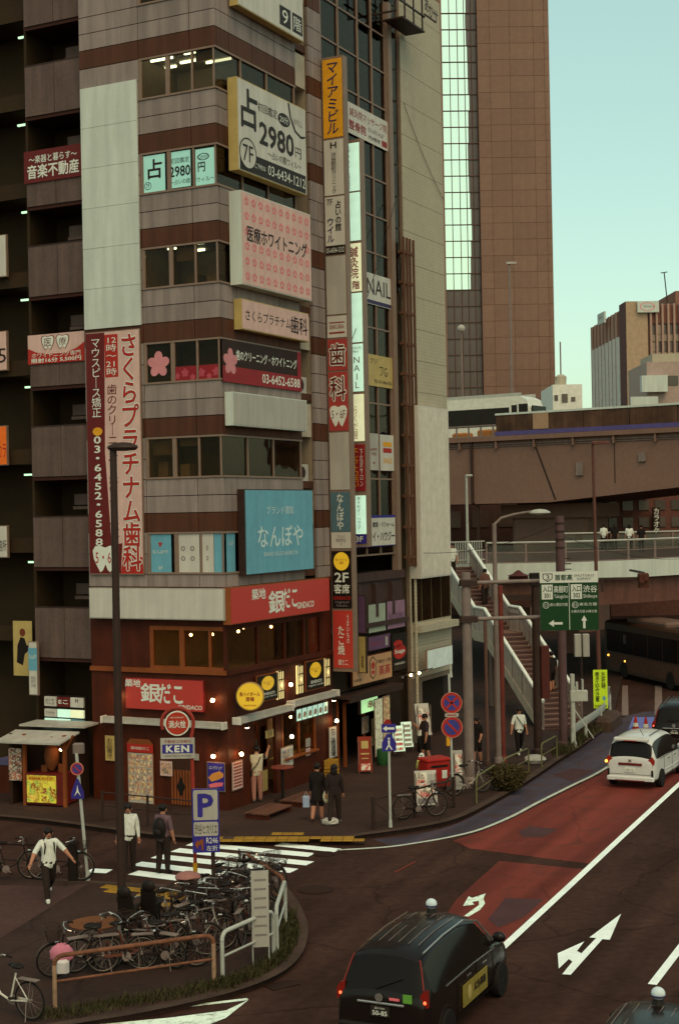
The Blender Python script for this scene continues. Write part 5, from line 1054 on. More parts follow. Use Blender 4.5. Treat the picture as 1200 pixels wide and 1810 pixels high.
for z in zs: obj('arm', MB().tube([(-.05, 0, z - .02), (L3 + 1.6, -.05, z + .03)], .065, 10), m_steel, gt, smooth=True); obj('clamp', MB().bev(-.22, .35, -.2, .2, z - .12, z + .1, .04), m_dsteel, gt)
m_green = mat('road_sign_green', A(20, 50, 22), rough=.4, var=.05); m_pgw = mat('sign_print_white', A(178, 178, 158), rough=.45, var=.03)
SG = Face(Vector((b.x, b.y - .12, 0)), R(-3))
s = Sign(SG, 'expressway_sign', 'green expressway direction sign with white header and arrows on the gantry', (954, 1010, 1057, 1114), .1, .06, m_green, m_steel, inset=.0)
s.P(m_pgw, 0, 0, 1, .19, 'header'); s.poly(m_ink, [(.05, .03), (.22, .03), (.22, .12), (.135, .175), (.05, .12)], y=-.008); s.poly(m_pgw, [(.065, .045), (.205, .045), (.205, .115), (.135, .155), (.065, .115)], y=-.012); s.T('3', m_ink, .135, .095, .06, .08, y=-.016); s.T('首都高', m_green, .41, .1, .3, .1, y=-.010, bold=.02); s.T('SHUTOKO\nEXPWY', m_green, .76, .1, .34, .1, y=-.010)
s.P(m_pgw, .495, .2, .505, .99, 'divider')
for x0, tp, kn, ro, c1, ln in ((.0, '入口\n301', '高樹町', 'Takagicho', 'C1', '都心環状方面'), (.5, '入口\n302', '渋谷', 'Shibuya', 'E1', '東名方面')):
    s.P(m_pgw, x0 + .03, .22, x0 + .22, .47, 'printed_box'); s.T(tp, m_green, x0 + .125, .345, .15, .2, y=-.010, bold=.02); s.T(kn, m_pgw, x0 + .36, .3, .24, .12, bold=.01); s.T(ro, m_pgw, x0 + .36, .43, .24, .08); s.E(m_pgw, x0 + .1, .57, .055, .055, ring=.15); s.T(c1, m_pgw, x0 + .1, .57, .06, .05); s.T(ln, m_pgw, x0 + .32, .56, .3, .055)
s.T('⑧横浜方面 E4東北道', m_pgw, .75, .68, .44, .05)
s.poly(m_pgw, [(.14, .88), (.23, .82), (.23, .86), (.38, .86), (.38, .9), (.23, .9), (.23, .94)], 'arrow'); s.poly(m_pgw, [(.75, .75), (.8, .84), (.77, .84), (.77, .97), (.73, .97), (.73, .84), (.7, .84)], 'arrow')
b = G(881, 1348, ZP); zt = D(871, 925, b.y).z - ZP
t = pole('street_lamp', 'slender lamp post with a long curved arm in front of the footbridge', b, (.11, .075), zt, m_steel, 'lamp post')
e = D(938, 906, b.y); obj('arm', MB().tube([(0, 0, zt - .05), (.25, 0, zt + .18), (.7, 0, zt + .3), (e.x - b.x, 0, e.z - ZP + .04)], [.05, .05, .045, .04], 8), m_steel, t, smooth=True)
obj('lamp_head', MB().lathe([(.02, .12), (.2, .1), (.36, .03), (.38, -.02), (.3, -.06), (.05, -.1)], n=18).xf(Matrix.Translation((e.x - b.x + .3, 0, e.z - ZP)) @ Matrix.Diagonal((1.0, .6, 1, 1))), m_wsteel, t, smooth=True)
b = G(889, 1346, ZP); pole('rust_red_pole', 'rust-red utility pole right behind the slender lamp post', b, .1, D(886, 1035, b.y).z - ZP, mat('rust_red', A(96, 42, 32), var=.2))
b = G(862, 1352, ZP); pole('thin_brown_pole', 'thin brown pole between the gantry pole and the lamp post', b, .06, D(857, 1092, b.y).z - ZP, mat('brown_pole', A(86, 60, 48)))
b = G(951, 1332, ZP); h_ = D(946, 1016, b.y).z - ZP
t = pole('signal_pole', 'dark square-looking signal pole in front of the stairs', b, (.16, .14), h_, m_dsteel)
z = D(930, 1030, b.y).z - ZP
obj('signal_arm', MB().tube([(0, 0, z), (-.9, 0, z)], .04, 8), m_dsteel, t); obj('signal_case', MB().bev(-.95, -.25, -.1, .1, z + .0, z + .26, .04), mat('signal_red_brown', A(70, 32, 26)), t); obj('signal_visor', MB().lathe([(.42, .26), (.2, .34), (.04, .46)], (-.6, 0, z), 12), mat('signal_red_brown', A(70, 32, 26)), t); obj('control_box', MB().bev(-.2, .22, -.2, .2, z - .1, z + .35, .03), m_black, t); obj('side_box', MB().bev(.14, .45, -.15, .15, 2.0, 3.9, .03), mat('signal_red_brown', A(70, 32, 26)), t)
b = G(996, 1320, ZP); h_ = D(988, 912, b.y).z - ZP
t = pole('utility_pole', 'thick dark utility pole with banded top beside the green sign', b, (.16, .17), h_, mat('pole_mauve', A(78, 58, 54), var=.15))
for i in range(4): obj('band', MB().lathe([(.19, h_ - .3 - .3 * i), (.19, h_ - .24 - .3 * i)], n=12), m_dsteel, t)
for i in range(3): obj('cable_rack', MB().box(.15, .4, -.03, .03, h_ - 1.6 - .2 * i, h_ - 1.56 - .2 * i), m_dsteel, t)
b = G(1060, 1258, ZP); zt = D(1046, 785, b.y).z - ZP
t = pole('street_lamp', 'thin dark lamp post rising behind the green sign against the viaduct', b, (.1, .06), zt, mat('lamp_brown', A(82, 52, 42)), 'lamp post', lean=(-.1, 0)); obj('lamp_head', MB().bev(-.15, .62, -.14, .14, zt - .02, zt + .14, .05), mat('lamp_brown', A(82, 52, 42)), t)
p = D(826, 958, 77); zt = D(824, 842, 77).z
t = thing('deck_lamp', 'white lamp post standing on the footbridge by the stair head', 'lamp post', (p.x, 77, DZ)); obj('pole', MB().tube([(0, 0, 0), (0, 0, zt - DZ)], [.08, .06], 8), m_wsteel, t); obj('lamp_head', MB().bev(-.05, .32, -.1, .1, zt - DZ, zt - DZ + .1, .03), m_wsteel, t)
p = D(1137, 1022, 69); t = thing('traffic_signal', 'dark traffic signal cluster on a bar under the white fascia', 'traffic light', (p.x, 69, p.z))
obj('bar', MB().box(-2.1, .1, .0, .12, -.06, .06).box(-2.0, -1.9, .0, .12, -.6, -.06), m_dsteel, t); obj('lamp_unit', MB().bev(-.28, .22, -.2, .15, -.45, .25, .06), mat('signal_brown', A(70, 38, 24)), t)
for i in range(2): obj('visor', MB().lathe([(.11, 0), (.13, .14)], (-.14 + .2 * i, -.2, -.1 + .12 * i), 10, 'y'), mat('signal_brown', A(70, 38, 24)), t)
obj('bracket', MB().box(-.05, .05, .0, 3.2, .2, .3), m_dsteel, t)
b = G(1061, 1275, ZP); YS = Face(Vector((b.x, b.y, 0)), R(-4))
s = Sign(YS, 'caution_sign', 'fluorescent yellow-green caution sign with vertical lettering at the road bend', (1048, 1184, 1073, 1252), .05, .03, mat('fluorescent_sign', (.55, .72, .03), rough=.4), bare=True)
s.T('左折時', m_ink, .72, .27, .3, .44, vertical=True, bold=.02); s.T('巻き込み注意', m_ink, .28, .44, .3, .78, vertical=True, bold=.02); s.T('渋谷警察署', m_ink, .5, .94, .86, .06); s.E(m_teal, .75, .74, .12, .06)
obj('post', MB().tube([(0, .06, -s.h), (0, .06, s.h * .5)], .04, 8), m_steel, s.t)
p = G(1043, 1262, ZP); t = thing('utility_box_pair', 'pair of tall pale utility boxes fixed up behind the caution sign', 'utility box', (p.x, p.y + 2, ZP))
zz = D(1043, 1160, p.y + 2).z - ZP
for i in range(2): obj('box', MB().bev(-.32 + .36 * i, -.02 + .36 * i, -.1, .1, zz, zz + 1.0, .03), m_signg, t)
obj('post', MB().tube([(0, .15, 0), (0, .15, zz + 1)], .05, 8), m_dsteel, t)
# guardrail at the bend
gl = smooth_line(gp([(1012, 1322), (1030, 1308), (1052, 1292), (1070, 1275), (1079, 1258), (1076, 1245)], ZP), 4)
t = thing('guardrail', 'white steel guardrail curving round the road bend', 'guardrail', (0, 0, 0))
gm = MB(); 
for a, b_ in zip(gl, gl[1:]):
    for z0, z1, o0, o1 in ((.5, .6, 0, -.05), (.6, .72, -.05, -.05), (.72, .82, -.05, 0)):
        n_ = Vector((0, 1, 0)); gm.quad((a.x, a.y + o0, ZP + z0), (b_.x, b_.y + o0, ZP + z0), (b_.x, b_.y + o1, ZP + z1), (a.x, a.y + o1, ZP + z1))
obj('beam', gm, m_wsteel, t)
for q in gl[::5]: obj('post', MB().tube([(q.x, q.y + .05, ZP), (q.x, q.y + .05, ZP + .8)], .06, 8), m_wsteel, t)
p = G(1013, 1320, ZP); t = pole('white_marker_post', 'white bracketed post at the near end of the guardrail', p, .09, 2.7, m_wsteel)
obj('finger_board', MB().bev(-.1, .55, -.12, .1, 1.7, 2.1, .03).box(-.06, .0, -.1, .1, 2.1, 2.5).box(.12, .2, -.1, .1, 2.1, 2.4).box(.34, .4, -.1, .1, 2.1, 2.5), m_wsteel, t); obj('stay', MB().tube([(.05, 0, 1.4), (.75, 0, .3)], .025, 6), m_wsteel, t)
p = G(1095, 1296, 0); t = thing('concrete_block', 'grey concrete kerb block at the end of the guardrail', 'concrete block', (p.x - .2, p.y + 1.6, 0), R(-20)); obj('block', MB().bev(-.35, .4, -1.4, 1.4, 0, .55, .15), m_kerb, t)
# ================================================================== deferred smooth meshes (cars, people) are all evaluated in one pass
JOBS = []
def job(me, mods, cb):
    o = bpy.data.objects.new('temporary', me); col.objects.link(o)
    for kind, kw in mods:
        m = o.modifiers.new(kind, kind)
        for k, v in kw.items(): setattr(m, k, v)
    JOBS.append((o, cb))
def run_jobs():
    dg = bpy.context.evaluated_depsgraph_get(); dg.update(); out = []
    for o, cb in JOBS: out.append((bpy.data.meshes.new_from_object(o.evaluated_get(dg), depsgraph=dg), cb))
    for (o, _) in JOBS: bpy.data.objects.remove(o)
    for me, cb in out: cb(me)
    JOBS.clear()
def split(me):
    """one mesh per material index"""
    res = {}
    for p in me.polygons: res.setdefault(p.material_index, []).append(p)
    out = {}
    for k, ps in res.items():
        mp = {}; vs = []; fs = []
        for p in ps:
            f = []
            for v in p.vertices:
                if v not in mp: mp[v] = len(vs); vs.append(tuple(me.vertices[v].co))
                f.append(mp[v])
            fs.append(f)
        n = bpy.data.meshes.new('panel'); n.from_pydata(vs, [], fs); n.update(); n.polygons.foreach_set('use_smooth', [True] * len(n.polygons)); out[k] = n
    return out
# ================================================================== vehicles
m_chrome = mat('chrome', A(170, 165, 150), rough=.2, metal=.8, var=.03)
m_tyre = mat('tyre_rubber', A(26, 20, 17), rough=.8)
m_rim = mat('wheel_rim', A(110, 104, 96), rough=.35, metal=.5)
m_carglass = mat('car_glass', A(22, 17, 13), rough=.06, spec=.12, var=.05, fine=0)
m_tail = mat('tail_light', A(128, 34, 22), rough=.3); m_tailon = emit('tail_light_on', (1, .1, .03), 2.5); m_amber = emit('indicator_on', (1, .4, .05), 3.0)
def car_shell(st, glass_st, ws, rw, crown=.05):
    """st: stations (y,w,z0,zm,zbelt,wbelt,wr,zr); glass_st: station spans with side windows; ws/rw: windscreen and rear window spans"""
    vs, fs, mi = [], [], []
    for (y, w, z0, zm, zb, wb, wr, zr) in st:
        half = [(w * .9, z0), (w, z0 + .14), (w, zm), (wb, zb), (wr, max(zb + .02, zr - .11)), (wr * .8, zr)]
        ring = [(x, y, z) for x, z in half] + [(0, y, zr + crown)] + [(-x, y, z) for x, z in reversed(half)]
        vs += ring
    n = 13
    for i in range(len(st) - 1):
        for k in range(n):
            k2 = (k + 1) % n; fs.append((i * n + k, i * n + k2, (i + 1) * n + k2, (i + 1) * n + k)); m = 0
            if i in glass_st and k == 3: m = 3
            if i in glass_st and k == 8: m = 4
            if i == ws and 4 <= k <= 7: m = 1
            if i == rw and 4 <= k <= 7: m = 2
            mi.append(m)
    fs.append(tuple(range(n - 1, -1, -1))); mi.append(0); fs.append(tuple((len(st) - 1) * n + k for k in range(n))); mi.append(0)
    me = bpy.data.meshes.new('shell'); me.from_pydata(vs, [], fs); me.polygons.foreach_set('material_index', mi)
    for i in range(5): me.materials.append(None)
    bm = bmesh.new(); bm.from_mesh(me); bmesh.ops.recalc_face_normals(bm, faces=bm.faces); cl = bm.edges.layers.float.get('crease_edge') or bm.edges.layers.float.new('crease_edge')
    for e in bm.edges:
        ms = {f.material_index for f in e.link_faces}
        if len(ms) > 1: e[cl] = .85
    bm.to_mesh(me); bm.free(); return me
def wheel(parent, x, y, r=.31):
    s_ = 1 if x > 0 else -1
    w = obj('wheel', MB().lathe([(r * .7, -.1), (r * .95, -.1), (r, -.07), (r, .07), (r * .95, .1), (r * .7, .1)], n=22, axis='x'), m_tyre, parent, (x, y, r), smooth=True)
    obj('rim', MB().lathe([(r * .68, .0), (r * .66, .1), (r * .3, .085), (.03, .1)], n=16, axis='x').xf(Matrix.Diagonal((s_, 1, 1, 1))), m_rim, w)
def finish_car(t, paint_m, wy, details):
    def cb(me):
        parts = split(me)
        for k, nm, m in ((0, 'body', paint_m), (1, 'windscreen', m_carglass), (2, 'rear_window', m_carglass), (3, 'side_window', m_carglass), (4, 'side_window', m_carglass)):
            if k in parts: obj(nm, parts[k], m, t)
        details(t)
    return cb
CARS = []
ST_TAXI = [(-2.2, .72, .38, .6, .8, .72, .66, .94), (-2.15, .81, .26, .6, .92, .80, .73, 1.03), (-1.92, .84, .22, .66, 1.0, .83, .66, 1.57), (-1.72, .846, .2, .68, 1.02, .835, .63, 1.68), (-1.0, .848, .2, .7, 1.03, .84, .62, 1.76), (-.05, .848, .2, .7, 1.02, .84, .62, 1.76), (.55, .848, .2, .7, 1.0, .84, .66, 1.66), (1.25, .845, .2, .68, .98, .83, .74, 1.12), (1.75, .83, .22, .64, .92, .80, .7, 1.02), (2.1, .75, .26, .58, .78, .72, .6, .87), (2.2, .62, .32, .52, .62, .6, .5, .68)]
m_taxi = mat('taxi_black', A(24, 17, 14), rough=.25, spec=.15, coat=.09, var=.05)
m_ad = mat('taxi_ad', A(120, 104, 44), rough=.5)
def taxi_details(t, ad=True, plate='50-85'):
    for x in (-.8, .8):
        for y in (-1.38, 1.38): wheel(t, x * 1.0, y)
        obj('wheel_arch', MB().tube([(x * 1.04, -1.38 + math.cos(a) * .37, .31 + math.sin(a) * .37) for a in [math.pi * i / 10 for i in range(11)]], .025, 6), m_black, t)
        l = obj('tail_light', MB().plate([(-.08, .0), (.07, .02), (.06, .3), (-.02, .27), (-.08, .18)], -.03, .05), mat('tail_red', A(110, 26, 18), rough=.3), t, (x * .93, -2.1, .84)); obj('light_strip', MB().tube([(-x * .03, .03, .28), (-x * .12, .14, .55), (-x * .19, .2, .72)], .014, 5), mat('tail_red', A(110, 26, 18)), l)
        obj('brake_lamp', MB().ball((x * .95, -2.13, .94), .028, 8, 6), m_tailon, t)
        mr = obj('fender_mirror', MB().ball((x * 1.09, 1.28, 1.12), .13, 10, 8, (1, .7, .75)), m_taxi, t, smooth=True); obj('mirror_stalk', MB().tube([(x * .82, 1.3, .98), (x * 1.02, 1.3, 1.06)], .03, 6), m_taxi, mr)
        obj('door_handle', MB().box(x * 1.04 - .015, x * 1.04 + .015, -.35, -.15, .86, .89).box(x * 1.04 - .015, x * 1.04 + .015, .45, .65, .86, .89), m_chrome, t)
    for i in range(6):
        x = -.45 + .18 * i; obj('roof_rib', MB().tube([(x, -1.6, 1.735 - abs(x) * .05), (x, -.9, 1.785 - abs(x) * .05), (x, .1, 1.775 - abs(x) * .05)], .006, 5), m_steel, t)
    obj('roof_edge_trim', MB().tube([(.63, -1.85, 1.66), (.645, -1.0, 1.735), (.645, 0, 1.735), (.68, .6, 1.58), (.78, 1.2, 1.08)], .018, 6), m_chrome, t)
    lm = obj('roof_lamp', MB().ball((0, .15, 1.93), .1, 14, 10, (1.05, .9, .95)), mat('lamp_dome', A(176, 186, 176), rough=.3), t, smooth=True); obj('lamp_foot', MB().lathe([(.1, 1.78), (.07, 1.85)], (0, .15, 0), 12), m_black, lm); obj('lamp_band', MB().lathe([(.101, 1.885), (.106, 1.9), (.101, 1.912)], (0, .15, 0), 14), m_inkb, lm)
    obj('chrome_bar', MB().bev(-.42, .42, -2.225, -2.18, .86, .89, .01), m_chrome, t)
    pl = obj('number_plate', MB().box(-.17, .17, -2.235, -2.215, .66, .83), mat('plate_dark', A(40, 32, 26)), t); o = obj('lettering', text_mesh(plate, .26, .075, bold=.02), m_pw, pl, (0, -2.242, .72)); o = obj('lettering', text_mesh('品川500', .18, .035), m_pw, pl, (0, -2.242, .80))
    obj('badge', MB().lathe([(.07, 0), (.07, .015)], (-.02, -2.21, .97), 16, 'y'), m_chrome, t); obj('sticker', MB().box(.4, .56, -2.2, -2.185, .92, 1.06), mat('green_sticker', A(84, 132, 48)), t); obj('sticker', MB().box(.16, .34, -2.21, -2.195, .94, .98), m_pinkp, t); obj('rear_bumper', MB().bev(-.76, .76, -2.26, -2.1, .3, .52, .04), m_black, t)
    seams(t, (-.85, .1, 1.0), 1.0, 1)
    obj('rear_wiper', MB().tube([(-.1, -2.17, 1.1), (.35, -2.09, 1.28)], .012, 5), m_black, t)
    if ad:
        p = obj('door_advert', MB().box(-.008, .008, -.62, .62, -.19, .19), m_ad, t, (.868, -.02, .6))
        o = obj('lettering', text_mesh('広告募集', .6, .14, bold=.03), m_ink, p, (.014, .22, .02)); o.rotation_euler = (0, 0, math.pi / 2)
        obj('printed_blob', MB().ball((.01, -.3, 0), .12, 10, 6, (.06, .8, 1.1)), m_cream, p)
def seams(t, ys, zb, zt, x=.853):
    for s_ in (-1, 1):
        for y in ys: obj('door_seam', MB().tube([(s_ * x * .985, y, .3), (s_ * x, y, .62), (s_ * x * .99, y + .01, zb)], .006, 4), m_black, t)
        obj('sill_seam', MB().tube([(s_ * x * .985, ys[0], .3), (s_ * x * .985, ys[-1], .3)], .006, 4), m_black, t); obj('belt_trim', MB().tube([(s_ * .842, ys[0] - .5, zb + .0), (s_ * .845, 0, zb + .01), (s_ * .838, ys[-1] + .1, zb - .03)], .01, 4), m_chrome if zt else m_black, t)
def place(t, c, h): t.location = (c[0], c[1], 0.0); t.rotation_euler = (0, 0, -h)
taxi = thing('taxi', 'black taxi with white roof lamp and yellow door advert seen from behind', 'taxi', (0, 0, 0)); place(taxi, (1.45, 26.3), R(25))
job(car_shell(ST_TAXI, {2, 3, 4, 5, 6}, 6, 1), [('SUBSURF', dict(levels=2, render_levels=2))], finish_car(taxi, m_taxi, 0, taxi_details))
ST_VAN = [(-2.13, .70, .36, .6, .85, .70, .68, .98), (-2.1, .80, .24, .58, .95, .80, .74, 1.05), (-1.9, .84, .22, .62, 1.0, .83, .69, 1.56), (-1.72, .846, .2, .64, 1.0, .835, .68, 1.68), (-.9, .848, .2, .66, 1.0, .84, .68, 1.73), (.1, .848, .2, .66, .98, .84, .67, 1.72), (.6, .848, .2, .66, .96, .84, .67, 1.6), (1.45, .845, .2, .64, .9, .82, .74, 1.06), (1.8, .82, .22, .6, .84, .78, .68, .95), (2.07, .72, .26, .54, .7, .68, .55, .78), (2.13, .6, .32, .5, .58, .58, .46, .62)]
m_van = mat('car_white', A(180, 178, 162), rough=.3, coat=.4, var=.03)
def van_details(t):
    for x in (-.8, .8):
        for y in (-1.35, 1.38): wheel(t, x, y, .31)
        obj('tail_light', MB().plate([(-.2, .0), (.1, -.02), (.12, .12), (.04, .24), (-.2, .06)] if x > 0 else [(.2, .0), (-.1, -.02), (-.12, .12), (-.04, .24), (.2, .06)], -.04, .03), m_tail, t, (x * .88, -2.07, .86))
        obj('door_mirror', MB().ball((x * 1.12, 1.0, 1.06), .1, 10, 8, (1, .7, .8)), m_van, t, smooth=True)
        obj('bumper_vent', MB().box(x * .93 - .03, x * .93 + .03, -2.14, -2.05, .42, .66), m_black, t); obj('roof_rail', MB().tube([(x * .62, -1.5, 1.735), (x * .62, .2, 1.755)], .014, 5), m_black, t)
    seams(t, (-.95, .1, 1.05), .97, 0)
    obj('hatch_seam', MB().tube([(-.72, -2.1, .5), (-.76, -2.1, .8), (-.72, -2.06, 1.05)], .006, 4).tube([(.72, -2.1, .5), (.76, -2.1, .8), (.72, -2.06, 1.05)], .006, 4).tube([(-.72, -2.13, .5), (.72, -2.13, .5)], .006, 4), m_black, t); obj('rear_wiper', MB().tube([(0, -2.1, 1.1), (.35, -2.02, 1.2)], .01, 4), m_black, t); obj('badge', MB().box(-.05, .05, -2.15, -2.12, .92, 1.0), m_chrome, t)
    obj('indicator', MB().ball((-.82, -2.12, .9), .05, 8, 6), m_amber, t)
    obj('spoiler', MB().bev(-.58, .58, -2.06, -1.8, 1.61, 1.7, .03), m_van, t); obj('brake_strip', MB().box(-.22, .22, -2.07, -2.055, 1.6, 1.625), m_tail, t)
    obj('garnish', MB().bev(-.4, .4, -2.16, -2.1, .8, .88, .015), m_maroon, t); pl = obj('number_plate', MB().box(-.17, .17, -2.165, -2.14, .58, .74), m_pw, t); obj('lettering', text_mesh('50-12', .24, .07), m_inkg, pl, (0, -2.172, .65))
    obj('rear_bumper', MB().bev(-.8, .8, -2.2, -2.02, .3, .44, .04), m_van, t); obj('lower_trim', MB().box(-.5, .5, -2.21, -2.1, .28, .32), m_maroon, t); obj('aerial', MB().tube([(.3, -1.5, 1.72), (.25, -1.75, 1.98)], .01, 5), m_black, t); obj('side_moulding', MB().box(.85, .87, -.9, 1.0, .5, .53), m_van, t); obj('door_handle', MB().box(.85, .885, -.5, -.3, .84, .87).box(.85, .885, .3, .5, .84, .87), m_chrome, t)
pv = G(1112, 1396); van = thing('white_minivan', 'white compact minivan with amber indicator lit on the red lane', 'car', (0, 0, 0)); place(van, (pv.x + 2.13 * math.sin(R(27)), pv.y + 2.13 * math.cos(R(27))), R(27))
van.scale = (.95, .95, .95)
job(car_shell(ST_VAN, {2, 3, 4, 5, 6}, 6, 1), [('SUBSURF', dict(levels=2, render_levels=2))], finish_car(van, m_van, 0, van_details))
# ================================================================== people
m_skin = mat('skin', A(150, 102, 74), rough=.6, var=.05); m_hair = mat('hair_black', A(24, 17, 14), rough=.5)
def cloth(n, c): return mat('cloth_' + n, A(*c), rough=.85, var=.15, scale=9)
def person(label, feet, h, rz, top, bottom, shoes=None, legs=((12, 8), (-12, 20)), arms=((10, 6, 15), (-10, 6, 15)), sleeve='short', shorts=False, hair='short', hat=None, lean=0, skirt=False, group=None, zfeet=None, cat='person'):
    S = h
    t = thing('person', label, cat, feet, rz, group)
    V_, E_, Rr, Z = [], [], [], []          # skeleton
    def v(p, r): V_.append(Vector(p)); Rr.append(r); return len(V_) - 1
    def e(a, b, z): E_.append((a, b)); Z.append(z)
    ln = R(lean)
    def tor(x, z): return (x * S, -math.sin(ln) * (z - .53) * S, (.53 + math.cos(ln) * (z - .53)) * S)
    pel = v(tor(0, .53), .088 * S); wa = v(tor(0, .63), .078 * S); ch = v(tor(0, .74), .09 * S); nb = v(tor(0, .825), .05 * S); nk = v(tor(0, .862), .032 * S); hd = v(tor(0, .915), .052 * S); tp = v(tor(0, .965), .046 * S)
    V_[hd].y -= .012 * S
    e(pel, wa, 'top'); e(wa, ch, 'top'); e(ch, nb, 'top'); e(nb, nk, 'skin'); e(nk, hd, 'skin'); e(hd, tp, 'skin')
    ns = v(Vector(V_[hd]) + Vector((0, -.055 * S, -.004 * S)), .011 * S); e(hd, ns, 'skin')
    feet_z = []; hands = []
    for sd, (sw, kb) in ((-1, legs[0]), (1, legs[1])):
        hp = v((sd * .055 * S, 0, .50 * S), .062 * S); a1 = R(sw); a2 = R(sw - kb)
        kn = V_[hp] + Vector((sd * .005 * S, -math.sin(a1), -math.cos(a1))) * .235 * S; kn = v(kn, (.05 if not shorts or skirt else .04) * S)
        an = V_[kn] + Vector((0, -math.sin(a2), -math.cos(a2))) * .225 * S; an = v(an, (.03 if shorts or skirt else .036) * S)
        to = v(V_[an] + Vector((sd * .01 * S, -.085 * S, -.025 * S)), .022 * S)
        e(pel, hp, 'bot'); e(hp, kn, 'bot'); e(kn, an, 'skin' if shorts else 'bot'); e(an, to, 'shoe'); feet_z.append(min(V_[an].z - .036 * S, V_[to].z - .022 * S))
    for sd, (sw, ou, el) in ((-1, arms[0]), (1, arms[1])):
        sh = v(tor(sd * .105, .805), .043 * S); o_ = R(ou); a1 = R(sw); a2 = R(sw + el)
        u1 = Vector((sd * math.sin(o_), -math.sin(a1) * math.cos(o_), -math.cos(a1) * math.cos(o_))); u2 = Vector((sd * math.sin(o_ * .8), -math.sin(a2) * math.cos(o_ * .8), -math.cos(a2) * math.cos(o_ * .8)))
        elb = v(V_[sh] + u1 * .165 * S, (.036 if sleeve != 'none' else .028) * S); wr = v(V_[elb] + u2 * .14 * S, .02 * S); pm = v(V_[wr] + u2 * .045 * S, .02 * S)
        e(ch, sh, 'top'); e(sh, elb, 'top'); e(elb, wr, 'top' if sleeve == 'long' else 'skin'); e(wr, pm, 'skin'); hands.append((V_[pm].copy(), u2, sd))
    dz = -min(feet_z)
    for p in V_: p.z += dz
    me = bpy.data.meshes.new('body'); me.from_pydata([tuple(p) for p in V_], E_, [])
    o = bpy.data.objects.new('temporary', me); col.objects.link(o); o.modifiers.new('skin', 'SKIN'); 
    sv = me.skin_vertices[0].data
    for i, r in enumerate(Rr): sv[i].radius = (r, r)
    for i in (0, 1, 2): sv[i].radius = (Rr[i] * 1.18, Rr[i] * .82)
    sv[0].use_root = True
    sb = o.modifiers.new('sub', 'SUBSURF'); sb.levels = 2; sb.render_levels = 2
    mats = [m_skin, top, bottom, shoes or cloth('shoe_dark', (30, 22, 18))]; zi = {'skin': 0, 'top': 1, 'bot': 2, 'shoe': 3}
    def cb(m):
        for q in mats: m.materials.append(q)
        segs = [(V_[a], V_[b], Rr[a], Rr[b], zi[z]) for (a, b), z in zip(E_, Z)]
        for p in m.polygons:
            c = p.center; best = 1e9
            for A_, B_, ra, rb, z in segs:
                d = B_ - A_; k = max(0, min(1, (c - A_).dot(d) / max(1e-9, d.length_squared))); dist = (c - A_ - d * k).length - (ra + (rb - ra) * k)
                if dist < best: best = dist; p.material_index = z
            p.use_smooth = True
        obj('body', m, None, t)
        hc = V_[hd]; hr = .062 * S
        if hair:
            hm = MB().ball((hc.x, hc.y + .012 * S, hc.z + .028 * S), hr, 12, 8, (1.0, 1.08, .95))
            if hair == 'long': hm.ball((hc.x, hc.y + .035 * S, hc.z - .035 * S), hr * .95, 10, 8, (1.05, .7, 1.5))
            obj('hair', hm, m_hair, t, smooth=True)
        if hat: obj('hat', MB().lathe([(hr * 1.5, -.005), (hr * 1.25, .02), (hr * 1.05, .05), (hr * .8, .1), (.02, .115)], (hc.x, hc.y, hc.z + .015 * S), 14), hat, t, smooth=True)
        for sx in (-1, 1): obj('eye', MB().ball((hc.x + sx * .02 * S, hc.y - .049 * S, hc.z + .008 * S), .006 * S, 6, 5), m_ink, t); obj('ear', MB().ball((hc.x + sx * .054 * S, hc.y + .004 * S, hc.z), .014 * S, 6, 5, (.5, 1, 1.4)), m_skin, t)
        obj('mouth', MB().box(hc.x - .014 * S, hc.x + .014 * S, hc.y - .052 * S, hc.y - .046 * S, hc.z - .026 * S, hc.z - .021 * S), m_inkr, t)
        for hp_, u, sd in hands:
            hp_ = hp_ + Vector((0, 0, 0)); hm = MB(); sidev = u.cross(Vector((0, 0, 1)) if abs(u.z) < .9 else Vector((0, 1, 0))).normalized(); w_ = u.cross(sidev)
            for q in range(4):
                b0 = hp_ + Vector((0, 0, dz * 0)) + sidev * ((q - 1.5) * .009 * S); L_ = (.042, .048, .045, .036)[q] * S; hm.tube([b0, b0 + u * L_ * .6, b0 + u * L_ + w_ * .01 * S], [.0055 * S, .005 * S, .004 * S], 5)
            hm.tube([hp_ - u * .015 * S + sidev * .016 * S, hp_ + u * .012 * S + sidev * .032 * S], [.006 * S, .0045 * S], 5); obj('hand', hm, m_skin, t)
        if skirt: obj('skirt', MB().lathe([(.105 * S, .36 * S + dz), (.1 * S, .45 * S + dz), (.082 * S, .56 * S + dz), (.07 * S, .6 * S + dz)], n=16), bottom, t, smooth=True)
    for hh in hands: hh[0].z += dz
    JOBS.append((o, cb))
    return t, dz
def gz(px, py, z=ZP): p = G(px, py, z); return (p.x, p.y, z)
wt, bk, nv = cloth('white', (188, 188, 166)), cloth('black', (26, 19, 16)), cloth('navy', (46, 34, 34))
dk = cloth('dark_trousers', (38, 28, 22)); wsh = cloth('white_shoe', (180, 176, 156))
person('person in white T-shirt with rucksack straps striding across the corner with arms out', gz(88, 1592), 1.74, R(25), wt, dk, wsh, ((24, 10), (-20, 32)), ((12, 34, 25), (18, 38, 18)))
person('person in white long-sleeved shirt half hidden by the dark lamp post', (*G(229, 1543).to_2d(), 0.0), 1.76, R(5), wt, dk, None, ((6, 4), (-6, 8)), ((8, 10, 20), (-5, 8, 20)), 'long')
person('person in mauve vest and white hood waiting at the crossing, back turned', (*G(290, 1545).to_2d(), 0.0), 1.76, R(150), cloth('mauve_vest', (92, 70, 70)), dk, None, ((4, 4), (-4, 6)), ((5, 8, 10), (5, 8, 25)), 'short')
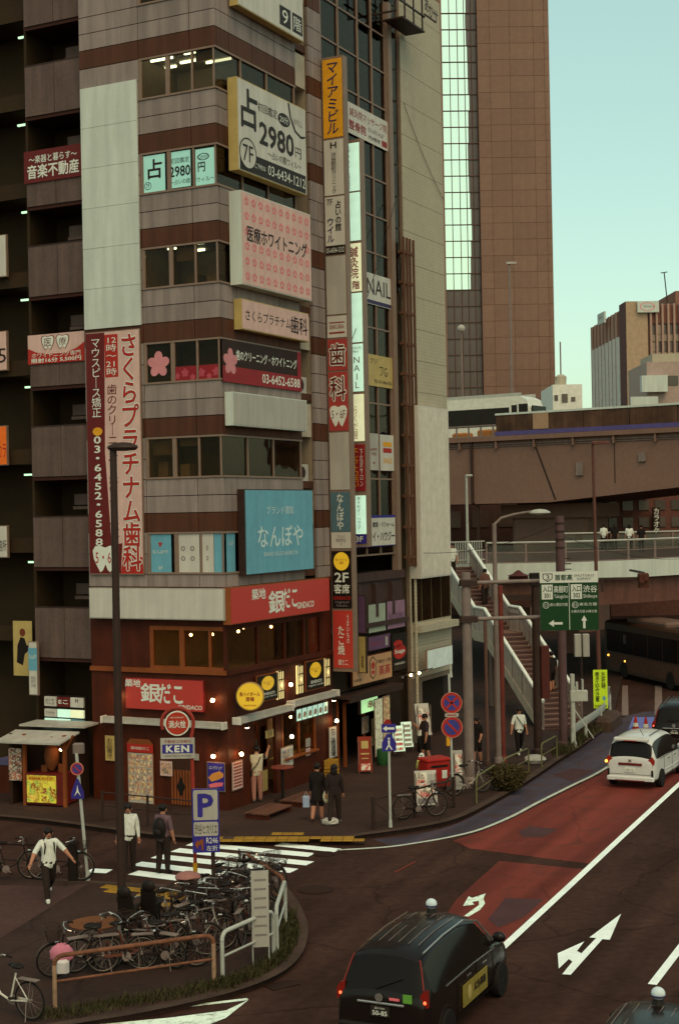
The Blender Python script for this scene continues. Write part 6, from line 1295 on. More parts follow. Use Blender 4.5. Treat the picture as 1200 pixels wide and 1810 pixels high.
person('person in cream T-shirt and pinkish trousers at the restaurant door', gz(455, 1418), 1.74, R(185), cloth('cream', (158, 148, 118)), cloth('pink_trousers', (134, 92, 74)), wsh, ((3, 2), (-3, 6)), ((70, 22, 95), (5, 8, 10)))
person('person in black jacket and skirt with white socks carrying a pale bag', gz(562, 1452), 1.68, R(165), bk, bk, None, ((10, 6), (-10, 18)), ((4, 6, 10), (6, 6, 10)), 'long', skirt=True, shorts=True)
person('person in dark loose clothes with white shoes walking with a cream tote', gz(592, 1456), 1.7, R(170), cloth('charcoal', (36, 26, 22)), dk, wsh, ((12, 6), (-12, 20)), ((6, 6, 10), (-6, 6, 10)), 'long', hair='long')
person('person in navy T-shirt and shorts eating by the slanted menu', gz(752, 1349), 1.74, R(-70), nv, bk, None, ((6, 4), (-6, 8)), ((25, 6, 115), (4, 8, 10)), shorts=True)
person('child in yellow-green top and white hat behind the red post box', gz(746, 1398), 1.16, R(170), cloth('lime', (160, 160, 84)), dk, None, ((6, 4), (-6, 8)), ((4, 8, 10), (4, 8, 10)), hat=cloth('hat_white', (190, 190, 170)))
person('person in white T-shirt with black shoulder strap walking past the stairs', gz(918, 1334), 1.72, R(10), wt, bk, wsh, ((16, 8), (-14, 26)), ((8, 18, 20), (-8, 10, 20)))
person('person in black dress beside the gantry pole', gz(843, 1350), 1.62, R(-30), bk, bk, None, ((6, 4), (-6, 8)), ((20, 8, 60), (10, 8, 40)), hair='long', skirt=True, shorts=True)
def on_stairs(px, py, label, top, bottom, rz, f, **k):
    x = f * (xs[-1]); i = min(N - 1, max(0, [j for j in range(N) if xs[j] <= x + 1e-6][-1])); z = DZ - rise * i
    p = Vector((S_t.x, S_t.y, 0)) + Vector((math.cos(ang), math.sin(ang), 0)) * (xs[i] + tread * .5) + Vector((-math.sin(ang), math.cos(ang), 0)) * k.pop('side', 0)
    person(label, (p.x, p.y, z + .02), 1.7, rz, top, bottom, None, ((22, 30), (-4, 6)), ((10, 8, 20), (-10, 8, 20)), **k)
on_stairs(978, 1270, 'person in black near the foot of the stairs', bk, bk, ang + R(-90), .86, side=.45, shorts=True)
on_stairs(812, 1030, 'person in white shirt at the top of the stairs', wt, dk, ang + R(90), .1, side=-.45)
on_stairs(850, 1060, 'person in brown with pale bag on the upper stair flight', cloth('brown', (88, 58, 46)), dk, ang + R(-90), .26, side=.35)
for px, py, lab, tp_, hr_ in ((1067, 972, 'person in white T-shirt on the footbridge, back turned', wt, 'short'), (1086, 972, 'person in dark dress on the footbridge next to the white T-shirt', bk, 'long'), (1112, 973, 'person in white with shoulder bag on the footbridge', wt, 'long'), (1133, 976, 'person in black walking on the footbridge above the signal', bk, 'short')):
    person(lab, (*G(px, py, DZ).to_2d(), DZ), 1.68, R(170), tp_, dk, None, ((8, 6), (-8, 14)), ((4, 8, 10), (4, 8, 10)), hair=hr_)
run_jobs()
# copies of the taxi further off and at the near edge
def redo(t, plate=None):
    return t
p = G(1192, 1330); h_ = R(20)
t2 = dup(taxi, (p.x + 2.2 * math.sin(h_), p.y + 2.2 * math.cos(h_), 0), -h_, 'black taxi braking ahead of the white minivan at the photo edge')
t3 = dup(taxi, (4.42, 21.2, 0), -R(24), 'black taxi whose roof just enters the bottom corner of the photo')
# dark bus under the footbridge
p = G(1068, 1192); q = G(1192, 1222); d_ = (q - p); bh = math.atan2(d_.y, d_.x)
m_bus = mat('bus_brown', A(52, 34, 22), rough=.4, var=.15); m_bus2 = mat('bus_roof', A(96, 74, 60), rough=.5)
bu = thing('dark_bus', 'dark brown city bus under the footbridge', 'bus', (p.x, p.y, 0), bh); LB = 10.5
obj('body', MB().bev(0, LB, 0, 2.4, .3, 2.95, .12), m_bus, bu); obj('roof_unit', MB().bev(2.0, 6.5, .4, 2.0, 2.96, 3.2, .1), m_bus2, bu); obj('roof_unit', MB().bev(7.2, 9.2, .5, 1.9, 2.96, 3.15, .1), m_bus2, bu)
for i in range(6): obj('window', MB().box(.4 + 1.62 * i, 1.9 + 1.62 * i, -.02, -.0, 1.35, 2.5), m_carglass, bu)
obj('rear_window', MB().box(-.02, .0, .3, 2.1, 1.4, 2.5), m_carglass, bu)
for i in range(4): obj('side_panel', MB().box(.5 + 2.45 * i, 2.85 + 2.45 * i, -.015, 0, .45, 1.25), mat('bus_panel', A(72, 46, 32), var=.2), bu)
for x in (2.4, 7.6): obj('wheel', MB().lathe([(.44, -.26), (.48, -.22), (.48, 0), (.4, .03)], (x, 0, .48), 18, 'y'), m_tyre, bu)
obj('side_lamp', MB().ball((.6, -.03, 1.1), .06, 6, 5), m_amber, bu); obj('side_lamp', MB().ball((2.6, -.03, .95), .05, 6, 5), m_amber, bu); obj('marking', text_mesh('都営', .35, .5), m_inkg, bu, (2.6, -.03, 2.1))
# ================================================================== bicycles
wm = MB(); Rw = .33
wm.tube([(math.cos(a) * Rw, 0, math.sin(a) * Rw) for a in [2 * math.pi * i / 26 for i in range(26)]], .019, 6, closed=True)
wheel_me = wm.mesh('wheel'); wheel_me.materials.append(m_tyre)
rm = MB().tube([(math.cos(a) * (Rw - .03), 0, math.sin(a) * (Rw - .03)) for a in [2 * math.pi * i / 26 for i in range(26)]], .011, 5, closed=True)
rim_me = rm.mesh('rim'); rim_me.materials.append(mat('bike_rim', A(84, 76, 64), rough=.35, metal=.4))
sp_ = MB().lathe([(.025, -.05), (.025, .05)], n=8, axis='y')
for i in range(14):
    a = 2 * math.pi * i / 14; sp_.tube([(0, .02 * (-1) ** i, 0), (math.cos(a) * (Rw - .03), 0, math.sin(a) * (Rw - .03))], .0022, 3, cap=False)
spoke_me = sp_.mesh('spokes'); spoke_me.materials.append(m_steel)
def make_bike(label, mframe, basket=True, msaddle=None, seat=False, group=None, fender=True):
    t = thing('bicycle', label, 'bicycle', (0, 0, 0), 0, group)
    for x in (-.53, .53):
        w = obj('wheel', wheel_me, None, t, (x, 0, Rw + .02)); obj('rim', rim_me, None, w); obj('spoke_set', spoke_me, None, w)
        if fender: obj('mudguard', MB().tube([(x + math.cos(a) * (Rw + .03), 0, Rw + .02 + math.sin(a) * (Rw + .03)) for a in [R(20 + 14 * i) for i in range(11)]], .014, 4), mat('mudguard_steel', A(76, 66, 56), rough=.35, metal=.3), t)
    z = Rw + .02
    fm_ = MB().tube([(-.53, .03, z), (-.08, 0, .29)], .013, 6).tube([(-.53, .03, z), (-.2, 0, .72)], .011, 6).tube([(-.08, 0, .29), (-.22, 0, .8)], .017, 6).tube([(-.08, 0, .29), (.15, 0, .38), (.37, 0, .68)], .02, 6).tube([(.34, 0, .86), (.38, 0, .66)], .02, 6).tube([(.38, 0, .68), (.44, .04, .5), (.53, .04, z)], .014, 6).tube([(.38, 0, .68), (.44, -.04, .5), (.53, -.04, z)], .014, 6)
    obj('frame', fm_, mframe, t); obj('seat_post', MB().tube([(-.21, 0, .78), (-.235, 0, .9)], .013, 6), m_chrome, t)
    obj('saddle', MB().ball((-.26, 0, .93), .13, 10, 6, (1.1, .75, .35)).ball((-.12, 0, .935), .06, 8, 6, (1.5, .6, .5)), msaddle or m_black, t, smooth=True)
    obj('handlebar', MB().tube([(.18, -.27, .97), (.3, -.22, 1.0), (.34, -.06, .99), (.34, .06, .99), (.3, .22, 1.0), (.18, .27, .97)], .012, 6).tube([(.34, 0, .86), (.33, 0, 1.0)], .013, 6), m_chrome, t)
    for s_ in (-1, 1): obj('grip', MB().tube([(.24, s_ * .25, .985), (.12, s_ * .275, .955)], .018, 6), m_black, t)
    obj('crank', MB().lathe([(.09, -.01), (.09, .01)], (-.08, -.05, .29), 14, 'y').tube([(-.08, -.08, .29), (.05, -.09, .2)], .012, 5).tube([(-.08, .08, .29), (-.2, .09, .38)], .012, 5), m_steel, t)
    for s_, p_ in ((-1, (.06, -.13, .195)), (1, (-.21, .13, .385))): obj('pedal', MB().cbox(p_, (.09, .08, .02)), m_black, t)
    obj('chain_guard', MB().box(-.5, -.02, -.055, -.04, .3, .36), mframe, t); obj('rear_rack', MB().box(-.72, -.3, -.06, .06, .72, .735).tube([(-.6, .05, .72), (-.53, .05, z)], .008, 4).tube([(-.6, -.05, .72), (-.53, -.05, z)], .008, 4), m_steel, t); obj('kickstand', MB().tube([(-.5, .06, z), (-.56, .16, .02)], .01, 5), m_steel, t); obj('headlamp', MB().lathe([(.03, .0), (.045, .07)], (.45, 0, .72), 10, 'x'), m_chrome, t)
    if basket:
        b = MB(); 
        for zz, w_, l_ in ((.78, .13, .1), (.9, .15, .13), (1.02, .17, .16)): b.tube([(.56 - l_, -w_, zz), (.56 + l_, -w_, zz), (.56 + l_, w_, zz), (.56 - l_, w_, zz)], .006, 4, closed=True)
        for i in range(9):
            f_ = -1 + i * .25; b.tube([(.66, .13 * f_, .78), (.72, .17 * f_, 1.02)], .004, 3).tube([(.46, .13 * f_, .78), (.4, .17 * f_, 1.02)], .004, 3).tube([(.56 + .1 * f_, .13, .78), (.56 + .16 * f_, .17, 1.02)], .004, 3).tube([(.56 + .1 * f_, -.13, .78), (.56 + .16 * f_, -.17, 1.02)], .004, 3)
        b.box(.46, .66, -.13, .13, .775, .785); obj('basket', b, m_dsteel, t)
    if seat:
        c = obj('child_seat', MB().bev(-.72, -.42, -.16, .16, .76, .84, .03).cbox((-.74, 0, 1.02), (.06, .32, .5), ry=R(-10)).bev(-.7, -.45, -.17, -.13, .84, 1.0, .02).bev(-.7, -.45, .13, .17, .84, 1.0, .02), m_black, t); obj('headrest', MB().ball((-.78, 0, 1.34), .14, 10, 8, (.5, 1.1, .9)), m_black, c, smooth=True)
    return t
mb_black, mb_silver, mb_brown, mb_blue = mat('bike_black', A(34, 26, 22), rough=.4), mat('bike_silver', A(140, 130, 114), rough=.35, metal=.3), mat('bike_brown', A(84, 46, 32), rough=.4), mat('bike_blue', A(52, 52, 76), rough=.4)
GB = 'bicycles heaped behind the metal railings'
protos = {'k': make_bike('black bicycle with front basket in the heap behind the railings', mb_black, True, group=GB), 's': make_bike('silver bicycle in the heap behind the railings', mb_silver, True, group=GB), 'b': make_bike('brown bicycle without basket in the heap behind the railings', mb_brown, False, group=GB), 'c': make_bike('bicycle carrying a black child seat with tall headrest beside the dark lamp post', mb_black, True, seat=True)}
used_ = set()
def bike(kind, px, py, rz, label=None, tilt=0.0, z=ZP):
    p = G(px, py, z); src = protos[kind]
    lab = label or src['label']
    if kind not in used_ : used_.add(kind); t = src; t['label'] = lab
    else: t = dup(src, (0, 0, 0), 0, lab, src.get('group'))
    t.location = (p.x, p.y, z + .0); t.rotation_euler = (tilt, 0, rz); return t
bike('c', 285, 1662, R(70), None, R(6)); bike('c', 258, 1676, R(75), 'second bicycle with black child seat, nearer the rusty railing', R(-5))
for i, (k_, px, py, rz, tl) in enumerate((('k', 345, 1648, 55, 8), ('s', 372, 1640, 60, -6), ('k', 398, 1630, 65, 10), ('b', 420, 1622, 55, -8), ('s', 438, 1612, 70, 6), ('k', 456, 1604, 62, 12), ('b', 410, 1598, 50, -10), ('k', 385, 1606, 68, 8), ('s', 352, 1686, 25, -5), ('b', 320, 1694, 12, 6), ('k', 442, 1660, 80, -8), ('k', 300, 1712, 8, 4), ('b', 232, 1716, 14, -6), ('s', 180, 1712, 30, 8), ('k', 145, 1722, 200, -6), ('k', 432, 1592, 110, 14), ('s', 458, 1590, 40, -12), ('b', 474, 1600, 95, 10), ('k', 380, 1622, 20, -14), ('k', 366, 1660, 120, 10), ('b', 405, 1662, 35, -9), ('k', 330, 1668, 95, 12), ('s', 312, 1650, 40, -8), ('k', 425, 1645, 15, 9), ('k', 270, 1706, 150, -10), ('b', 205, 1708, 165, 9), ('k', 462, 1632, 60, -12))):
    nm = {'k': 'black bicycle with front basket', 's': 'silver bicycle with front basket', 'b': 'brown bicycle without basket'}[k_]
    zone = 'pressed against the inside of the rusty near railing' if py >= 1684 else 'jammed beside the grey notice sheet' if px >= 438 else 'crowded behind the parking sign post' if py < 1640 else 'in the middle of the heap behind the railings'
    bike(k_, px, py, R(rz), nm + ' ' + zone, R(tl))
mb_w = mat('bike_white', A(176, 170, 148), rough=.4)
protos['w'] = make_bike('cream-framed bicycle with red bell cut by the bottom edge of the photo', mb_w, False, fender=False); t = bike('w', 14, 1796, R(150)); obj('red_bell', MB().ball((.38, .05, 1.06), .07, 10, 8), m_signred, t)
bike('k', 18, 1556, R(8), 'bicycle parked at the photo edge by the low railing').__setitem__('group', ''); bike('k', 108, 1556, R(-10), 'bicycle behind the walker in white at the low railing').__setitem__('group', '')
bike('k', 742, 1446, R(22), 'black bicycle leaning on the dark railing in front of the menu stand', R(5)).__setitem__('group', ''); bike('s', 828, 1404, R(30), 'silver bicycle behind the no-stopping signs', R(4)).__setitem__('group', '')
for o in list(col.objects):
    if o.get('group') == '': del o['group']
# ================================================================== railings
def hoop(name, label, a, b, h, m, r=.042, mid=.5, group=None, z=ZP, m2=None):
    A_, B_ = G(*a, z), G(*b, z); d = B_ - A_; L = d.length; t = thing(name, label, 'railing', (A_.x, A_.y, z), math.atan2(d.y, d.x), group); c = .16
    obj('top_rail', MB().tube([(0, 0, h - c), (c * .12, 0, h - c * .5), (c * .5, 0, h - c * .12), (c, 0, h), (L - c, 0, h), (L - c * .5, 0, h - c * .12), (L - c * .12, 0, h - c * .5), (L, 0, h - c)], r, 10), m, t, smooth=True)
    for x in (0, L): obj('post', MB().tube([(x, 0, -.05), (x, 0, h - c)], r, 10), m2 or m, t, smooth=True)
    obj('mid_rail', MB().tube([(0, 0, h * mid), (L, 0, h * mid)], r * .6, 8), m, t, smooth=True); return t
hoop('guard_railing', 'rust-streaked tubular railing along the near kerb of the corner', (98, 1780), (379, 1738), .92, m_rust, m2=mat('rail_cream_rust', A(134, 106, 78), var=.3, scale=5))
hoop('guard_railing', 'short white tubular railing next to the rusty one', (394, 1734), (484, 1690), .92, m_wsteel)
hoop('guard_railing', 'white tubular railing turning the corner above the grass verge', (490, 1686), (505, 1634), .95, m_wsteel)
hoop('guard_railing', 'rusty railing sloping behind the heap of bicycles', (503, 1630), (432, 1578), .95, m_rust)
hoop('guard_railing', 'low dark railing beside the walker in white', (-60, 1545), (134, 1552), .8, m_dsteel)
p = G(131, 1556, ZP); t = thing('bollard', 'dark square bollard at the end of the low railing', 'bollard', p); obj('post', MB().bev(-.12, .12, -.1, .1, 0, .95, .03), m_black, t)
# thin dark fence along the avenue kerb and pale green hoops beyond
def xfence(label, a, b, h, m):
    A_, B_ = G(*a, ZP), G(*b, ZP); d = B_ - A_; L = d.length; t = thing('kerb_fence', label, 'fence', (A_.x, A_.y, ZP), math.atan2(d.y, d.x)); n = max(1, round(L / 1.5))
    obj('top_rail', MB().box(0, L, -.025, .025, h - .05, h), m, t); obj('lower_rail', MB().box(0, L, -.02, .02, .14, .18), m, t)
    for i in range(n + 1): obj('post', MB().box(i * L / n - .04, i * L / n + .04, -.04, .04, -.02, h + .06), m, t)
    for i in range(n):
        x0, x1 = i * L / n, (i + 1) * L / n; xm = (x0 + x1) / 2
        obj('brace', MB().tube([(x0, 0, .16), (xm, 0, h - .06), (x1, 0, .16)], .014, 5).tube([(x0, 0, h - .06), (xm, 0, .16), (x1, 0, h - .06)], .014, 5), m, t)
xfence('dark metal fence with crossed braces along the avenue kerb', (660, 1466), (802, 1428), .86, m_dsteel)
mg = mat('fence_green', A(92, 88, 52), rough=.5)
for i, (a, b) in enumerate((((842, 1420), (876, 1396)), ((890, 1386), (934, 1364)), ((957, 1356), (984, 1340)))): hoop('kerb_hoop', ['olive hoop fence nearest the gantry pole', 'olive hoop fence behind the shrub', 'olive hoop fence by the utility pole'][i], a, b, .8, mg, .025, group='olive hoop fences along the avenue')
# ================================================================== street signs
def disc_sign(t, z, r, kind, y=-.06):
    d = obj('sign_disc', MB().lathe([(r, -.012), (r, .0)], (0, y, z), 28, 'y'), m_signred if kind != 'x' else m_signred, t); obj('blue_disc', MB().lathe([(r * .74, .001), (r * .74, .006)], (0, y, z), 28, 'y'), mat('sign_royal', A(52, 52, 104)), d)
    for a in ((45, -45) if kind == 'x' else (-45,)): obj('red_bar', MB().cbox((0, y - .009, z), (r * 1.5, .006, r * .2), ry=R(-a)), m_signred, d)
    obj('pale_edge', MB().tube([(math.cos(q) * r, y, z + math.sin(q) * r) for q in [2 * math.pi * i / 28 for i in range(28)]], .012, 4, closed=True), mat('edge_pink', A(170, 110, 90)), d)
b = G(801, 1424, ZP); t = pole('no_stopping_sign', 'white post with two round red and blue no-stopping signs', b, .035, 3.95, m_wsteel, 'sign', lean=(-.06, 0))
z1, z2 = D(792, 1242, b.y).z - ZP, D(794, 1285, b.y).z - ZP
disc_sign(t, z1, .31, 'x'); disc_sign(t, z2, .31, '/'); obj('plate', MB().box(-.2, .2, -.07, -.05, (z1 + z2) / 2 - .05, (z1 + z2) / 2 + .05), m_signg, t); obj('arrow_print', MB().box(-.14, .14, -.074, -.07, (z1 + z2) / 2 - .015, (z1 + z2) / 2 + .015), m_inkr, t); obj('cone_top', MB().lathe([(.05, 3.85), (.02, 4.25)], n=8), m_wsteel, t); obj('yellow_sleeve', MB().lathe([(.06, 1.8), (.06, 2.5)], (-.12, 0, 0), 8), m_yellow, t)
b = G(690, 1462, ZP); t = pole('one_way_sign', 'white post with blue one-way arrow and pedestrian sign', b, .035, D(687, 1280, b.y).z - ZP, m_wsteel, 'sign')
z = D(687, 1287, b.y).z - ZP; pl = obj('arrow_plate', MB().box(-.2, .2, -.06, -.045, z - .12, z + .12), m_signblue, t); obj('arrow_print', MB().plate([(-.16, z), (-.06, z + .08), (-.06, z + .03), (.16, z + .03), (.16, z - .03), (-.06, z - .03), (-.06, z - .08)], -.066, -.061), m_pw, pl)
z = D(687, 1312, b.y).z - ZP; pl = obj('pedestrian_plate', MB().plate([(-.2, z - .24), (.2, z - .24), (.2, z + .0), (.06, z + .24), (-.06, z + .24), (-.2, z)], -.06, -.045), m_signblue, t); obj('walker_print', MB().plate([(-.1, z - .2), (-.02, z - .06), (-.03, z + .06), (.03, z + .06), (.02, z - .06), (.1, z - .2), (.06, z - .2), (0, z - .1), (-.06, z - .2)], -.066, -.061).lathe([(.03, .061), (.03, .066)], (0, 0, z + .11), 10, 'y'), m_pw, pl)
b = G(156, 1556, ZP); t = pole('no_parking_sign', 'leaning white post with small no-parking disc and blue pedestrian triangle', b, .04, 3.1, m_wsteel, 'sign', lean=(-.22, 0))
z1, z2 = D(138, 1358, b.y).z - ZP, D(140, 1392, b.y).z - ZP
o1 = len(col.objects); disc_sign(t, z1, .15 * 1.0, '/', -.07)
for ch in t.children:
    if ch.name.startswith('sign_disc'): ch.location.x = -.2
pl = obj('pedestrian_plate', MB().plate([(-.16, z2 - .26), (.16, z2 - .26), (.15, z2 - .1), (.03, z2 + .22), (-.03, z2 + .22), (-.15, z2 - .1)], -.07, -.055), m_signblue, t, (-.2, 0, 0)); obj('walker_print', MB().plate([(-.08, z2 - .2), (-.02, z2 - .06), (0, z2 + .08), (.02, z2 - .06), (.08, z2 - .2), (0, z2 - .1)], -.076, -.071), m_pw, pl); obj('meter_box', MB().bev(-.32, -.05, .03, .2, z1 + .35, z1 + .6, .03), m_steel, t)
# parking direction sign and hydrant sign
b = G(371, 1625, ZP); PS = Face(Vector((b.x, b.y, 0)), R(2))
s = Sign(PS, 'parking_sign', 'blue parking direction sign with a large letter on a dark post', (340, 1394, 388, 1507), .07, .04, m_signblue, m_steel, inset=.0)
def rrect(x0, y0, x1, y1, c=.03): return [(x0 + c, y0), (x1 - c, y0), (x1, y0 + c), (x1, y1 - c), (x1 - c, y1), (x0 + c, y1), (x0, y1 - c), (x0, y0 + c)]
s.poly(m_signg, rrect(.05, .02, .95, .49), 'white_field'); s.poly(m_signg, rrect(.05, .52, .95, .74), 'white_field'); s.T('P', m_signblue, .5, .26, .52, .34, bold=.03, y=-.010); s.T('渋谷ヒカリエ', m_ink, .5, .63, .84, .16, y=-.010); s.T('R246', m_pw, .72, .81, .42, .09, y=-.010); s.T('左折', m_pw, .72, .93, .42, .08, y=-.010)
s.poly(m_wood2, [(.08, .87), (.2, .79), (.2, .83), (.36, .78), (.4, .78), (.4, .96), (.32, .96), (.32, .86), (.2, .9), (.2, .95)], 'arrow', -.010); zc = s.t.location.z
obj('post', MB().tube([(.14, .09, ZP - zc - .02), (.14, .09, s.h * .5)], .045, 10), m_dsteel, s.t, smooth=True)
b = G(347, 1612, ZP); ztop = D(343, 1262, b.y).z - ZP
t = thing('hydrant_sign', 'red arched post with round fire hydrant sign and a small advert plate', 'sign', (b.x, b.y, ZP))
zc = D(314, 1278, b.y).z - ZP; xr_ = D(314, 1278, b.y).x - b.x
arc = [(xr_ + math.cos(a) * .36, 0, zc + math.sin(a) * .34) for a in [R(-5 + 19 * i) for i in range(12)]]
obj('post', MB().tube([(.0, 0, -.02), (.0, 0, 2.0), (-.03, 0, zc - .3)] + arc, .04, 8), mat('hydrant_red', A(128, 44, 32), var=.2), t, smooth=True)
d = obj('sign_disc', MB().lathe([(.27, -.015), (.28, 0)], (xr_, -.05, zc), 28, 'y'), m_pw, t); obj('red_disc', MB().lathe([(.25, .001), (.25, .006)], (xr_, -.05, zc), 28, 'y'), mat('hydrant_disc', A(150, 46, 28)), d); obj('lettering', text_mesh('消火栓', .38, .16, bold=.02), m_pw, d, (xr_, -.062, zc - .02)); obj('lettering', text_mesh('FIRE HYDRANT', .3, .03), m_pw, d, (xr_, -.062, zc + .13))
zk = D(314, 1322, b.y).z - ZP; pl = obj('advert_plate', MB().box(xr_ - .38, xr_ + .38, -.06, -.03, zk - .23, zk + .23), m_signg, t); obj('purple_band', MB().box(xr_ - .34, xr_ + .34, -.064, -.06, zk - .11, zk + .09), m_signblue, pl); obj('lettering', text_mesh('KEN', .5, .14, bold=.04, spacing=1.2), m_pw, pl, (xr_, -.07, zk - .01)); obj('lettering', text_mesh('不動産は信頼の', .6, .07), m_inkr, pl, (xr_, -.066, zk + .155)); obj('lettering', text_mesh('www.kencorp.co.jp', .6, .05), m_ink, pl, (xr_, -.066, zk - .17)); obj('stay', MB().box(xr_ - .02, .02, -.02, .01, zk - .02, zk + .02), mat('hydrant_red', A(128, 44, 32)), t); obj('notice_sticker', MB().lathe([(.05, .9), (.05, 1.1)], n=8), m_yellow, t)
# ================================================================== post box, boards, stand tables
b = G(768, 1402, ZP); t = thing('post_box', 'red post box behind the white menu stand', 'post box', b, R(28)); obj('cabinet', MB().bev(-.42, .42, -.3, .3, .25, 1.05, .05), mat('post_red', A(140, 32, 24), rough=.45), t); obj('hood', MB().bev(-.44, .44, -.32, .32, 1.05, 1.13, .04), mat('post_red', A(140, 32, 24)), t); obj('slot', MB().box(-.3, .3, -.31, -.295, .85, .92), m_black, t); obj('notice', MB().box(.1, .28, -.306, -.3, .5, .75), m_pw, t); obj('foot', MB().box(-.3, .3, -.2, .2, 0, .25), m_dsteel, t)
def aboard(name, label, px, py, w, h, m, rz, prints=(), mf=None, lean=R(8)):
    p = G(px, py, ZP); t = thing(name, label, 'board', p, rz)
    b = obj('board', MB().box(-w / 2, w / 2, -.02, .02, .08, h), m, t); b.rotation_euler = (-lean, 0, 0)
    for x0, x1, z0, z1, mm in prints: obj('print', MB().box(x0 * w - w / 2, x1 * w - w / 2, -.027, -.021, z0 * h, z1 * h), mm, b)
    for x in (-w / 2 + .02, w / 2 - .02): obj('leg', MB().tube([(x, .03, 0), (x, .06, h * .95)], .014, 6).tube([(x, .4, 0), (x, .09, h * .9)], .014, 6), mf or m_alu, t)
    return t
phot = collage('clinic_print', [A(190, 150, 130), A(176, 60, 50), A(200, 190, 160), A(120, 100, 80)], 7)
aboard('menu_stand', 'white poster stand with small photographs in front of the red post box', 754, 1428, .66, 1.1, m_signw, R(8), ((.08, .55, .6, .95, phot), (.6, .95, .55, .9, m_signg), (.08, .92, .3, .55, phot), (.1, .9, .12, .26, m_inkg)))
aboard('red_sign_stand', 'tall red sign stand outside the shop door', 646, 1368, .48, 1.25, mat('stand_red', A(118, 42, 26)), R(4), ((.25, .75, .68, .88, m_cream), (.2, .8, .52, .56, m_cream), (.25, .75, .4, .43, m_cream), (.2, .85, .1, .28, phot)))
mlit = emit('menu_lit', (.7, .85, .65), .35, .1)
for px, py, lab, w_ in ((707, 1338, 'slanted lit menu board with food pictures on the pavement', .42), (722, 1330, 'slanted lit menu board with text lines next to it', .4)):
    t = aboard('lit_menu_board', lab, px, py, w_, 1.0, mlit, R(18), tuple((.15, .85, .12 + .17 * i, .22 + .17 * i, phot if px < 710 else m_signg) for i in range(5)), lean=R(14)); t.location.z += .12
t = aboard('slanted_poster', 'slanted framed poster of a round dish on the shop wall', 752, 1330, .55, 1.25, m_signw, R(20), ((.15, .9, .3, .85, phot),), lean=R(16)); t.location.z += .55; obj('stand_base', MB().box(-.2, .2, .0, .3, -.55, .05), m_black, t)
aboard('narrow_notice', 'narrow white notice board beside the no-stopping post', 812, 1400, .3, 1.3, m_signg, R(10), ((.15, .85, .4, .9, phot),))
b = G(676, 1352, ZP); t = thing('green_bin', 'small green bin under the hanging menus', 'bin', b); obj('drum', MB().lathe([(.16, 0), (.2, .1), (.2, .5), (.17, .56)], n=14), mat('bin_green', A(34, 70, 34)), t, smooth=True)
b = G(500, 1416, ZP); t = thing('standing_table', 'round red standing table outside the restaurant door', 'table', b); obj('top', MB().lathe([(.34, 1.02), (.36, 1.04), (.34, 1.07)], n=20), mat('table_red', A(96, 40, 30)), t); obj('stem', MB().lathe([(.1, 0), (.05, .06), (.05, 1.02)], n=10), m_black, t); obj('base', MB().lathe([(.26, 0), (.24, .04)], n=16), m_black, t)
for px, py, lab in ((475, 1440, 'low wooden duckboard step by the restaurant door'), (535, 1418, 'low wooden duckboard step under the serving hatch')):
    b = G(px, py, ZP); t = thing('duckboard', lab, 'step', b, TR)
    for i in range(6): obj('plank', MB().box(-.75, .75, -.38 + .13 * i, -.27 + .13 * i, .14, .18), mat('duckboard_wood', A(82, 52, 38), rnd=.2), t)
    obj('bearer', MB().box(-.7, -.6, -.38, .38, 0, .14).box(.6, .7, -.38, .38, 0, .14), m_wood, t)
# cones
for px, py, lab in ((1123, 1298, 'red traffic cone beyond the white minivan, first of two'), (1141, 1300, 'red traffic cone next to the braking taxi')):
    b = G(px, py); t = thing('traffic_cone', lab, 'traffic cone', b, 0, 'cones on the blue marking'); obj('cone', MB().lathe([(.17, .04), (.03, .72)], n=14), mat('cone_red', A(150, 38, 24), rough=.5), t, smooth=True); obj('foot', MB().bev(-.2, .2, -.2, .2, 0, .05, .01), m_black, t); obj('white_band', MB().lathe([(.115, .32), (.085, .46)], n=14), m_pw, t)
# bags
b = Vector(gz(545, 1452)) ; t = thing('carrier_bag', 'pale blue carrier bag held by the person in black skirt', 'bag', (b.x - .05, b.y - .02, ZP + .42)); obj('bag', MB().bev(-.1, .1, -.05, .05, 0, .32, .02), mat('bag_blue', A(130, 140, 150)), t); obj('handle', MB().tube([(-.05, 0, .32), (0, 0, .46), (.05, 0, .32)], .008, 5), m_wsteel, t)
b = Vector(gz(579, 1453)); t = thing('tote_bag', 'cream tote bag hanging between the two people in black', 'bag', (b.x - .02, b.y - .1, ZP + .62)); obj('bag', MB().ball((0, 0, .12), .15, 12, 8, (.7, .5, 1.2)), mat('tote_cream', A(172, 160, 122)), t, smooth=True); obj('strap', MB().tube([(.0, .0, .28), (.07, .04, .75)], .02, 5), mat('tote_cream', A(172, 160, 122)), t)
p = Vector((*G(290, 1545).to_2d(), 0)); t = thing('rucksack', 'black rucksack on the back of the person in mauve vest', 'bag', (p.x - .07, p.y - .17, .98), R(150)); obj('pack', MB().ball((0, .0, .2), .24, 12, 8, (.8, .55, 1.15)), m_black, t, smooth=True); obj('pocket', MB().ball((0, .1, .1), .14, 10, 6, (.9, .5, .9)), m_black, t, smooth=True)
p = Vector(gz(88, 1592)); t = thing('rucksack', 'dark rucksack worn by the striding person in white', 'bag', (p.x - .08, p.y + .18, ZP + 1.0), R(25)); obj('pack', MB().ball((0, 0, .2), .2, 12, 8, (.8, .6, 1.2)), m_black, t, smooth=True)
for s_ in (-1, 1): obj('strap', MB().tube([(s_ * .1, -.02, .36), (s_ * .11, -.18, .46), (s_ * .105, -.33, .3), (s_ * .12, -.26, .05), (s_ * .14, -.1, -.02)], .018, 5), m_black, t)
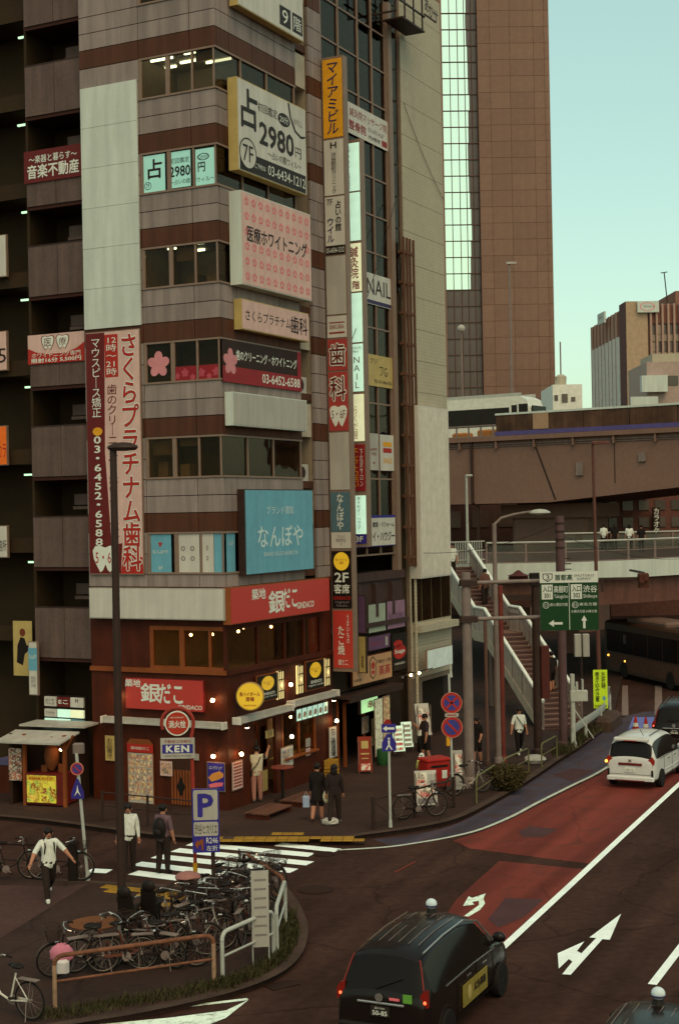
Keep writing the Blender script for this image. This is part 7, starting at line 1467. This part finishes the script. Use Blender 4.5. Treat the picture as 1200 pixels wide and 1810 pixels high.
for px, py, h_, lab, rz in ((918, 1334, 1.72, 'black shoulder bag of the person in white by the stairs', 10), (455, 1418, 1.74, 'black shoulder bag of the person at the restaurant door', 185)):
    p = Vector(gz(px, py)); t = thing('shoulder_bag', lab, 'bag', (p.x, p.y, ZP + .82), R(rz)); obj('bag', MB().bev(.13, .22, -.1, .1, 0, .18, .02), m_black, t); obj('strap', MB().tube([(.17, -.12, .15), (.02, -.16, .36), (-.12, -.1, .58), (-.13, .08, .58), (.0, .16, .36), (.17, .12, .15)], .015, 5), m_black, t)
b = Vector(gz(120, 1720)); t = thing('pink_soft_bundle', 'round pink and white soft bundle tied to the rusty railing', 'bundle', (b.x, b.y - .55, ZP + .42)); bm_ = MB().ball((0, 0, .12), .2, 16, 10, (1.15, .8, .95)); rb_ = random.Random(9); bm_.v = [(x * rb_.uniform(.86, 1.12), y * rb_.uniform(.86, 1.12), z * rb_.uniform(.9, 1.1)) for x, y, z in bm_.v]; obj('bundle', bm_, mat('bundle_pink', A(170, 100, 108)), t, smooth=True); obj('pale_pouch', MB().bev(-.08, .16, -.2, -.02, -.2, .05, .05), mat('bundle_white', A(172, 164, 150)), t)
b = G(342, 1600, ZP); t = thing('covered_basket', 'brownish cloth-covered basket on the heap of bicycles', 'basket', (b.x + .02, b.y - 1.2, ZP + .78)); obj('basket', MB().lathe([(.2, 0), (.27, .16)], n=14), m_dsteel, t); obj('cover', MB().ball((0, 0, .16), .29, 14, 8, (1, .9, .42)), mat('cover_pink', A(134, 90, 78), bump=.5, scale=6), t, smooth=True)
b = G(462, 1705, ZP); t = thing('notice_sheet', 'tall grey notice sheet tied behind the white railing', 'notice', (b.x, b.y, ZP), R(8)); obj('sheet', MB().box(-.17, .17, -.02, .0, .35, 1.85), m_signg, t)
for i in range(7): obj('printed_line', MB().box(-.12, .12, -.024, -.02, 1.65 - .18 * i, 1.69 - .18 * i), m_inkg, t)
for x in (-.16, .16): obj('stake', MB().tube([(x, .01, 0), (x, .01, 1.85)], .014, 5), m_wsteel, t)
for px, py, s_, lab in ((945, 1350, .3, 'white rubbish bag by the olive fence'), (584, 1458, .2, 'crumpled pale bag on the pavement at the walkers feet')):
    b = G(px, py, ZP); t = thing('rubbish_bag', lab, 'bag', b); m_ = MB().ball((0, 0, s_ * .5), s_, 12, 8, (1.3, .8, .6)); m_.v = [(x * random.uniform(.85, 1.15), y * random.uniform(.85, 1.15), z) for x, y, z in m_.v]; obj('bag', m_, m_signg, t)
# ================================================================== food stall
b = G(66, 1424, ZP); SF = Face(Vector((b.x, b.y, 0)), TL + R(8))
fs = thing('food_stall', 'small wooden kebab stall with pale awning and lit yellow menu', 'stall', (b.x, b.y, ZP), SF.th)
obj('hut', MB().box(-.95, .95, .75, 1.6, 0, 2.2).box(-.95, -.85, 0, .75, 0, 2.2), mat('stall_dark', A(42, 26, 16)), fs); obj('counter', MB().box(-.35, .95, -.05, .75, .05, 1.0), m_maroon, fs)
for x in (-.4, 1.0): obj('post', MB().box(x - .05, x + .05, -.05, .05, 0, 2.2), m_wood2, fs)
obj('brace', MB().tube([(1.0, 0, 1.7), (.6, -.1, 2.15)], .04, 6).tube([(1.0, 0, 1.7), (1.3, .0, 2.2)], .04, 6), m_wood2, fs)
obj('awning', MB()._add([(-1.1, -.55, 1.98), (1.15, -.55, 1.98), (1.35, .35, 2.22), (-.9, .35, 2.22), (-1.1, -.55, 2.03), (1.15, -.55, 2.03), (1.35, .35, 2.27), (-.9, .35, 2.27)], [(0, 3, 2, 1), (4, 5, 6, 7), (0, 1, 5, 4), (1, 2, 6, 5), (2, 3, 7, 6), (3, 0, 4, 7)]).xf(Matrix.Translation((-.02, 0, .0))), m_signg, fs)
obj('upper_roof', MB().box(-.85, 1.45, .45, 1.5, 2.36, 2.42), m_signg, fs)
mp = obj('lit_menu', MB().box(-.28, .72, -.1, -.06, .12, .95), collage('stall_menu', [A(180, 170, 40), A(150, 120, 30), A(120, 140, 50), A(190, 150, 60), A(120, 60, 20)], 6, .25, A(190, 180, 60)), fs); obj('menu_header', MB().box(-.26, .7, -.105, -.1, .8, .93), emit('stall_header', (.5, .3, .02), .3), mp); obj('lettering', text_mesh('KEBAB ケバブ', .8, .09, bold=.03), m_signred, mp, (.22, -.11, .865))
for i, x in enumerate((-.75,)): obj('poster', MB().box(x - .2, x + .25, -.03, -.0, .75, 1.75), collage('stall_poster', [A(110, 50, 30), A(150, 80, 50), A(80, 40, 26)], 7), fs)
obj('spit', MB().lathe([(.08, 1.05), (.2, 1.25), (.24, 1.5), (.2, 1.75), (.05, 1.85)], (.35, .35, 0), 14), mat('kebab_brown', A(110, 60, 30)), fs, smooth=True)
obj('bulb', MB().ball((.82, .1, 1.75), .05, 10, 8), m_bulb, fs); obj('shelf_goods', MB().box(.0, .2, .3, .4, 1.0, 1.2).box(.6, .75, .3, .4, 1.0, 1.25), m_wood2, fs)
b = G(18, 1400, ZP); t = thing('storage_crate', 'brown crate with blue lid beside the food stall', 'crate', b, TL); obj('crate', MB().bev(-.5, .3, -.2, .3, 0, .9, .03), m_wood, t); obj('lid', MB().box(-.3, .3, -.21, .31, .9, 1.1), mat('crate_blue', A(70, 66, 86)), t)
b = G(188, 1400, ZP); t = thing('storage_crate', 'brown box with white bundle against the timber wall by the dark post', 'crate', b, TL); obj('crate', MB().bev(-.35, .35, -.2, .2, 0, .7, .03), mat('box_tan', A(92, 56, 34)), t); obj('bundle', MB().ball((0, 0, .74), .16, 10, 6, (1.6, .8, .4)), m_signg, t)
xf_a = G(180, 1455, ZP); 
def lowrail(label, a, b, h):
    A_, B_ = G(*a, ZP), G(*b, ZP); d = B_ - A_; L = d.length; t = thing('pavement_rail', label, 'railing', (A_.x, A_.y, ZP), math.atan2(d.y, d.x))
    for zz in (h, h * .55): obj('rail', MB().tube([(0, 0, zz), (L, 0, zz)], .022, 6), m_dsteel, t)
    n = max(1, round(L / 1.6))
    for i in range(n + 1): obj('post', MB().tube([(i * L / n, 0, 0), (i * L / n, 0, h + .04)], .04, 8), m_dsteel, t)
lowrail('dark low railing along the side-street pavement before the restaurant', (182, 1452), (345, 1470), .85)
# ================================================================== plants
def leaf_mass(n, fn, size, rnd=random.Random(3)):
    mb = MB()
    for _ in range(n):
        p = fn(rnd); a = rnd.uniform(0, 6.28); b = rnd.uniform(-.9, .9); s_ = size * rnd.uniform(.6, 1.3); u = Vector((math.cos(a) * math.cos(b), math.sin(a) * math.cos(b), math.sin(b))); w_ = u.orthogonal().normalized() * .4
        mb.quad(p, p + (u + w_) * s_ * .5, p + u * s_, p + (u - w_) * s_ * .5)
    return mb
m_leaf = mat('foliage', A(54, 44, 20), rough=.7, var=.4, scale=6); m_leaf2 = mat('foliage_grass', A(52, 48, 24), rough=.7, var=.4, scale=6)
b = G(897, 1396, ZP); t = thing('shrub', 'rounded dark shrub beside the olive fence', 'shrub', b)
def ell(r): 
    while True:
        q = Vector((r.uniform(-1, 1), r.uniform(-1, 1), r.uniform(-1, 1)))
        if .45 < q.length < 1: return Vector((q.x * .6 * (1 + .2 * math.sin(q.z * 5)), q.y * .5, .42 + q.z * .42))
obj('foliage', leaf_mass(2200, ell, .14), m_leaf, t); obj('stem', MB().tube([(0, 0, 0), (.02, 0, .5)], .03, 6), m_wood, t)
verge = smooth_line(gp([(410, 1746), (460, 1728), (500, 1704), (520, 1678), (527, 1650), (522, 1622)], ZP), 5)
def vg(r): q = r.choice(verge); return Vector((q.x + r.uniform(-.38, .02), q.y + r.uniform(-.05, .3), ZP + r.uniform(-.02, .06)))
mb = MB(); rr_ = random.Random(5)
for _ in range(2600):
    p = vg(rr_); a = rr_.uniform(0, 6.28); h_ = rr_.uniform(.04, .16); w_ = Vector((math.cos(a), math.sin(a), 0)) * .012; tp_ = p + Vector((math.cos(a + 1) * h_ * .5, math.sin(a + 1) * h_ * .5, h_)); mb.quad(p - w_, p + w_, tp_ + w_ * .3, tp_ - w_ * .3)
tag(stuff(obj('verge_grass', mb, m_leaf2)), 'ragged green grass verge round the corner kerb', 'grass')
mb = MB(); ln_ = smooth_line(gp([(1000, 1334), (1030, 1312), (1060, 1290)], ZP), 6)
for _ in range(900):
    q = rr_.choice(ln_); p = Vector((q.x + rr_.uniform(-.5, .1), q.y + rr_.uniform(-.2, .5), ZP)); a = rr_.uniform(0, 6.28); h_ = rr_.uniform(.1, .3); w_ = Vector((math.cos(a), math.sin(a), 0)) * .02; tp_ = p + Vector((math.cos(a + 1) * h_ * .4, math.sin(a + 1) * h_ * .4, h_)); mb.quad(p - w_, p + w_, tp_ + w_ * .3, tp_ - w_ * .3)
tag(stuff(obj('weeds', mb, m_leaf2)), 'weeds growing along the foot of the guardrail', 'weeds')
mb = MB(); ln_ = smooth_line(gp([(100, 1800), (200, 1780), (300, 1764), (390, 1744)], ZP), 6)
for _ in range(1500):
    q = rr_.choice(ln_); p = Vector((q.x + rr_.uniform(-.4, .4), q.y + rr_.uniform(-.1, .35), ZP)); a = rr_.uniform(0, 6.28); h_ = rr_.uniform(.04, .14); w_ = Vector((math.cos(a), math.sin(a), 0)) * .012; tp_ = p + Vector((math.cos(a + 1) * h_ * .5, math.sin(a + 1) * h_ * .5, h_)); mb.quad(p - w_, p + w_, tp_ + w_ * .3, tp_ - w_ * .3)
tag(stuff(obj('weeds', mb, m_leaf2)), 'sparse weeds under the rusty railing', 'weeds')
# overhead wire of the side street

def wire(a, b, sag, label):
    A_, B_ = Vector(a), Vector(b); t = thing('overhead_wire', label, 'wire', A_); obj('cable', MB().tube([(A_.lerp(B_, k / 14) - A_) - Vector((0, 0, sag * 4 * (k / 14) * (1 - k / 14))) for k in range(15)], .012, 4), m_black, t)
q = G(996, 1320, ZP)
wire((q.x, q.y, 8.4), RF.w(13.6, -.1, 7.4), .35, 'thin cable sagging from the utility pole to the beige block'); wire((q.x, q.y, 8.0), D(1230, 985, 71), .4, 'thin cable from the utility pole out of the photo past the footbridge')
wire(RF.w(6.9, -.8, 14.5), RF.w(12.4, -.1, 20.5), .25, 'thin cable slung across the glazed block'); wire(RF.w(13.5, -.05, 24.5), RF.w(17.2, -.05, 21.5), .2, 'thin cable running down the beige wall')
